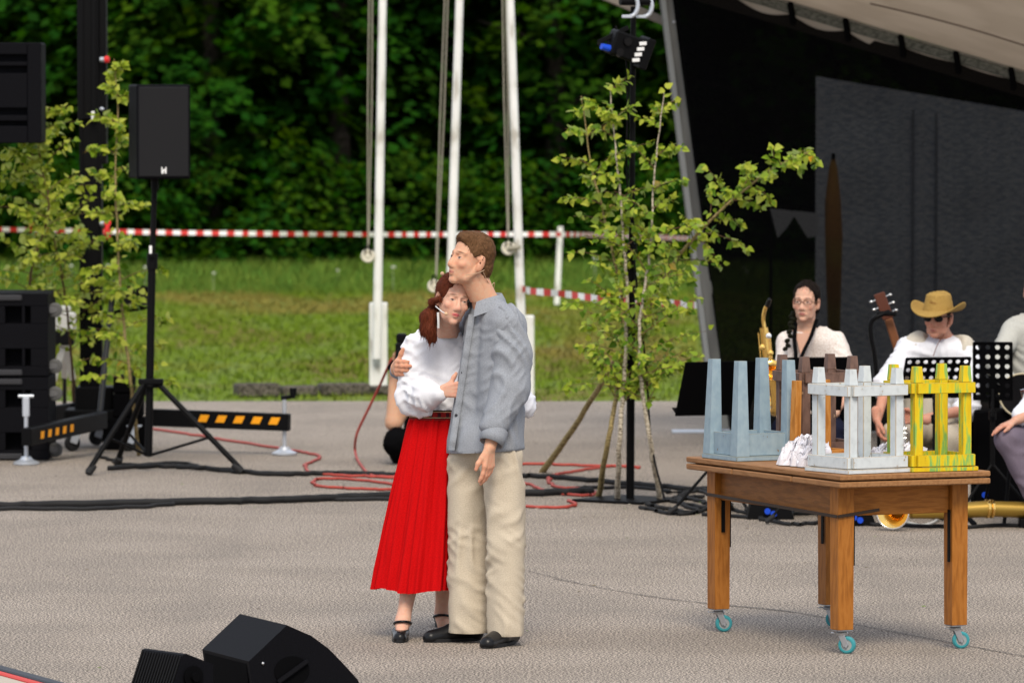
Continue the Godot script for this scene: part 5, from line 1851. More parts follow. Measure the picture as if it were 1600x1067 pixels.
func guitars() -> void:
	# acoustic guitar on a stand between the two players
	var t := thing("acoustic_guitar", "brown acoustic guitar with upright neck between the two seated players", "guitar", Vector3(2.363, 0.328, -9))
	var wood_n := flatmat(lin(0.16, 0.06, 0.025), 0.4)
	var m := M.new()
	var nut := Vector3(2.225, 1.092, -9)
	var heel := Vector3(2.313, 0.812, -9)
	m.bar(nut, heel, 0.05, 0.025, 0.006)
	wpart(m, "neck", wood_n, t)
	m = M.new()
	var hd := Vector3(2.168, 1.243, -9)
	m.bar(hd, nut, 0.066, 0.016, 0.004)
	var h := wpart(m, "headstock", flatmat(lin(0.09, 0.03, 0.018), 0.35), t)
	for k in 6:
		m = M.new()
		var p := hd.lerp(nut, 0.2 + 0.3 * (k / 2))
		var s := -1.0 if k % 2 == 0 else 1.0
		var sd := (nut - hd).normalized().cross(Vector3(0, 0, 1)) * s
		m.tube([p + sd * 0.03, p + sd * 0.055], 0.004, 6)
		m.ball(p + sd * 0.06, Vector3(0.011, 0.008, 0.008))
		m.shift(-t.position)
		part(m, "tuning_peg", mats.chrome, h)
	m = M.new()
	var poly := PackedVector2Array()
	for i in 40:
		var a := TAU * i / 40.0
		var r := 0.165 + 0.03 * cos(2.0 * a) - 0.03 * sin(a) * 1.0
		poly.append(Vector2(r * cos(a) * (0.88 + 0.0), r * sin(a) * 1.35))
	m.prism(poly, 0.1, Transform3D(Basis(Vector3(0, 0, 1), 0.28), Vector3(2.389, 0.562, -9)))
	wpart(m, "body", flatmat(lin(0.3, 0.12, 0.03), 0.3), t)
	var gs := thing("guitar_stand", "black bent hanger stand gripping the acoustic guitar's neck", "stand", Vector3(2.158, -0.044, -8.9) * Vector3(1, 0, 1))
	m = M.new()
	m.tube(crv([Vector3(2.225, 1.136, -8.93), Vector3(2.167, 1.115, -8.9), Vector3(2.118, 1.077, -8.9), Vector3(2.118, 0.994, -8.9), Vector3(2.141, 0.862, -8.9), Vector3(2.164, 0.56, -8.9), Vector3(2.166, -0.007, -8.9)], 40), 0.014, 10)
	wpart(m, "pole", mats.black, gs)
	m = M.new()
	m.box(T(Vector3(2.209, 1.125, -8.92), 0.1) , Vector3(0.12, 0.03, 0.03), 0.008)
	wpart(m, "grip", mats.black, gs)
	for k in 3:
		m = M.new()
		var f := Vector3(2.166, -0.044, -8.9) * Vector3(1, 0, 1)
		m.tube([f + Vector3(0, 0.2, 0), f + Vector3(cos(k * 2.1) * 0.25, 0.014, sin(k * 2.1) * 0.25)], 0.011, 8)
		wpart(m, "leg", mats.black, gs)
	# electric guitar at the right edge
	var e := thing("electric_guitar", "black electric guitar with cream edging at the right edge of the picture", "guitar", Vector3(3.007, 0.723, -7.9))
	m = M.new()
	poly = PackedVector2Array()
	for i in 40:
		var a := TAU * i / 40.0
		var r := 0.15 + 0.035 * cos(2.0 * a + 0.3) + 0.012 * cos(3.0 * a)
		poly.append(Vector2(r * cos(a) * 1.2, r * sin(a)))
	var exf := Transform3D(Basis(Vector3.UP, -0.25) * Basis(Vector3(0, 0, 1), 0.25), Vector3(0, -0.02, 0))
	m.prism(poly, 0.04, exf)
	part(m, "body", mats.black_gloss, e)
	m = M.new()
	var rim := []
	for i in 41:
		rim.append(exf * Vector3(poly[i % 40].x * 1.005, poly[i % 40].y * 1.005, 0.02))
	m.tube(rim, 0.006, 6, false)
	part(m, "binding", flatmat(lin(0.55, 0.48, 0.33), 0.4), e)
	for k in 2:
		m = M.new()
		m.box(exf * T(Vector3(-0.06 + k * 0.08, 0.0, 0.026)), Vector3(0.04, 0.09, 0.012), 0.003)
		part(m, "pickup", mats.chrome, e)
	m = M.new()
	m.bar(exf * Vector3(0.12, 0, 0.03), exf * Vector3(0.7, 0.02, 0.03), 0.045, 0.02, 0.004)
	part(m, "neck", wood_n, e)

func long_horn() -> void:
	var t := thing("brass_horn", "long ochre brass horn lying on the ground with a polished bell", "horn", Vector3(2.499, 0, -6.907))
	var m := M.new()
	var tan := flatmat(lin(0.32, 0.2, 0.035), 0.35, 0.6)
	m.tube([Vector3(2.223, 0.09, -6.85), Vector3(2.409, 0.097, -6.9), Vector3(2.673, 0.108, -6.95)], [0.03, 0.042, 0.047], 20)
	m.tube([Vector3(2.673, 0.108, -6.95), Vector3(3.225, 0.083, -7.05)], [0.043, 0.05], 20)
	var tb := wpart(m, "tube", tan, t)
	for x in [Vector3(2.655, 0.108, -6.95), Vector3(2.68, 0.108, -6.95)]:
		m = M.new()
		m.lathe(along(Vector3(2.863, 0.097, -7) - Vector3(2.498, 0.111, -6.9), x), [Vector2(0.046, -0.009), Vector2(0.053, -0.006), Vector2(0.053, 0.006), Vector2(0.046, 0.009)], 24)
		m.shift(-t.position)
		part(m, "ferrule", mats.brass, tb)
	m = M.new()
	var c := Vector3(2.116, 0.106, -6.72)
	var ax := Vector3(-0.35, 0.05, 0.93).normalized()
	m.lathe(along(ax, c), [Vector2(0.02, -0.16), Vector2(0.026, -0.1), Vector2(0.042, -0.05), Vector2(0.07, -0.015), Vector2(0.09, 0.0), Vector2(0.093, 0.003)], 32, true)
	var bl := wpart(m, "bell", mats.brass, t)
	m = M.new()
	var ring := []
	var bx := along(ax, c)
	for i in 33:
		var a := TAU * i / 32.0
		ring.append(bx * Vector3(cos(a) * 0.093, 0.003, sin(a) * 0.093))
	m.tube(ring, 0.004, 6, false)
	m.shift(-t.position)
	part(m, "bell_rim", mats.silver, bl)
	m = M.new()
	m.tube(crv([c - ax * 0.15, c - ax * 0.22 + Vector3(0.03, 0, 0), Vector3(2.224, 0.089, -6.86)], 14), 0.022, 12)
	wpart(m, "bow", tan, t)
	for x in [1500.0, 1600.0]:
		m = M.new()
		var p: Vector3 = Vector3(2.5, 0.091, -6.93) if x < 1550 else Vector3(2.863, 0.087, -7)
		m.box(T(Vector3(p.x, 0.028, p.z)), Vector3(0.05, 0.052, 0.12), 0.006)
		wpart(m, "rest", mats.black, t)

# ---------------------------------------------------------------- cables on the ground
func cable(called: String, label: String, mat: Material, pts: Array, r: float, wob := 0.02, seed_ := 1) -> void:
	noise.seed = seed_
	noise.frequency = 1.0
	var c := crv(pts, pts.size() * 9)
	for i in c.size():
		var p: Vector3 = c[i]
		c[i] = p + Vector3(wob * noise.get_noise_1d(i * 0.6), maxf(0.0, 0.0 if p.y > 0.01 else r - p.y) + 0.001, wob * 2.0 * noise.get_noise_1d(i * 0.45 + 50.0))
	var m := M.new()
	m.tube(c, r, 7)
	single(m, called, mat, label, "cable", "cables across the asphalt")

func cables() -> void:
	cable("black_cable", "thick black cable crossing the asphalt at left below the tripod", mats.rubber, [Vector3(-3.128, 0, -8.417), Vector3(-2.51, 0, -8.636), Vector3(-1.771, 0, -8.857), Vector3(-1.325, 0, -9.025), Vector3(-0.802, 0, -9.365), Vector3(-0.384, 0, -9.538), Vector3(0.058, 0, -9.596), Vector3(0.503, 0, -9.829)], 0.022, 0.04, 2)
	cable("black_cable", "thin black cable running beside the thick one at lower left", mats.rubber, [Vector3(-3.118, 0, -8.309), Vector3(-2.237, 0, -8.472), Vector3(-1.744, 0, -9.082), Vector3(-1.291, 0, -9.138), Vector3(-0.799, 0, -9.195), Vector3(0.057, 0, -9.423)], 0.012, 0.05, 3)
	cable("black_cable", "black cable from the tripod feet running behind the couple", mats.rubber, [Vector3(-2.592, 0, -12.13), Vector3(-2.267, 0, -12.328), Vector3(-1.925, 0, -12.064), Vector3(-1.536, 0, -11.545), Vector3(-1.134, 0, -11.609), Vector3(-0.807, 0, -11.481), Vector3(-0.323, 0, -11.545), Vector3(0.201, 0, -11.29), Vector3(0.633, 0, -10.729), Vector3(1.09, 0, -10.065), Vector3(1.456, 0, -9.48)], 0.016, 0.05, 4)
	cable("black_cable", "second black cable between the tripod feet curving to the right", mats.rubber, [Vector3(-2.771, 0, -13.706), Vector3(-2.49, 0, -12.597), Vector3(-2.169, 0, -12.8), Vector3(-1.837, 0, -11.933), Vector3(-1.503, 0, -11.738), Vector3(-0.812, 0, -11.738)], 0.01, 0.04, 5)
	for k in 5:
		cable("black_cable", ["upper black cable in the tangle behind the lamp plate", "looping black cable right of the lamp plate", "low black cable in front of the floor wedge", "black cable trailing under the table's left leg", "outermost black cable in the tangle left of the table"][k], mats.rubber, [
			[Vector3(0.391, 0, -10.244), Vector3(0.782, 0, -10.244), Vector3(1.006, 0, -9.829), Vector3(1.212, 0, -10.244), Vector3(1.521, 0, -9.195), Vector3(1.881, 0, -8.802)],
			[Vector3(0.79, 0, -8.802), Vector3(0.894, 0, -8.417), Vector3(1.052, 0, -8.094), Vector3(1.148, 0, -8.802), Vector3(0.993, 0, -9.365), Vector3(1.016, 0, -8.802), Vector3(1.186, 0, -8.255)],
			[Vector3(1.102, 0, -7.935), Vector3(1.384, 0, -7.62), Vector3(1.58, 0, -7.108), Vector3(1.805, 0, -7.311), Vector3(2.082, 0, -7.108), Vector3(2.427, 0, -6.907), Vector3(3.016, 0, -7.108)],
			[Vector3(0.996, 0, -9.48), Vector3(1.164, 0, -9.946), Vector3(1.297, 0, -8.255), Vector3(1.58, 0, -7.935), Vector3(1.965, 0, -8.255)],
			[Vector3(0.746, 0, -8.472), Vector3(0.955, 0, -7.935), Vector3(1.075, 0, -8.255), Vector3(0.949, 0, -9.138), Vector3(1.15, 0, -9.48)]][k], 0.011, 0.05, 6 + k)
	var r: Material = mats.red_cable
	cable("red_cable", "red cable running from the outrigger across to the couple", r, [Vector3(-2.562, 0, -16.763), Vector3(-2.25, 0, -16.037), Vector3(-1.75, 0, -14.802), Vector3(-1.369, 0, -13.849), Vector3(-1.274, 0, -13.283), Vector3(-1.336, 0, -12.597), Vector3(-1.259, 0, -11.738), Vector3(-0.967, 0, -11.417), Vector3(-0.645, 0, -11.417), Vector3(-0.328, 0, -12.13), Vector3(0.062, 0, -12.664), Vector3(0.414, 0, -12.529), Vector3(0.816, 0, -12.328)], 0.009, 0.03, 11)
	cable("red_cable", "red cable loop lying left of the red skirt", r, [Vector3(-0.545, 0, -10.065), Vector3(-0.779, 0, -10.124), Vector3(-1.017, 0, -10.244), Vector3(-1.192, 0, -10.485), Vector3(-1.229, 0, -11.039), Vector3(-1.081, 0, -11.164), Vector3(-0.792, 0, -10.729), Vector3(-0.466, 0, -9.946), Vector3(-0.153, 0, -9.48), Vector3(0.056, 0, -8.636), Vector3(0.299, 0, -8.526), Vector3(0.376, 0, -8.802), Vector3(0.334, 0, -9.138)], 0.009, 0.03, 12)
	cable("red_cable", "red cable winding between the man and the birch stems", r, [Vector3(0.079, 0, -10.729), Vector3(0.27, 0, -9.77), Vector3(0.48, 0, -9.596), Vector3(0.468, 0, -10.124), Vector3(0.275, 0, -10.364), Vector3(0.231, 0, -11.039), Vector3(0.266, 0, -11.481), Vector3(0.492, 0, -12.13), Vector3(0.682, 0, -12.462), Vector3(0.815, 0, -12.262)], 0.009, 0.03, 13)
	cable("red_cable", "red camera cable rising from the ground to the crouching operator's camera", r, [Vector3(-0.643, 0, -11.29), Vector3(-0.803, 0, -11.29), Vector3(-0.912, 0, -11.673), Vector3(-1.03, 0.024, -13.3), Vector3(-1.026, 0.16, -13.3), Vector3(-0.947, 0.334, -13.2), Vector3(-0.873, 0.486, -13.1), Vector3(-0.819, 0.609, -12.9), Vector3(-0.784, 0.687, -12.85)], 0.009, 0.0, 14)
	cable("white_cable", "pale grey cable curving on the ground beside the polished bell", flatmat(lin(0.5, 0.5, 0.48), 0.5), [Vector3(2.224, 0, -7.311), Vector3(2.294, 0, -7.057), Vector3(2.383, 0, -7.311), Vector3(2.469, 0, -7.935)], 0.008, 0.0, 15)

# ---------------------------------------------------------------- wedges in the foreground
func monitors() -> void:
	var U := Vector3(0.93, 0, -0.37)
	var Wd := Vector3(-0.37, 0, -0.93)
	var xf := Transform3D(Basis(U, Vector3.UP, U.cross(Vector3.UP)), Vector3(-1.067, -0.036, 2.7) * Vector3(1, 0, 1))
	var t := thing("stage_monitor", "large black wedge stage monitor in the foreground at the lower edge", "stage monitor", xf.origin, "wedge monitors in the foreground")
	xf.origin = Vector3.ZERO
	var prof := PackedVector2Array([Vector2(0.02, 0.003), Vector2(0.5, 0.003), Vector2(0.47, 0.06), Vector2(0.41, 0.125), Vector2(0.345, 0.19), Vector2(0.27, 0.245), Vector2(0.165, 0.292), Vector2(0.0, 0.15)])
	var m := M.new()
	m.prism(prof, 0.58, xf * T(Vector3(0, 0, -0.29)))
	part(m, "cabinet", mats.cabinet, t)
	m = M.new()
	for k in 3:
		pass
	var hp := PackedVector2Array()
	for i in 24:
		var a := TAU * i / 24.0
		hp.append(Vector2(0.185 + 0.075 * cos(a), 0.105 + 0.06 * sin(a)))
	m.prism(hp, 0.006, xf * T(Vector3(0, 0, 0.002)))
	var hd := part(m, "handle_recess", mats.black_matte, t)
	m = M.new()
	m.bar(xf * Vector3(0.12, 0.06, 0.012), xf * Vector3(0.25, 0.145, 0.012), 0.02, 0.02, 0.004)
	part(m, "grip", mats.cabinet, hd)
	for p in [Vector3(0.06, 0.14, 0.003), Vector3(0.02, 0.05, 0.003)]:
		m = M.new()
		m.ball(xf * p, Vector3(0.007, 0.007, 0.007))
		part(m, "screw", mats.steel, t)
	m = M.new()
	m.flat([xf * Vector3(0.012, 0.02, -0.03), xf * Vector3(0.0005, 0.137, -0.03), xf * Vector3(0.0005, 0.137, -0.55), xf * Vector3(0.012, 0.02, -0.55)], xf.basis * Vector3(-1, 0, 0))
	part(m, "grille", mats.black_matte, t)
	# smaller monitor
	U = Vector3(0.8, 0, -0.6)
	xf = Transform3D(Basis(U, Vector3.UP, U.cross(Vector3.UP)), Vector3(-1.362, -0.032, 3) * Vector3(1, 0, 1))
	t = thing("stage_monitor", "small black wedge stage monitor with ribbed grille at the lower edge", "stage monitor", xf.origin, "wedge monitors in the foreground")
	xf.origin = Vector3.ZERO
	prof = PackedVector2Array([Vector2(-0.02, 0.003), Vector2(0.2, 0.003), Vector2(0.2, 0.155), Vector2(0.07, 0.205), Vector2(0.055, 0.2)])
	m = M.new()
	m.prism(prof, 0.3, xf * T(Vector3(0, 0, -0.15)))
	part(m, "cabinet", mats.cabinet, t)
	for k in 15:
		m = M.new()
		var z := -0.012 - k * 0.0197
		m.bar(xf * Vector3(-0.018, 0.02, z), xf * Vector3(0.052, 0.195, z), 0.009, 0.008, 0.002, xf.basis * Vector3(-1, 0.4, 0))
		part(m, "grille_rib", mats.black, t)
	m = M.new()
	m.tube([xf * Vector3(0.1, 0.11, 0.0), xf * Vector3(0.1, 0.11, 0.012)], 0.045, 20)
	m.tube([xf * Vector3(0.1, 0.11, 0.01), xf * Vector3(0.1, 0.11, 0.03)], 0.018, 14)
	part(m, "dial", mats.black_matte, t)
	m = M.new()
	m.box(xf * Transform3D(Basis(Vector3(0, 0, 1), -0.38), Vector3(0.025, 0.11, -0.02)), Vector3(0.004, 0.012, 0.02), 0.001)
	part(m, "emblem", mats.white, t)
	# mat at the lower left corner
	var mt := thing("edged_mat", "cream mat with red and black edge at the lower left corner", "mat", Vector3(-2.087, 0, 1.855))
	var a := Vector3(-2.367, 0, 1.105)
	var b := Vector3(-1.781, 0, 2.486)
	var nrm := (b - a).normalized().cross(Vector3.UP)
	if nrm.z < 0:
		nrm = -nrm
	var spec := [["black_edge", 0.0, 0.06, 0.03, flatmat(lin(0.02, 0.022, 0.03), 0.5)], ["red_edge", 0.064, 0.035, 0.024, flatmat(lin(0.5, 0.05, 0.04), 0.6)], ["mat_sheet", 0.102, 0.5, 0.016, flatmat(lin(0.4, 0.35, 0.29), 0.9)]]
	for s in spec:
		m = M.new()
		m.box(Transform3D(Basis((b - a).normalized(), Vector3.UP, nrm), (a + b) / 2 + nrm * (s[1] + s[2] / 2) + Vector3(0, s[3] / 2 + 0.002, 0)), Vector3((b - a).length() * 1.05, s[3], s[2]), 0.006)
		wpart(m, s[0], s[4], mt)

# ---------------------------------------------------------------- people
func fieldof(bones: Array, cell: float, k: float) -> Field:
	var lo := Vector3(1e9, 1e9, 1e9)
	var hi := -lo
	for b in bones:
		var r: float = maxf(b[2], b[3]) + 3.0 * cell + 1.2 / k
		lo = lo.min((b[0] as Vector3).min(b[1]) - Vector3(r, r, r))
		hi = hi.max((b[0] as Vector3).max(b[1]) + Vector3(r, r, r))
	var f := Field.new(lo, hi, cell, k)
	for b in bones:
		f.cap(b[0], b[1], b[2], b[3])
	return f

func tint(m: M, c: Color) -> void:
	for i in m.c.size():
		m.c[i] = c

func facing(fwd: Vector3, up: Vector3) -> Basis:
	var z := fwd.normalized()
	var x := up.cross(z).normalized()
	return Basis(x, z.cross(x), z)

# head in its own axes: x to the person's left, y up, z where the face looks
func head(c: Vector3, bs: Basis, s: float, o: Dictionary) -> M:
	var f := Field.new(c - Vector3(0.17, 0.19, 0.17) * s, c + Vector3(0.17, 0.17, 0.17) * s, 0.0034, 230.0 / s)
	var P := func(x: float, y: float, z: float) -> Vector3: return c + bs * (Vector3(x, y, z) * s)
	var jw: float = o.get("jaw", 1.0)
	f.ell(P.call(0, 0.036, -0.016), Vector3(0.073, 0.088, 0.094) * s, bs)
	f.ell(P.call(0, -0.03, 0.028), Vector3(0.06, 0.078, 0.06) * s, bs)
	f.ell(P.call(0, -0.078, 0.028), Vector3(0.048 * jw, 0.034, 0.05) * s, bs)
	f.ell(P.call(0, -0.1, 0.062), Vector3(0.023 * jw, 0.018, 0.021) * s, bs)
	for e in [-1.0, 1.0]:
		f.cap(P.call(e * 0.052 * jw, -0.035, -0.01), P.call(e * 0.04 * jw, -0.085, 0.03), 0.016 * s, 0.014 * s)
		f.ell(P.call(e * 0.038, -0.028, 0.062), Vector3(0.02, 0.017, 0.018) * s, bs)
		f.cap(P.call(e * 0.012, 0.022, 0.079), P.call(e * 0.044, 0.021, 0.062), 0.0085 * s, 0.008 * s)
		f.ell(P.call(e * 0.031, 0.0, 0.066), Vector3(0.0145, 0.0125, 0.0135) * s, bs)
		f.ell(P.call(e * 0.0115, -0.043, 0.087), Vector3(0.0075, 0.007, 0.009) * s, bs)
		f.ell(P.call(e * 0.076, -0.006, -0.012), Vector3(0.0075, 0.031, 0.019) * s, bs * Basis(Vector3.RIGHT, -0.15))
		f.ell(P.call(e * 0.072, -0.032, -0.004), Vector3(0.006, 0.011, 0.01) * s, bs)
	f.cap(P.call(0, 0.012, 0.08), P.call(0, -0.034, 0.097), 0.0078 * s, 0.0105 * s)
	f.ell(P.call(0, -0.037, 0.095), Vector3(0.0115, 0.0095, 0.011) * s, bs)
	var sm: float = o.get("smile", 0.0)
	for e in [-1.0, 1.0]:
		f.cap(P.call(e * 0.003, -0.0645, 0.084), P.call(e * 0.021, -0.066 + sm * 0.007, 0.075 - sm * 0.003), 0.0052 * s, 0.003 * s)
		f.cap(P.call(e * 0.003, -0.0745, 0.082), P.call(e * 0.02, -0.071 + sm * 0.007, 0.074 - sm * 0.003), 0.0058 * s, 0.003 * s)
	for b in o.get("neck", []):
		f.cap(b[0], b[1], b[2], b[3])
	f.done()
	for e in [-1.0, 1.0]:
		f.dent(P.call(e * 0.016, 0.003, 0.083), 0.011 * s, 0.005 * s)
		f.dent(P.call(e * 0.079, -0.002, 0.0), 0.009 * s, 0.005 * s)
		f.dent(P.call(e * 0.027 , -0.064, 0.08), 0.006 * s, 0.0025 * s)
		f.dent(P.call(e * 0.031, 0.0105, 0.081), 0.006 * s, 0.002 * s)
	f.dent(P.call(0, -0.0695, 0.089), 0.005 * s, 0.0025 * s)
	f.dent(P.call(0, -0.088, 0.083), 0.01 * s, 0.003 * s)
	var m := f.mesh()
	var skin: Color = o.skin
	tint(m, skin)
	var warm := Color(skin.r * 0.97, skin.g * 0.72, skin.b * 0.68)
	for e in [-1.0, 1.0]:
		stamp(m, P.call(e * 0.042, -0.03, 0.07), Vector3(0.018, 0.015, 0.03) * s, skin.lerp(warm, 0.55), 0.8, bs)
		stamp(m, P.call(e * 0.08, -0.005, -0.01), Vector3(0.014, 0.03, 0.02) * s, skin.lerp(warm, 0.5), 0.6, bs)
	stamp(m, P.call(0, -0.04, 0.105), Vector3(0.016, 0.012, 0.02) * s, skin.lerp(warm, 0.4), 0.8, bs)
	stamp(m, P.call(0, -0.0695 + sm * 0.002, 0.088), Vector3(0.02, 0.0075, 0.02) * s, o.get("lips", Color(0.42, 0.15, 0.12)), 0.25, bs)
	stamp(m, P.call(0, -0.0695 + sm * 0.001, 0.09), Vector3(0.017, 0.0012, 0.02) * s, Color(0.16, 0.05, 0.04), 0.6, bs)
	var br: Color = o.get("brow", Color(0.1, 0.05, 0.03))
	var open: float = o.get("open", 1.0)
	for e in [-1.0, 1.0]:
		stamp(m, P.call(e * 0.032, 0.0245, 0.078), Vector3(0.018, 0.0035, 0.03) * s, skin.lerp(br, 0.8), 0.5, bs * Basis(Vector3(0, 0, 1), -e * 0.12))
		stamp(m, P.call(e * 0.031, 0.0, 0.08), Vector3(0.0135, 0.0055 * open + 0.001, 0.012) * s, Color(0.5, 0.47, 0.44).lerp(skin * 0.6, 1.0 - open), 0.2, bs)
		stamp(m, P.call(e * 0.031 + o.get("gaze", 0.0), 0.0, 0.08), Vector3(0.0058, 0.0055 * open + 0.0008, 0.014) * s, Color(0.05, 0.035, 0.03), 0.25, bs)
		stamp(m, P.call(e * 0.0315, 0.0055 * open, 0.08), Vector3(0.0145, 0.0018, 0.014) * s, Color(0.06, 0.03, 0.025), 0.4, bs)
	return m

# hand with five bent fingers; side is where the thumb leaves
func hand(w: Vector3, dir: Vector3, palm: Vector3, side: Vector3, curl: float, s: float, skin: Color, arm_from: Vector3, arm_r: float, thumb_up := 0.0) -> M:
	dir = dir.normalized()
	palm = (palm - dir * palm.dot(dir)).normalized()
	side = (side - dir * side.dot(dir) - palm * side.dot(palm)).normalized()
	var r := 0.15 * s
	var f := Field.new(w - Vector3(r, r, r) + dir * 0.07 * s, w + Vector3(r, r, r) + dir * 0.07 * s, 0.0034, 330.0)
	f.cap(arm_from, w, arm_r, 0.026 * s)
	var off := [0.029, 0.0095, -0.0095, -0.027]
	var ln := [0.07, 0.079, 0.073, 0.057]
	var kn := [0.086, 0.09, 0.086, 0.078]
	for i in 4:
		var k: Vector3 = w + (dir * kn[i] + side * off[i]) * s
		f.cap(w + side * off[i] * 0.55 * s + dir * 0.01 * s, k, 0.0145 * s, 0.011 * s)
		var a := curl * (0.8 + 0.12 * i)
		var p := k
		var d := dir
		var seg := [0.46, 0.3, 0.24]
		for j in 3:
			d = (d * cos(a) + d.cross(dir.cross(palm).normalized()).normalized() * 0.0 + _bend(d, dir, palm, a) * sin(a)).normalized()
			var q: Vector3 = p + d * ln[i] * seg[j] * s
			f.cap(p, q, (0.0092 - 0.0009 * j) * s, (0.0088 - 0.0011 * j) * s)
			p = q
	f.cap(w + (dir * 0.015 + side * 0.018) * s, w + (dir * 0.05 + side * 0.036 + palm * 0.012) * s, 0.015 * s, 0.012 * s)
	var t1 := w + (dir * 0.05 + side * 0.036 + palm * 0.012) * s
	var t2 := t1 + (dir * (0.026 - 0.02 * thumb_up) + side * (0.014 + 0.02 * thumb_up) + palm * 0.008) * s
	var t3 := t2 + (dir * (0.026 - 0.024 * thumb_up) + side * (0.002 + 0.024 * thumb_up) + palm * 0.007) * s
	f.cap(t1, t2, 0.0112 * s, 0.0102 * s)
	f.cap(t2, t3, 0.0102 * s, 0.0082 * s)
	f.done()
	var m := f.mesh()
	tint(m, skin)
	for i in m.v.size():
		var u := (m.v[i] - w).dot(dir) / (0.15 * s)
		m.c[i] = skin.lerp(Color(skin.r * 0.98, skin.g * 0.8, skin.b * 0.78), clampf(u * 1.2 - 0.2, 0.0, 0.7))
	return m

func _bend(d: Vector3, dir: Vector3, palm: Vector3, _a: float) -> Vector3:
	# unit vector at a right angle to d in the plane of dir and palm, turned towards the palm
	var axis := dir.cross(palm).normalized()
	return axis.cross(d).normalized()

func person(label: String, at: Vector3) -> Node3D:
	return thing("person", label, "person", at)

func fabric(col: Color, _weave := 0.04, seed_ := 160, vary := 0.12) -> StandardMaterial3D:
	var a := col.srgb_to_linear()
	var d := Color(a.r * (1 - vary), a.g * (1 - vary), a.b * (1 - vary)).linear_to_srgb()
	var u := Color(a.r * (1 + vary), a.g * (1 + vary), a.b * (1 + vary)).linear_to_srgb()
	var m := texmat(ntex(0.12, [d, col, u], [0.25, 0.5, 0.75], seed_, 256, FastNoiseLite.TYPE_SIMPLEX, 4), Vector3(3, 5, 3), 0.9)
	m.metallic_specular = 0.15
	return m

func shoe(heel: Vector3, toe: Vector3, w: float, cell := 0.006) -> M:
	var d := (toe - heel).normalized()
	var up := Vector3.UP
	var l := (toe - heel).length()
	var f := fieldof([[heel + d * 0.035 + up * 0.035, heel + d * l * 0.5 + up * 0.038, w * 0.95, w], [heel + d * l * 0.5 + up * 0.034, toe - d * 0.035 + up * 0.018, w, w * 0.85], [heel + d * 0.03 + up * 0.055, heel + d * 0.07 + up * 0.07, w * 0.9, w * 0.9]], cell, 160.0)
	f.done()
	f.cut(Vector3.DOWN, Vector3(0, 0.004, 0))
	f.cut(Vector3.UP, Vector3(0, 0.1, 0))
	return f.mesh()

func sole(heel: Vector3, toe: Vector3, w: float) -> M:
	var d := (toe - heel).normalized()
	var s := d.cross(Vector3.UP)
	var l := (toe - heel).length()
	var poly := PackedVector2Array()
	for i in 24:
		var a := TAU * i / 24.0
		var x := cos(a)
		poly.append(Vector2(l * 0.5 * x, sin(a) * w * (0.98 + 0.1 * x)))
	var m := M.new()
	m.prism(poly, 0.014, Transform3D(Basis(d, s, Vector3.DOWN), (heel + toe) / 2 + Vector3(0, 0.009, 0)))
	return m

func button(m: M, x: float, y: float) -> M:
	var b := M.new()
	b.lathe(Transform3D(Basis(Vector3.RIGHT, PI / 2), Vector3(x, y, m.front(x, y) + 0.001)), [Vector2(0, -0.002), Vector2(0.0065, -0.002), Vector2(0.007, 0.002), Vector2(0.004, 0.003), Vector2(0, 0.002)], 12)
	return b

func couple() -> void:
	woman()
	man()
	operator_person()

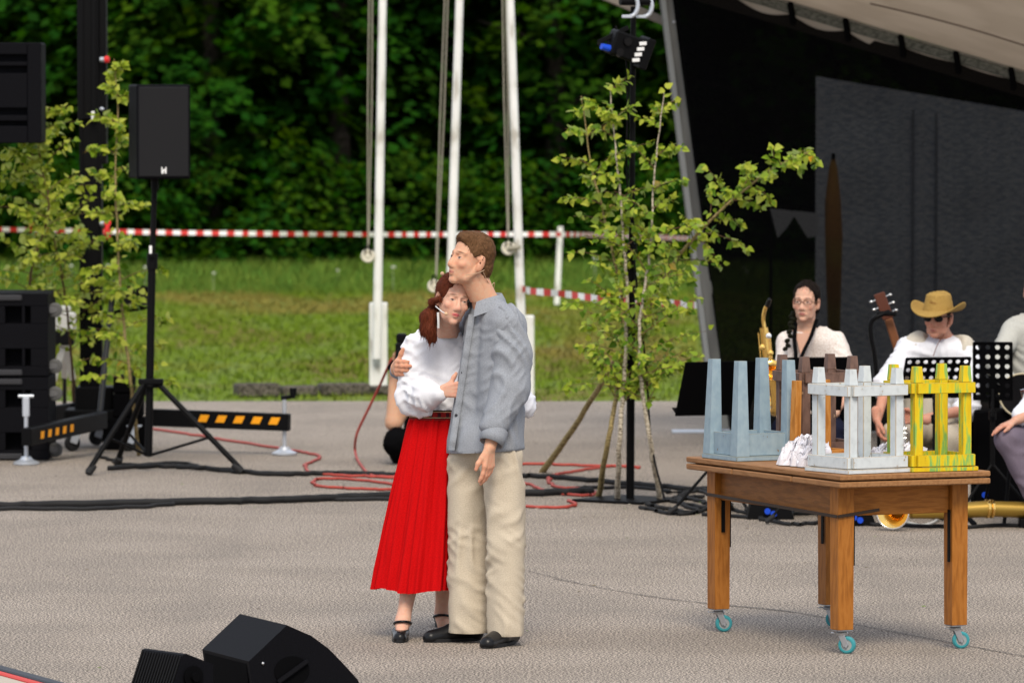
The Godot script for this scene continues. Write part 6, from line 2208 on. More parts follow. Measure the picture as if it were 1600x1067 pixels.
func man() -> void:
	var skin := Color(0.58, 0.32, 0.21)
	var base := Vector3(-0.148, 0, 0.183)
	var t := person("man in grey linen shirt and beige trousers embracing the woman in red", base)
	var ld := Vector3(0.7, 0, 0.7)
	var cU := Vector3(-0.091, 1.394, 0.2)
	var cL := Vector3(-0.116, 0.882, 0.2)
	var shl := Vector3(-0.017, 1.425, 0.28)
	var shr := Vector3(-0.152, 1.404, -0.04)
	var ell_ := Vector3(-0.006, 1.141, 0.33)
	var wrl := Vector3(-0.087, 0.931, 0.42)
	var elr := Vector3(-0.403, 1.283, -0.2)
	var wrr := Vector3(-0.522, 1.201, -0.1)
	var nk := Vector3(-0.108, 1.487, 0.18)
	var hc := Vector3(-0.187, 1.704, 0.24)
	var hipa := Vector3(-0.194, 0.818, 0.13)
	var hipb := Vector3(-0.054, 0.826, 0.26)
	var kna := Vector3(-0.199, 0.438, 0.16)
	var knb := Vector3(-0.031, 0.447, 0.29)
	var aka := Vector3(-0.191, 0.083, 0.18)
	var akb := Vector3(-0.028, 0.087, 0.33)
	# body
	var f := fieldof([[cU + ld * 0.06, cL + ld * 0.06, 0.065, 0.08], [cU - ld * 0.05, cL - ld * 0.06, 0.06, 0.08], [shl, ell_, 0.05, 0.042], [ell_, wrl, 0.04, 0.027], [shr, elr, 0.05, 0.04], [elr, wrr, 0.038, 0.026], [nk, shl, 0.05, 0.05], [nk, shr, 0.05, 0.05], [nk, hc, 0.058, 0.05], [hipa, kna, 0.08, 0.055], [kna, aka, 0.052, 0.035], [hipb, knb, 0.08, 0.055], [knb, akb, 0.052, 0.035]], 0.013, 80.0)
	f.done()
	var body := f.mesh()
	tint(body, skin)
	var hb := facing(Vector3(-0.82, 0.2, 0.57), Vector3(0.16, 1, 0.0))
	var hm := head(hc, hb, 1.0, {"skin": skin, "smile": 1.0, "open": 0.65, "jaw": 1.08, "brow": Color(0.09, 0.05, 0.028), "gaze": 0.001, "lips": Color(0.45, 0.18, 0.14), "neck": [[nk, hc + hb * Vector3(0, -0.07, -0.025), 0.06, 0.052]]})
	body.add(hm)
	body.add(hand(wrl + Vector3(-0.01, -0.045, 0.02), Vector3(-0.08, -1, 0.08), Vector3(-0.7, 0, -0.5), Vector3(-0.6, 0, 0.7), 0.22, 1.02, skin, wrl + Vector3(0.02, 0.06, -0.03), 0.032))
	body.add(hand(Vector3(-0.519, 1.213, -0.085), Vector3(0.05, 0.02, 1), Vector3(1, 0, 0.1), Vector3(0, 1, 0), 0.62, 1.0, skin, Vector3(-0.504, 1.221, -0.17), 0.03, 0.7))
	mottle(body, 0.14)
	wpart(body, "body", mats.skin, t)
	# hair
	var hf := Field.new(hc - Vector3(0.16, 0.16, 0.16), hc + Vector3(0.16, 0.17, 0.16), 0.0045, 200.0)
	hf.ell(hc + hb * Vector3(0, 0.042, -0.018), Vector3(0.079, 0.09, 0.098), hb)
	hf.ell(hc + hb * Vector3(0, -0.02, -0.06), Vector3(0.066, 0.075, 0.055), hb)
	hf.ell(hc + hb * Vector3(0, 0.088, 0.03), Vector3(0.055, 0.035, 0.055), hb)
	hf.done()
	hf.cut(hb * Vector3(0, -0.62, 0.78), hc + hb * Vector3(0, 0.085, 0.082))
	for e in [-1.0, 1.0]:
		hf.dent(hc + hb * Vector3(e * 0.08, -0.002, -0.006), 0.022, 0.03)
		hf.dent(hc + hb * Vector3(e * 0.075, 0.06, 0.06), 0.022, 0.012)
	var hr := hf.mesh()
	hair_finish(hr, Color(0.115, 0.06, 0.03), Vector3(110, 45, 110), 0.0022, 5)
	strands(hr, 2600, 0.013, 0.0011, hc, hb, Color(0.115, 0.06, 0.03), 91, Vector3.ZERO)
	wpart(hr, "hair", mats.hair, t)
	# headset microphone
	var mic := M.new()
	mic.tube(crv([hc + hb * Vector3(0.085, -0.03, -0.03), hc + hb * Vector3(0.082, -0.05, 0.0), hc + hb * Vector3(0.068, -0.07, 0.05)], 10), 0.0018, 5)
	mic.tube(crv([hc + hb * Vector3(0.08, -0.04, -0.03), hc + hb * Vector3(0.05, -0.09, -0.1), hc + hb * Vector3(0.03, -0.075, -0.135), hc + hb * Vector3(0.02, -0.12, -0.15), nk + Vector3(0.06, -0.01, 0.0)], 18), 0.0018, 5)
	wpart(mic, "headset_wire", flatmat(lin(0.45, 0.3, 0.2), 0.5), t)
	mic = M.new()
	mic.ball(hc + hb * Vector3(-0.045, -0.085, 0.098), Vector3(0.009, 0.009, 0.009))
	wpart(mic, "microphone", flatmat(lin(0.45, 0.3, 0.2), 0.6), t)
	# shirt
	var grey := fabric(lin(0.25, 0.265, 0.295), 0.05, 161, 0.14)
	f = fieldof([[cU + ld * 0.075, cL + ld * 0.075, 0.092, 0.112], [cU - ld * 0.06, cL - ld * 0.085, 0.085, 0.11], [nk + Vector3(0.005, -0.005, 0), shl + Vector3(-0.01, 0.0, 0), 0.06, 0.072], [nk, shr, 0.06, 0.07], [cL, cL + Vector3(0, -0.06, 0), 0.14, 0.15]], 0.0085, 75.0)
	f.done()
	f.cut(Vector3(0.06, -1, 0.02), Vector3(-0.122, 0.854, 0.3))
	f.cut(Vector3(-0.12, 1, 0.06), nk + Vector3(-0.01, 0.035, 0))
	var sh := f.mesh()
	ruffle(sh, Vector3(5, 1.2, 5), 0.01, 6)
	creases(sh, Vector3(0.8, 0.12, -0.6), 0.055, 0.011, 7, 3.0)
	creases(sh, Vector3(0.6, 0.7, -0.4), 0.08, 0.005, 8, 5.0)
	creases(sh, Vector3(-0.6, 0.7, 0.3), 0.04, 0.004, 13, 6.0)
	trim(sh, Vector3(0.06, -1, 0.02), Vector3(-0.122, 0.854, 0.3), 0.014)
	# sleeves, gathered into cuffs
	f = fieldof([[shl + Vector3(0.0, 0.01, 0), shl.lerp(ell_, 0.5) + Vector3(0.012, 0, 0), 0.072, 0.085], [shl.lerp(ell_, 0.5) + Vector3(0.012, 0, 0), ell_, 0.085, 0.084], [ell_, wrl + Vector3(0.01, 0.055, -0.02), 0.084, 0.064]], 0.008, 90.0)
	f.done()
	var sl := f.mesh()
	creases(sl, Vector3(0.8, 0.1, -0.6), 0.05, 0.014, 9, 2.5, -1e9, 1e9, 0.15)
	creases(sl, Vector3(0.65, 0.7, -0.3), 0.08, 0.007, 10, 5.0, 0.85, 1.2, 0.0)
	creases(sl, Vector3(-0.6, 0.8, 0.2), 0.045, 0.005, 11, 6.0)
	f = fieldof([[shr, elr, 0.07, 0.065], [elr, wrr + Vector3(0.02, 0, -0.03), 0.062, 0.046]], 0.012, 90.0)
	f.done()
	var sr := f.mesh()
	ruffle(sr, Vector3(14, 5, 14), 0.008, 12)
	var btns := []
	for b in [Vector3(-0.201, 1.378, 0.3), Vector3(-0.215, 1.299, 0.3), Vector3(-0.228, 1.205, 0.3), Vector3(-0.245, 1.106, 0.3), Vector3(-0.256, 1.015, 0.3)]:
		var bt := button(sh, b.x + 0.008, b.y)
		bt.shift(Vector3(0, 0, 0.005))
		btns.append(bt)
	var pk := M.new()
	var pr := []
	var pa := Vector3(-0.184, 1.463, 0.3)
	var pb := Vector3(-0.275, 0.862, 0.3)
	for i in 40:
		var q := pa.lerp(pb, i / 39.0)
		var z := sh.front(q.x + 0.008, q.y, 0.014)
		pr.append(PackedVector3Array([Vector3(q.x - 0.008, q.y, z - 0.006), Vector3(q.x - 0.008, q.y, z + 0.002), Vector3(q.x + 0.02, q.y, maxf(sh.front(q.x + 0.02, q.y, 0.014), z - 0.01) + 0.003), Vector3(q.x + 0.022, q.y, z - 0.006)]))
	pk.grid(pr)
	pk.shift(-base)
	var so := wpart(sh, "shirt", grey, t)
	part(pk, "placket", grey, so)
	wpart(sl, "sleeve", grey, t)
	wpart(sr, "sleeve", grey, t)
	for b in btns:
		b.shift(-base)
		part(b, "button", flatmat(lin(0.03, 0.032, 0.04), 0.4), so)
	var cf := M.new()
	cf.lathe(along(wrl + Vector3(-0.005, -0.02, 0.01) - ell_, wrl + Vector3(0.006, 0.0, 0.0)), [Vector2(0.056, -0.035), Vector2(0.057, 0.0), Vector2(0.054, 0.035), Vector2(0.049, 0.034), Vector2(0.05, -0.02)], 24, true)
	wpart(cf, "cuff", grey, t)
	# collar
	var rows := []
	var fr := Vector3(-0.75, 0, 0.66)
	var sd := Vector3.UP.cross(fr)
	for q in [[0.066, -0.005, 0.0], [0.064, 0.022, 0.0], [0.066, 0.046, 0.0], [0.076, 0.05, 0.0], [0.09, 0.025, 0.3], [0.1, -0.004, 1.0], [0.098, -0.006, 1.0], [0.088, 0.02, 0.3]]:
		var row := PackedVector3Array()
		for i in 41:
			var a := lerpf(-2.75, 2.75, i / 40.0)
			var frontness := pow(absf(a) / 2.75, 2.5)
			var rr: float = q[0] * (1.0 + 0.05 * q[2] * frontness)
			var y: float = q[1] - frontness * 0.036 - q[2] * frontness * 0.012
			row.append(nk + Vector3(-0.012, 0.018, 0) + (fr * -cos(a) + sd * sin(a)) * rr + Vector3(0, y, 0) + fr * frontness * 0.006)
		rows.append(row)
	var co := M.new()
	co.grid(rows)
	wpart(co, "collar", grey, t)
	# trousers
	var lin_ := fabric(lin(0.47, 0.405, 0.315), 0.05, 163, 0.1)
	f = fieldof([[Vector3(-0.151, 0.894, 0.17), hipa, 0.09, 0.092], [Vector3(-0.085, 0.898, 0.23), hipb, 0.09, 0.092], [hipa, kna, 0.095, 0.083], [kna, aka + Vector3(0, -0.06, 0), 0.083, 0.086], [hipb, knb, 0.095, 0.085], [knb, akb + Vector3(0, -0.06, 0), 0.085, 0.084]], 0.009, 140.0)
	f.done()
	f.cut(Vector3(0, -1, 0), Vector3(0, 0.045, 0))
	f.cut(Vector3(0, 1, 0), Vector3(-0.122, 0.896, 0.2))
	var tr := f.mesh()
	ruffle(tr, Vector3(4, 0.8, 4), 0.012, 14)
	creases(tr, Vector3(0.9, 0.1, -0.45), 0.09, 0.011, 15, 2.0, -1e9, 1e9, 0.1)
	creases(tr, Vector3(0.4, 0.9, 0.1), 0.07, 0.009, 16, 4.0, -0.1, 0.3, 0.1)
	creases(tr, Vector3(-0.6, 0.75, 0.1), 0.08, 0.007, 18, 4.5, 0.3, 0.9)
	creases(tr, Vector3(0.6, 0.75, 0.1), 0.04, 0.004, 19, 5.0)
	trim(tr, Vector3(0, -1, 0), Vector3(0, 0.045, 0), 0.014)
	wpart(tr, "trousers", lin_, t)
	# shoes
	for s in [[Vector3(-0.137, 0, 0.056), Vector3(-0.393, 0, 0.183)], [Vector3(0.009, 0, 0.183), Vector3(-0.121, 0, 0.497)]]:
		var leather := flatmat(lin(0.008, 0.008, 0.009), 0.3)
		var sm := shoe(s[0], s[1], 0.043)
		var o := wpart(sm, "shoe", leather, t)
		var sl2 := sole(s[0], s[1], 0.048)
		sl2.shift(-base)
		part(sl2, "sole", mats.rubber, o)

func strands(m: M, n: int, ln: float, w: float, hc: Vector3, hb: Basis, col: Color, seed_: int, to: Vector3) -> void:
	# single hairs lying on the hair's surface
	var r := RandomNumberGenerator.new()
	r.seed = seed_
	var have := m.v.size()
	for k in n:
		var i := r.randi() % have
		var p := m.v[i]
		var nn := m.n[i]
		var loc := hb.transposed() * (p - hc)
		var d := Vector3(loc.x * 4.0, -0.6, 0.35 if loc.z > 0.02 else -0.5)
		d = hb * d
		if to != Vector3.ZERO:
			d = (to - p) if p.y > to.y - 0.01 else Vector3(-0.15, -1, 0)
		d += Vector3(r.randf_range(-0.4, 0.4), r.randf_range(-0.4, 0.4), r.randf_range(-0.4, 0.4)) * d.length() * 0.7
		d = (d - nn * d.dot(nn)).normalized()
		var s := d.cross(nn).normalized() * w
		m.col = col * r.randf_range(0.6, 1.7)
		var a := m.vert(p - s + nn * 0.0005, nn)
		var b := m.vert(p + s + nn * 0.0005, nn)
		var l := ln * r.randf_range(0.6, 1.4)
		var c := m.vert(p + d * l + nn * l * 0.16, (nn + d * 0.2).normalized())
		m.tri_i(a, b, c)

func hair_finish(m: M, c: Color, sc: Vector3, amp: float, seed_: int) -> void:
	ruffle(m, sc, amp, seed_)
	noise.seed = seed_ + 40
	noise.frequency = 1.0
	for i in m.v.size():
		var q := m.v[i] * sc * 1.3
		m.c[i] = c * (1.0 + 0.5 * noise.get_noise_3d(q.x, q.y, q.z))

func woman() -> void:
	var skin := Color(0.6, 0.345, 0.25)
	var base := Vector3(-0.416, 0, -0.009)
	var t := person("woman in white blouse and long red skirt leaning on the man's chest", base)
	var cU := Vector3(-0.315, 1.289, -0.06)
	var cL := Vector3(-0.327, 1.024, -0.07)
	var shR := Vector3(-0.421, 1.309, -0.06)
	var elR := Vector3(-0.444, 1.084, -0.02)
	var wrR := Vector3(-0.324, 1.108, 0.16)
	var shL := Vector3(-0.201, 1.287, -0.1)
	var elL := Vector3(0, 1.14, -0.05)
	var wrL := Vector3(0.051, 1.057, 0.12)
	var nk := Vector3(-0.289, 1.365, -0.02)
	var hc := Vector3(-0.261, 1.526, 0.17)
	var hip := Vector3(-0.327, 0.88, -0.08)
	var f := fieldof([[cU + Vector3(0.07, 0, 0), cL + Vector3(0.05, 0, 0), 0.065, 0.06], [cU - Vector3(0.06, 0, 0), cL - Vector3(0.05, 0, 0), 0.065, 0.06], [cL, hip, 0.08, 0.085], [shR, elR, 0.036, 0.03], [elR, wrR, 0.028, 0.021], [shL, elL, 0.042, 0.036], [elL, wrL, 0.034, 0.023], [nk, shR, 0.04, 0.042], [nk, shL, 0.04, 0.042], [nk, hc, 0.047, 0.042], [Vector3(-0.379, 0.851, -0.08), Vector3(-0.425, 0.421, -0.07), 0.065, 0.048], [Vector3(-0.425, 0.421, -0.07), Vector3(-0.489, 0.081, 0.06), 0.048, 0.03], [Vector3(-0.489, 0.081, 0.06), Vector3(-0.496, 0.029, 0.12), 0.03, 0.026], [Vector3(-0.273, 0.849, -0.12), Vector3(-0.3, 0.409, -0.22), 0.075, 0.052], [Vector3(-0.3, 0.409, -0.22), Vector3(-0.316, 0.084, -0.3), 0.05, 0.03], [Vector3(-0.316, 0.084, -0.3), Vector3(-0.312, 0.036, -0.26), 0.03, 0.026]], 0.012, 90.0)
	f.done()
	var body := f.mesh()
	tint(body, skin)
	var hb := facing(Vector3(0.32, -0.04, 0.94), Vector3(0.24, 1, 0.05))
	body.add(head(hc, hb, 0.94, {"skin": skin, "smile": 1.0, "open": 0.6, "jaw": 0.88, "brow": Color(0.12, 0.055, 0.035), "lips": Color(0.5, 0.1, 0.11), "neck": [[nk + Vector3(0, -0.02, 0), hc + hb * Vector3(0, -0.065, -0.025), 0.05, 0.044]]}))
	body.add(hand(Vector3(-0.313, 1.117, 0.17), Vector3(0.75, 0.1, 0.35), Vector3(0.3, 0, -1), Vector3(0, 1, 0), 0.75, 0.92, skin, wrR + Vector3(-0.05, -0.005, -0.03), 0.028, 0.6))
	body.add(hand(wrL + Vector3(-0.005, 0.02, 0.0), Vector3(-0.3, 0.5, 0.6), Vector3(-0.8, 0, 0), Vector3(0, 1, 0.4), 0.5, 0.9, skin, wrL + Vector3(0.01, -0.01, -0.04), 0.025))
	mottle(body, 0.14)
	wpart(body, "body", mats.skin, t)
	# hair: cap, then the tail over her right shoulder
	var hf := Field.new(hc - Vector3(0.24, 0.26, 0.2), hc + Vector3(0.17, 0.17, 0.17), 0.0048, 170.0)
	hf.ell(hc + hb * Vector3(0, 0.038, -0.02), Vector3(0.08, 0.091, 0.1) * 0.96, hb)
	hf.ell(hc + hb * Vector3(0, -0.015, -0.055), Vector3(0.068, 0.07, 0.055) * 0.96, hb)
	hf.done()
	hf.cut(hb * Vector3(0.25, -0.5, 0.8), hc + hb * Vector3(-0.03, 0.07, 0.075))
	hf.dent(hc + hb * Vector3(0.0, 0.02, 0.1), 0.05, 0.03)
	hf.dent(hc + hb * Vector3(0.045, 0.0, 0.07), 0.05, 0.03)
	hf.dent(hc + hb * Vector3(-0.078, -0.03, 0.0), 0.022, 0.025)
	var cap := hf.mesh()
	var tail := fieldof([[hc + hb * Vector3(-0.07, -0.01, 0.02), hc + hb * Vector3(-0.085, -0.03, -0.03), 0.012, 0.018], [Vector3(-0.33, 1.507, 0.12), Vector3(-0.344, 1.496, 0.13), 0.022, 0.02], [Vector3(-0.344, 1.496, 0.13), Vector3(-0.37, 1.446, 0.15), 0.02, 0.038], [Vector3(-0.37, 1.446, 0.15), Vector3(-0.372, 1.392, 0.16), 0.038, 0.034], [Vector3(-0.372, 1.392, 0.16), Vector3(-0.35, 1.349, 0.16), 0.032, 0.016], [Vector3(-0.381, 1.434, 0.15), Vector3(-0.401, 1.372, 0.16), 0.022, 0.008], [Vector3(-0.364, 1.393, 0.17), Vector3(-0.367, 1.333, 0.17), 0.018, 0.006]], 0.0045, 230.0)
	tail.done()
	cap.add(tail.mesh())
	hair_finish(cap, Color(0.09, 0.024, 0.013), Vector3(90, 16, 90), 0.003, 17)
	strands(cap, 2400, 0.03, 0.0012, hc, hb, Color(0.1, 0.027, 0.014), 92, Vector3(-0.342, 1.499, 0.12))
	wpart(cap, "hair", mats.hair, t)
	# headset
	var mic := M.new()
	mic.tube([hc + hb * Vector3(-0.078, -0.045, 0.01), hc + hb * Vector3(-0.06, -0.062, 0.06), hc + hb * Vector3(-0.05, -0.066, 0.075)], 0.0022, 5)
	wpart(mic, "headset_wire", mats.white, t)
	mic = M.new()
	mic.ball(hc + hb * Vector3(-0.047, -0.067, 0.081), Vector3(0.008, 0.008, 0.008))
	wpart(mic, "microphone", flatmat(lin(0.6, 0.4, 0.25), 0.6), t)
	mic = M.new()
	mic.tube(crv([Vector3(-0.329, 1.47, 0.19), Vector3(-0.327, 1.436, 0.19), Vector3(-0.327, 1.401, 0.18)], 8), 0.006, 6)
	wpart(mic, "earring", mats.white, t)
	# blouse
	var wh := fabric(lin(0.7, 0.7, 0.74), 0.03, 165, 0.04)
	f = fieldof([[cU + Vector3(0.06, 0, 0), cL + Vector3(0.055, 0.01, 0), 0.092, 0.105], [cU - Vector3(0.06, 0, 0), cL - Vector3(0.06, -0.01, 0), 0.092, 0.11], [nk + Vector3(0, -0.025, 0), shR, 0.055, 0.055], [nk + Vector3(0, -0.025, 0), shL, 0.055, 0.055], [shR, shR.lerp(elR, 0.5), 0.056, 0.066], [shR.lerp(elR, 0.5), elR, 0.066, 0.072], [elR, elR.lerp(wrR, 0.6), 0.064, 0.058], [elR.lerp(wrR, 0.6), wrR, 0.056, 0.033], [shL, elL, 0.055, 0.06], [elL, wrL + Vector3(0, -0.01, -0.02), 0.06, 0.052]], 0.0085, 95.0)
	f.done()
	f.cut(Vector3(0, 1, 0.25), nk + Vector3(0, 0.0, 0.05))
	f.cut(Vector3(0, -1, 0), Vector3(0, Vector3(-0.372, 1.005, 0).y, 0))
	var bl := f.mesh()
	ruffle(bl, Vector3(5, 1.5, 5), 0.008, 21)
	creases(bl, Vector3(0.95, 0.1, 0.3), 0.05, 0.009, 22, 3.0)
	creases(bl, Vector3(0.4, 0.9, 0.1), 0.045, 0.009, 23, 4.0)
	creases(bl, Vector3(-0.6, 0.8, 0.1), 0.035, 0.005, 24, 5.0)
	wpart(bl, "blouse", wh, t)
	# skirt
	var wc := Vector3(-0.318, 0.989, -0.08)
	var hcn := Vector3(-0.368, 0.22, -0.1)
	var rows := []
	noise.seed = 27
	noise.frequency = 1.0
	for i in 49:
		var u := i / 48.0
		var c := wc.lerp(hcn, u)
		var row := PackedVector3Array()
		for k in 260:
			var a := TAU * k / 260.0
			var w := noise.get_noise_2d(cos(a) * 2.0, sin(a) * 2.0) * 2.2
			var pl := 0.25 * sin(a * 9.0 + w * 6.0 + u * 0.7) + 2.0 * noise.get_noise_2d(cos(a) * 3.4 + 9.0 + u * 0.3, sin(a) * 3.4)
			var pl2 := sin(a * 34.0 + w * 3.0)
			var amp := lerpf(0.004, 0.026, pow(u, 0.8))
			var rx := lerpf(0.138, 0.25, pow(u, 0.82))
			var rz := lerpf(0.118, 0.235, pow(u, 0.82))
			var d := amp * (pl * 0.8 + 0.1) + 0.0035 * (1.0 - u) * pl2 + 0.01 * u * noise.get_noise_2d(a * 3.0, u * 2.0)
			row.append(c + Vector3(cos(a) * (rx + d), 0.008 * u * sin(a * 5.0 + 1.0), sin(a) * (rz + d)))
		rows.append(row)
	var sk := M.new()
	sk.grid(rows, true)
	wpart(sk, "skirt", fabric(lin(0.46, 0.004, 0.005), 0.04, 167, 0.14), t)
	# woven belt
	var be := M.new()
	var by := [[0.0, 0], [0.008, 1], [0.011, 2], [0.014, 0], [0.034, 0], [0.037, 2], [0.04, 1], [0.046, 0]]
	for j in by.size() - 1:
		var cc: Color = [Color(0.22, 0.012, 0.012), Color(0.03, 0.012, 0.01), Color(0.4, 0.3, 0.18)][by[j][1]]
		for k in 120:
			var a0 := TAU * k / 120.0
			var a1 := TAU * (k + 1) / 120.0
			var pts := []
			for q in [[a0, by[j][0]], [a1, by[j][0]], [a1, by[j + 1][0]], [a0, by[j + 1][0]]]:
				pts.append(wc + Vector3(cos(q[0]) * 0.145, q[1] - 0.008, sin(q[0]) * 0.125))
			be.col = cc if not (j == 3 and k % 5 < 2) else Color(0.05, 0.01, 0.012)
			be.flat(pts, Vector3(cos(a0), 0, sin(a0)))
	wpart(be, "belt", vmat(0.9), t)
	# strapped shoes
	var leather := flatmat(lin(0.008, 0.008, 0.009), 0.25)
	for s in [[Vector3(-0.494, 0, -0.203), Vector3(-0.5, 0, 0.215), Vector3(-0.489, 0.081, 0.06)], [Vector3(-0.324, 0, -0.769), Vector3(-0.312, 0, -0.534), Vector3(-0.316, 0.079, -0.3)]]:
		var toe: Vector3 = s[1]
		var heel: Vector3 = toe + (s[0] - toe).normalized() * 0.235
		var sm := shoe(heel, toe, 0.036, 0.005)
		var f2 := M.new()
		f2.add(sm)
		# open instep
		for i in f2.v.size():
			if f2.v[i].y > 0.05:
				f2.v[i].y = 0.05 + (f2.v[i].y - 0.05) * 0.1
		f2.smooth(0, 0)
		var o := wpart(f2, "shoe", leather, t)
		var st := M.new()
		var ring := []
		for i in 25:
			var a := TAU * i / 24.0
			var ct: Vector3 = s[2]
			ring.append(ct + Vector3(cos(a) * 0.038, -0.005 + 0.012 * sin(a), sin(a) * 0.042 + 0.01))
		st.tube(ring, 0.006, 6, false)
		st.shift(-base)
		part(st, "strap", leather, o)
		var sl2 := sole(heel, toe, 0.037)
		sl2.shift(-base)
		part(sl2, "sole", mats.rubber, o)

func operator_person() -> void:
	var skin := Color(0.5, 0.29, 0.19)
	var base := Vector3(-0.615, 0, -12.13)
	var t := person("person in black crouching behind the woman, raising a camera", base)
	var hand_ := Vector3(-0.763, 0.639, -12.8)
	var elb := Vector3(-0.77, 0.274, -12.75)
	var sho := Vector3(-0.607, 0.491, -13)
	var hc := Vector3(-0.552, 0.745, -12.95)
	var f := fieldof([[sho, elb, 0.055, 0.05], [elb, hand_, 0.052, 0.034], [Vector3(-0.536, 0.512, -13), hc, 0.06, 0.06], [Vector3(-0.461, 0.491, -13), Vector3(-0.396, 0.274, -12.75), 0.05, 0.045], [Vector3(-0.396, 0.274, -12.75), Vector3(-0.582, 0.61, -12.7), 0.042, 0.03]], 0.013, 80.0)
	f.done()
	var body := f.mesh()
	tint(body, skin)
	body.add(head(hc, facing(Vector3(-0.1, 0, 1), Vector3.UP), 1.0, {"skin": skin, "neck": [[Vector3(-0.536, 0.512, -13), hc + Vector3(0, -0.07, -0.02), 0.055, 0.05]]}))
	body.add(hand(Vector3(-0.767, 0.639, -12.8), Vector3(0.15, 0.8, 0.1), Vector3(0.6, 0, 0.3), Vector3(0, 0.2, -1), 0.5, 1.0, skin, Vector3(-0.763, 0.564, -12.8), 0.034))
	mottle(body, 0.14)
	wpart(body, "body", mats.skin, t)
	f = fieldof([[Vector3(-0.608, 0.49, -13.02), Vector3(-0.461, 0.49, -13.02), 0.09, 0.09], [Vector3(-0.536, 0.469, -13.02), Vector3(-0.567, 0.129, -13.1), 0.14, 0.15], [sho, sho.lerp(elb, 0.55), 0.08, 0.075]], 0.014, 70.0)
	f.done()
	var sh := f.mesh()
	ruffle(sh, Vector3(12, 5, 12), 0.008, 24)
	wpart(sh, "shirt", mats.black_matte, t)
	f = fieldof([[Vector3(-0.63, 0.108, -13.1), Vector3(-0.749, 0.152, -12.7), 0.1, 0.085], [Vector3(-0.749, 0.152, -12.7), Vector3(-0.703, -0.022, -12.95), 0.085, 0.06], [Vector3(-0.504, 0.108, -13.1), Vector3(-0.458, 0.152, -12.7), 0.1, 0.085], [Vector3(-0.458, 0.152, -12.7), Vector3(-0.461, -0.025, -13), 0.085, 0.06]], 0.014, 90.0)
	f.done()
	var tr := f.mesh()
	ruffle(tr, Vector3(9, 9, 9), 0.008, 25)
	wpart(tr, "trousers", mats.black_matte, t)
	var hf := Field.new(hc - Vector3(0.15, 0.15, 0.15), hc + Vector3(0.15, 0.16, 0.15), 0.007, 150.0)
	hf.ell(hc + Vector3(0, 0.04, -0.02), Vector3(0.083, 0.092, 0.1))
	hf.done()
	hf.cut(Vector3(0, -0.6, 0.8), hc + Vector3(0, 0.08, 0.07))
	var hm := hf.mesh()
	tint(hm, Color(0.03, 0.02, 0.015))
	wpart(hm, "hair", mats.hair, t)
	# camera
	var c := thing("video_camera", "black video camera raised by the crouching person", "camera", Vector3(-0.699, 0.724, -12.75))
	var m := M.new()
	m.box(T(Vector3(0.0, -0.01, 0)), Vector3(0.12, 0.17, 0.16), 0.015)
	m.box(T(Vector3(-0.02, 0.1, 0.0)), Vector3(0.07, 0.06, 0.12), 0.012)
	part(m, "camera_body", mats.black, c)
	m = M.new()
	m.lathe(Transform3D(Basis(Vector3.RIGHT, PI / 2), Vector3(0.0, 0, 0.08)), [Vector2(0, 0), Vector2(0.05, 0), Vector2(0.055, 0.09), Vector2(0.04, 0.09), Vector2(0.035, 0.06), Vector2(0, 0.06)], 20)
	part(m, "lens", mats.black_gloss, c)
	m = M.new()
	m.tube(crv([Vector3(-0.07, -0.11, 0.02), Vector3(-0.1, -0.09, 0.05), Vector3(-0.07, -0.05, 0.07)], 8), 0.014, 8)
	part(m, "strap", mats.black, c)

# ---------------------------------------------------------------- the band
func seated(label: String, skin: Color, j: Dictionary, o: Dictionary, hb: Basis) -> Node3D:
	# j: neck, shl, shr (at the viewer's left), ell, wrl, elr, wrr, hip, knees, feet
	var base: Vector3 = (j.hip as Vector3) * Vector3(1, 0, 1)
	var t := person(label, base)
	var mid: Vector3 = (j.shl + j.shr) * 0.5
	var lat: Vector3 = (j.shr - j.shl).normalized()
	var b := [[mid + lat * 0.07, j.hip + lat * 0.07, 0.065, 0.08], [mid - lat * 0.07, j.hip - lat * 0.07, 0.065, 0.08], [j.neck, j.shl, 0.048, 0.048], [j.neck, j.shr, 0.048, 0.048], [j.shl, j.ell, 0.046, 0.038], [j.ell, j.wrl, 0.036, 0.025], [j.shr, j.elr, 0.046, 0.038], [j.elr, j.wrr, 0.036, 0.025], [j.neck, o.head, 0.05, 0.045]]
	for k in 2:
		b.append([j.hip + lat * (0.18 * k - 0.09), j.knees[k], 0.08, 0.055])
		b.append([j.knees[k], j.feet[k], 0.052, 0.035])
	var f := fieldof(b, 0.0145, 80.0)
	f.done()
	var body := f.mesh()
	tint(body, skin)
	o.skin = skin
	o.neck = [[j.neck, o.head + hb * Vector3(0, -0.068, -0.025), 0.056, 0.05]]
	body.add(head(o.head, hb, o.get("size", 1.0), o))
	for h in o.get("hands", []):
		body.add(hand(h[0], h[1], h[2], h[3], h[4], 0.98, skin, h[0] - (h[1] as Vector3).normalized() * 0.05, 0.029))
	mottle(body, 0.14)
	wpart(body, "body", mats.skin, t)
	# trousers and shoes
	var tb := []
	for k in 2:
		tb.append([j.hip + lat * (0.18 * k - 0.09), j.knees[k], 0.105, 0.082])
		tb.append([j.knees[k], j.feet[k] + Vector3(0, 0.05, 0), 0.08, 0.068])
	f = fieldof(tb, 0.014, 110.0)
	f.done()
	var tr := f.mesh()
	ruffle(tr, Vector3(5, 3, 5), 0.008, 44)
	creases(tr, Vector3(0.5, 0.8, 0.3), 0.06, 0.009, 45, 3.0)
	wpart(tr, "trousers", o.trousers, t)
	for k in 2:
		var ft: Vector3 = j.feet[k]
		ft.y = 0.0
		var sm := shoe(ft + Vector3(0, 0, -0.06), ft + Vector3(-0.02, 0, 0.2), 0.043, 0.009)
		wpart(sm, "shoe", mats.black, t)
	return t

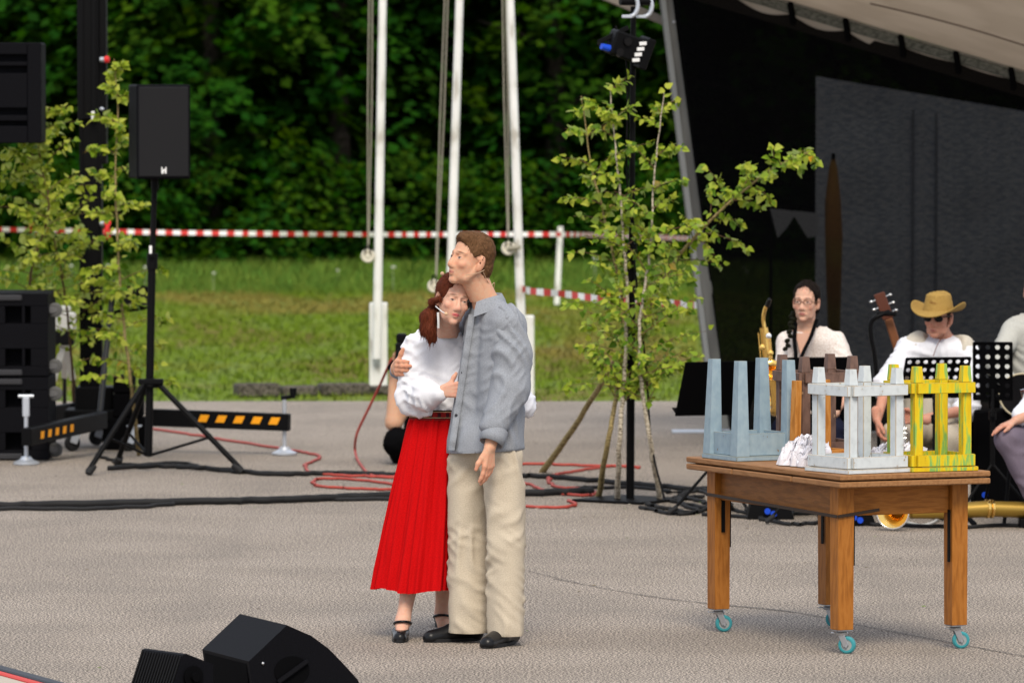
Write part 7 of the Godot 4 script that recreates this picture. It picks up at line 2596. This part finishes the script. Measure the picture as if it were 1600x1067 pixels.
func top(t: Node3D, j: Dictionary, r: float, sleeve_to: float, mat: Material, seed_: int, called := "shirt", waist := 0.0, arm := 0.066) -> M:
	var mid: Vector3 = (j.shl + j.shr) * 0.5
	var lat: Vector3 = (j.shr - j.shl).normalized()
	var b := [[mid + lat * 0.07, j.hip + lat * 0.07 + Vector3(0, waist, 0), r, r + 0.02], [mid - lat * 0.07, j.hip - lat * 0.07 + Vector3(0, waist, 0), r, r + 0.02], [j.neck + Vector3(0, -0.03, 0), j.shl, 0.058, arm * 0.95], [j.neck + Vector3(0, -0.03, 0), j.shr, 0.058, arm * 0.95]]
	for s in [["shl", "ell", "wrl"], ["shr", "elr", "wrr"]]:
		var a: Vector3 = j[s[0]]
		var e: Vector3 = j[s[1]]
		var w: Vector3 = j[s[2]]
		if sleeve_to <= 0.0:
			continue
		if sleeve_to < 1.0:
			b.append([a, a.lerp(e, sleeve_to), arm, arm + 0.004])
		else:
			b.append([a, e, arm, arm])
			b.append([e, e.lerp(w, sleeve_to - 1.0), arm, arm * 0.85])
	var f := fieldof(b, 0.012, 85.0)
	f.done()
	f.cut(Vector3(0, 1, 0.45), j.neck + Vector3(0, 0.035, 0.03))
	var m := f.mesh()
	ruffle(m, Vector3(5, 1.5, 5), 0.008, seed_)
	creases(m, Vector3(0.9, 0.1, -0.3), 0.055, 0.01, seed_ + 1, 3.0)
	creases(m, Vector3(0.4, 0.9, 0.1), 0.05, 0.009, seed_ + 2, 4.0)
	trim(m, Vector3(0, 1, 0.45), j.neck + Vector3(0, 0.035, 0.03), 0.014)
	return m

func musicians() -> void:
	sax_player()
	hat_player()
	edge_players()

func sax_player() -> void:
	var skin := Color(0.56, 0.33, 0.24)
	var j := {"neck": Vector3(1.698, 1.03, -8.3), "shl": Vector3(1.597, 0.978, -8.28), "shr": Vector3(1.871, 0.978, -8.28), "ell": Vector3(1.558, 0.747, -8.15), "wrl": Vector3(1.516, 0.67, -7.85), "elr": Vector3(1.972, 0.725, -8.15), "wrr": Vector3(1.832, 0.586, -7.85), "hip": Vector3(1.726, 0.482, -8.4), "knees": [Vector3(1.585, 0.495, -7.9), Vector3(1.827, 0.495, -7.9)], "feet": [Vector3(1.586, 0.061, -7.9), Vector3(1.828, 0.061, -7.9)]}
	var hb := facing(Vector3(-0.3, 0.02, 0.95), Vector3(0.03, 1, 0))
	var hc := Vector3(1.703, 1.217, -8.25)
	var navy := fabric(lin(0.012, 0.014, 0.03), 0.04, 171)
	var o := {"head": hc, "smile": -0.3, "open": 0.75, "gaze": -0.002, "brow": Color(0.04, 0.025, 0.02), "jaw": 0.9, "lips": Color(0.4, 0.15, 0.13), "trousers": navy, "size": 0.96, "hands": [[Vector3(1.516, 0.682, -7.83), Vector3(0, 0.3, 1), Vector3(-1, 0, 0), Vector3(0, 1, 0), 0.5], [Vector3(1.817, 0.579, -7.85), Vector3(-0.6, -0.3, 0.5), Vector3(0, -1, 0), Vector3(-0.5, 0, 1), 0.4]]}
	var t := seated("dark haired woman with glasses and braid seated with a saxophone", skin, j, o, hb)
	var lace := texmat(ntex(0.09, [lin(0.52, 0.43, 0.38), lin(0.64, 0.58, 0.54), lin(0.7, 0.65, 0.62)], [0.25, 0.42, 0.7], 173, 256, FastNoiseLite.TYPE_SIMPLEX, 3), Vector3(3, 3, 3), 0.9, ntex(0.1, [], [], 174, 256), 0.05)
	var m := top(t, j, 0.082, 0.62, lace, 51, "blouse", 0.0, 0.062)
	wpart(m, "blouse", lace, t)
	# bare neckline
	var sk := M.new()
	var n0: Vector3 = j.neck
	sk.prism(PackedVector2Array([Vector2(-0.04, 0.05), Vector2(0.05, 0.05), Vector2(0.0, -0.12)]), 0.01, Transform3D(Basis(Vector3.RIGHT, -0.2), Vector3(1.678, 0.99, -8.185)))
	wpart(sk, "neckline", flatmat(lin(0.52, 0.3, 0.22), 0.5), t)
	# hair with a plait over her right shoulder
	var hf := Field.new(hc - Vector3(0.16, 0.2, 0.16), hc + Vector3(0.16, 0.17, 0.16), 0.006, 170.0)
	hf.ell(hc + hb * Vector3(0, 0.04, -0.02), Vector3(0.079, 0.09, 0.098) * 0.97, hb)
	hf.ell(hc + hb * Vector3(0, -0.02, -0.06), Vector3(0.068, 0.075, 0.05), hb)
	hf.done()
	hf.cut(hb * Vector3(0, -0.38, 0.92), hc + hb * Vector3(0, 0.085, 0.062))
	hf.dent(hc + hb * Vector3(0, 0.03, 0.09), 0.05, 0.03)
	var hm := hf.mesh()
	hair_finish(hm, Color(0.012, 0.009, 0.008), Vector3(50, 14, 50), 0.003, 52)
	strands(hm, 1400, 0.03, 0.0012, hc, hb, Color(0.016, 0.012, 0.01), 93, Vector3(1.632, 1.155, -8.32))
	wpart(hm, "hair", mats.hair, t)
	var pl := M.new()
	var pc := crv([Vector3(1.631, 1.148, -8.3), Vector3(1.619, 1.096, -8.2), Vector3(1.602, 1.025, -8.14), Vector3(1.583, 0.952, -8.12)], 11)
	for i in pc.size():
		pl.ball(pc[i] + Vector3(0.006 * (-1.0 if i % 2 else 1.0), 0, 0), Vector3(0.021, 0.016, 0.02) * (1.0 - 0.02 * i), Basis(Vector3(0, 0, 1), 0.5 if i % 2 else -0.5), 10)
	tint(pl, Color(0.01, 0.008, 0.007))
	wpart(pl, "plait", mats.hair, t)
	# glasses
	var g := M.new()
	for e in [-1.0, 1.0]:
		var ring := []
		for i in 25:
			var a := TAU * i / 24.0
			ring.append(hc + hb * Vector3(e * 0.033 + cos(a) * 0.026, 0.0 + sin(a) * 0.013, 0.091 - 0.006 * absf(cos(a) * 0.5 * e + 0.5)))
		g.tube(ring, 0.0022, 5, false)
		g.tube([hc + hb * Vector3(e * 0.06, 0.004, 0.085), hc + hb * Vector3(e * 0.078, 0.003, 0.01)], 0.0022, 5)
	g.tube([hc + hb * Vector3(-0.008, 0.002, 0.094), hc + hb * Vector3(0.008, 0.002, 0.094)], 0.0022, 5)
	wpart(g, "glasses", flatmat(lin(0.1, 0.04, 0.02), 0.3), t)
	# neck strap
	for p in [[Vector3(1.642, 1.096, -8.22), Vector3(1.631, 1.006, -8.14), Vector3(1.636, 0.913, -8.08), Vector3(1.618, 0.828, -8)], [Vector3(1.762, 1.113, -8.24), Vector3(1.728, 1.025, -8.15), Vector3(1.68, 0.935, -8.08), Vector3(1.648, 0.857, -8.02)]]:
		var s := M.new()
		s.tube(crv(p, 14), 0.012, 6)
		wpart(s, "sling", mats.black_matte, t)

func hat_player() -> void:
	var skin := Color(0.47, 0.23, 0.16)
	var j := {"neck": Vector3(2.499, 0.992, -8.3), "shl": Vector3(2.303, 0.943, -8.25), "shr": Vector3(2.636, 0.92, -8.25), "ell": Vector3(2.154, 0.741, -8.05), "wrl": Vector3(2.095, 0.56, -7.85), "elr": Vector3(2.626, 0.602, -8.1), "wrr": Vector3(2.338, 0.566, -7.75), "hip": Vector3(2.492, 0.445, -8.4), "knees": [Vector3(2.191, 0.461, -7.85), Vector3(2.495, 0.435, -7.8)], "feet": [Vector3(2.184, 0.083, -7.85), Vector3(2.452, 0.068, -7.8)]}
	var hb := facing(Vector3(-0.42, -0.06, 0.9), Vector3(0.0, 1, 0.05))
	var hc := Vector3(2.466, 1.133, -8.2)
	var beige := fabric(lin(0.4, 0.35, 0.28), 0.05, 175)
	var o := {"head": hc, "smile": -0.4, "brow": Color(0.08, 0.05, 0.03), "jaw": 1.12, "lips": Color(0.36, 0.14, 0.11), "trousers": beige, "hands": [[Vector3(2.091, 0.561, -7.83), Vector3(0.1, -0.9, 0.3), Vector3(1, 0, 0), Vector3(0, 0, 1), 0.5], [Vector3(2.322, 0.567, -7.73), Vector3(-1, 0.1, 0.2), Vector3(0, 0, 1), Vector3(0, 1, 0), 0.7]]}
	var t := seated("man in straw hat, dark glasses and pale waistcoat seated with a trumpet", skin, j, o, hb)
	var wh := fabric(lin(0.66, 0.67, 0.72), 0.04, 177, 0.06)
	var m := top(t, j, 0.09, 1.12, wh, 61, "shirt", 0.0, 0.07)
	wpart(m, "shirt", wh, t)
	# waistcoat
	var ves := fabric(lin(0.5, 0.46, 0.39), 0.1, 179)
	var mid: Vector3 = (j.shl + j.shr) * 0.5
	for s in [-1.0, 1.0]:
		var k: Vector3 = j.shl if s < 0 else j.shr
		var f := fieldof([[k.lerp(j.neck, 0.25) + Vector3(0, 0.005, 0), (j.hip as Vector3) + Vector3(s * 0.11, -0.02, 0.02), 0.087, 0.14], [k.lerp(j.neck, 0.3) + Vector3(0, 0.008, 0), j.neck + Vector3(s * 0.055, -0.03, -0.02), 0.068, 0.055]], 0.012, 110.0)
		f.done()
		f.cut(Vector3(-s, 0, 0), Vector3((mid.x + j.hip.x) / 2 + s * 0.02, 0, 0))
		f.cut(Vector3(-s * 0.8, 0.35, 0.5), j.neck + Vector3(s * 0.062, -0.03, 0.05))
		f.cut(Vector3(0, -1, 0), Vector3(0, 0.44, 0))
		var vm := f.mesh()
		ruffle(vm, Vector3(10, 4, 10), 0.005, 63)
		wpart(vm, "waistcoat", ves, t)
	# dark glasses
	var g := M.new()
	for e in [-1.0, 1.0]:
		g.ball(hc + hb * Vector3(e * 0.033, -0.002, 0.084), Vector3(0.028, 0.02, 0.008), hb)
		g.tube([hc + hb * Vector3(e * 0.06, 0.01, 0.08), hc + hb * Vector3(e * 0.08, 0.008, 0.0)], 0.004, 6)
	g.tube([hc + hb * Vector3(-0.05, 0.012, 0.088), hc + hb * Vector3(0.05, 0.012, 0.088)], 0.004, 6)
	wpart(g, "sunglasses", mats.black_gloss, t)
	var hf := Field.new(hc - Vector3(0.14, 0.14, 0.14), hc + Vector3(0.14, 0.16, 0.14), 0.007, 150.0)
	hf.ell(hc + hb * Vector3(0, 0.03, -0.025), Vector3(0.079, 0.085, 0.095), hb)
	hf.done()
	hf.cut(hb * Vector3(0, -0.55, 0.83), hc + hb * Vector3(0, 0.06, 0.06))
	var hm := hf.mesh()
	tint(hm, Color(0.05, 0.03, 0.02))
	wpart(hm, "hair", mats.hair, t)
	var cord := M.new()
	cord.tube(crv([hc + hb * Vector3(0.07, 0.0, 0.01), hc + hb * Vector3(0.055, -0.08, 0.03), Vector3(2.457, 0.978, -8.12), Vector3(2.43, 0.912, -8.1)], 14), 0.0025, 5)
	wpart(cord, "hat_cord", flatmat(lin(0.12, 0.04, 0.02), 0.8), t)
	# straw hat
	var hat := thing("straw_hat", "yellow straw cowboy hat with curled brim on the seated man's head", "hat", hc + hb * Vector3(0, 0.038, 0.0))
	var straw := texmat(ntex(0.25, [lin(0.22, 0.13, 0.03), lin(0.42, 0.27, 0.075), lin(0.52, 0.35, 0.11)], [0.25, 0.5, 0.8], 181, 256, FastNoiseLite.TYPE_CELLULAR, 2), Vector3(4, 8, 4), 0.75, ntex(0.25, [], [], 182, 256), 0.25)
	var rows := []
	for i in 14:
		var u := i / 13.0
		var row := PackedVector3Array()
		for k in 60:
			var a := TAU * k / 60.0
			var y := u * 0.115
			var r := 1.0 - 0.27 * u
			if u > 0.86:
				r *= 1.0 - (u - 0.86) * 1.6
			var dip := 0.03 * smoothstep(0.75, 1.0, u) * (1.0 - absf(sin(a)) * 0.6)
			row.append(Vector3(cos(a) * 0.088 * r, y - dip * 0.5, sin(a) * 0.105 * r))
		rows.append(row)
	var last := PackedVector3Array()
	for k in 60:
		last.append(Vector3(0, 0.098, 0))
	rows.append(last)
	m = M.new()
	m.grid(rows, true)
	ruffle(m, Vector3(120, 60, 120), 0.0015, 64)
	hat.basis = hb
	var crown := part(m, "crown", straw, hat)
	rows = []
	for s in [0.004, -0.004]:
		for i in 10:
			var u := (i / 9.0) if s > 0 else (1.0 - i / 9.0)
			var row := PackedVector3Array()
			for k in 72:
				var a := TAU * k / 72.0
				var side := cos(a)
				var rx := 0.086 + 0.088 * u
				var rz := 0.103 + 0.07 * u
				var curl := pow(absf(side), 2.2) * pow(u, 2.0) * 0.05
				row.append(Vector3(cos(a) * (rx - curl * 0.45), curl - 0.022 * u * sin(a) * sin(a) + s, sin(a) * rz))
			rows.append(row)
	m = M.new()
	m.grid(rows, true)
	part(m, "brim", straw, hat)
	# faint stitched lettering on the crown, too worn to read
	m = M.new()
	var rng := RandomNumberGenerator.new()
	rng.seed = 3
	for k in 9:
		var a := 1.2 + 0.55 - k * 0.11
		var y := 0.055 - k * 0.002
		var r := 1.0 - 0.26 * 0.48
		var c := Vector3(cos(a) * 0.0905 * r, y, sin(a) * 0.108 * r)
		var tx := Vector3(-sin(a), 0, cos(a))
		for q in 2:
			m.bar(c + tx * (q - 0.5) * 0.004 + Vector3(0, -0.006, 0), c + tx * (q - 0.5) * 0.007 * rng.randf() + Vector3(0, 0.006 + 0.002 * q, 0) - Vector3(c.x, 0, c.z) * 0.03, 0.0018, 0.002, 0.0003)
	part(m, "lettering", flatmat(lin(0.2, 0.09, 0.025), 0.8), crown)

func edge_players() -> void:
	# guitarist, cut by the right edge
	var j := {"neck": Vector3(3.057, 1.1, -8.6), "shl": Vector3(2.926, 1.042, -8.55), "shr": Vector3(3.196, 1.04, -8.6), "ell": Vector3(2.8, 0.854, -8.4), "wrl": Vector3(2.887, 0.736, -8), "elr": Vector3(3.309, 0.81, -8.4), "wrr": Vector3(3.273, 0.755, -8), "hip": Vector3(3.045, 0.465, -8.7), "knees": [Vector3(2.889, 0.49, -8.25), Vector3(3.149, 0.49, -8.25)], "feet": [Vector3(2.898, 0.056, -8.25), Vector3(3.143, 0.056, -8.25)]}
	var hb := facing(Vector3(-0.3, 0, 1), Vector3.UP)
	var hc := Vector3(3.067, 1.27, -8.55)
	var knit := fabric(lin(0.42, 0.42, 0.39), 0.06, 183, 0.12)
	var o := {"head": hc, "trousers": mats.black_matte, "hands": [[Vector3(2.889, 0.733, -7.98), Vector3(0.8, -0.3, 0.3), Vector3(0, 0, -1), Vector3(0, 1, 0), 0.5]]}
	var t := seated("guitarist in pale grey knitted jumper cut off by the right edge", Color(0.5, 0.3, 0.22), j, o, hb)
	var m := top(t, j, 0.095, 1.85, knit, 71, "jumper", 0.0, 0.06)
	wpart(m, "jumper", knit, t)
	var hf := Field.new(hc - Vector3(0.14, 0.14, 0.14), hc + Vector3(0.14, 0.16, 0.14), 0.008, 150.0)
	hf.ell(hc + hb * Vector3(0, 0.04, -0.02), Vector3(0.081, 0.09, 0.098), hb)
	hf.done()
	hf.cut(hb * Vector3(0, -0.55, 0.83), hc + hb * Vector3(0, 0.07, 0.06))
	var hm := hf.mesh()
	tint(hm, Color(0.05, 0.03, 0.02))
	wpart(hm, "hair", mats.hair, t)
	# person in mauve trousers, nearer and further right
	j = {"neck": Vector3(3.118, 1.077, -7.3), "shl": Vector3(2.995, 1.014, -7.25), "shr": Vector3(3.245, 1.012, -7.3), "ell": Vector3(2.963, 0.731, -7.15), "wrl": Vector3(2.821, 0.602, -6.95), "elr": Vector3(3.326, 0.739, -7.2), "wrr": Vector3(3.174, 0.594, -6.9), "hip": Vector3(3.125, 0.461, -7.35), "knees": [Vector3(2.779, 0.491, -6.95), Vector3(3.027, 0.482, -6.85)], "feet": [Vector3(2.948, 0.108, -6.95), Vector3(3.064, 0.097, -6.85)]}
	hb = facing(Vector3(-0.6, 0, 0.8), Vector3.UP)
	hc = Vector3(3.102, 1.259, -7.25)
	var mauve := fabric(lin(0.14, 0.115, 0.15), 0.05, 185)
	o = {"head": hc, "trousers": mauve, "hands": [[Vector3(2.813, 0.603, -6.93), Vector3(-0.9, -0.35, 0.25), Vector3(0.2, -1, 0), Vector3(0.3, 0, 1), 0.2]]}
	t = seated("person in mauve trousers and white sleeve at the lower right edge", Color(0.5, 0.28, 0.2), j, o, hb)
	var wh := fabric(lin(0.68, 0.69, 0.74), 0.04, 187, 0.05)
	m = top(t, j, 0.09, 1.8, wh, 73, "shirt", 0.0, 0.06)
	wpart(m, "shirt", wh, t)
	hf = Field.new(hc - Vector3(0.14, 0.14, 0.14), hc + Vector3(0.14, 0.16, 0.14), 0.008, 150.0)
	hf.ell(hc + hb * Vector3(0, 0.04, -0.02), Vector3(0.081, 0.09, 0.098), hb)
	hf.done()
	hf.cut(hb * Vector3(0, -0.55, 0.83), hc + hb * Vector3(0, 0.07, 0.06))
	hm = hf.mesh()
	tint(hm, Color(0.05, 0.03, 0.02))
	wpart(hm, "hair", mats.hair, t)
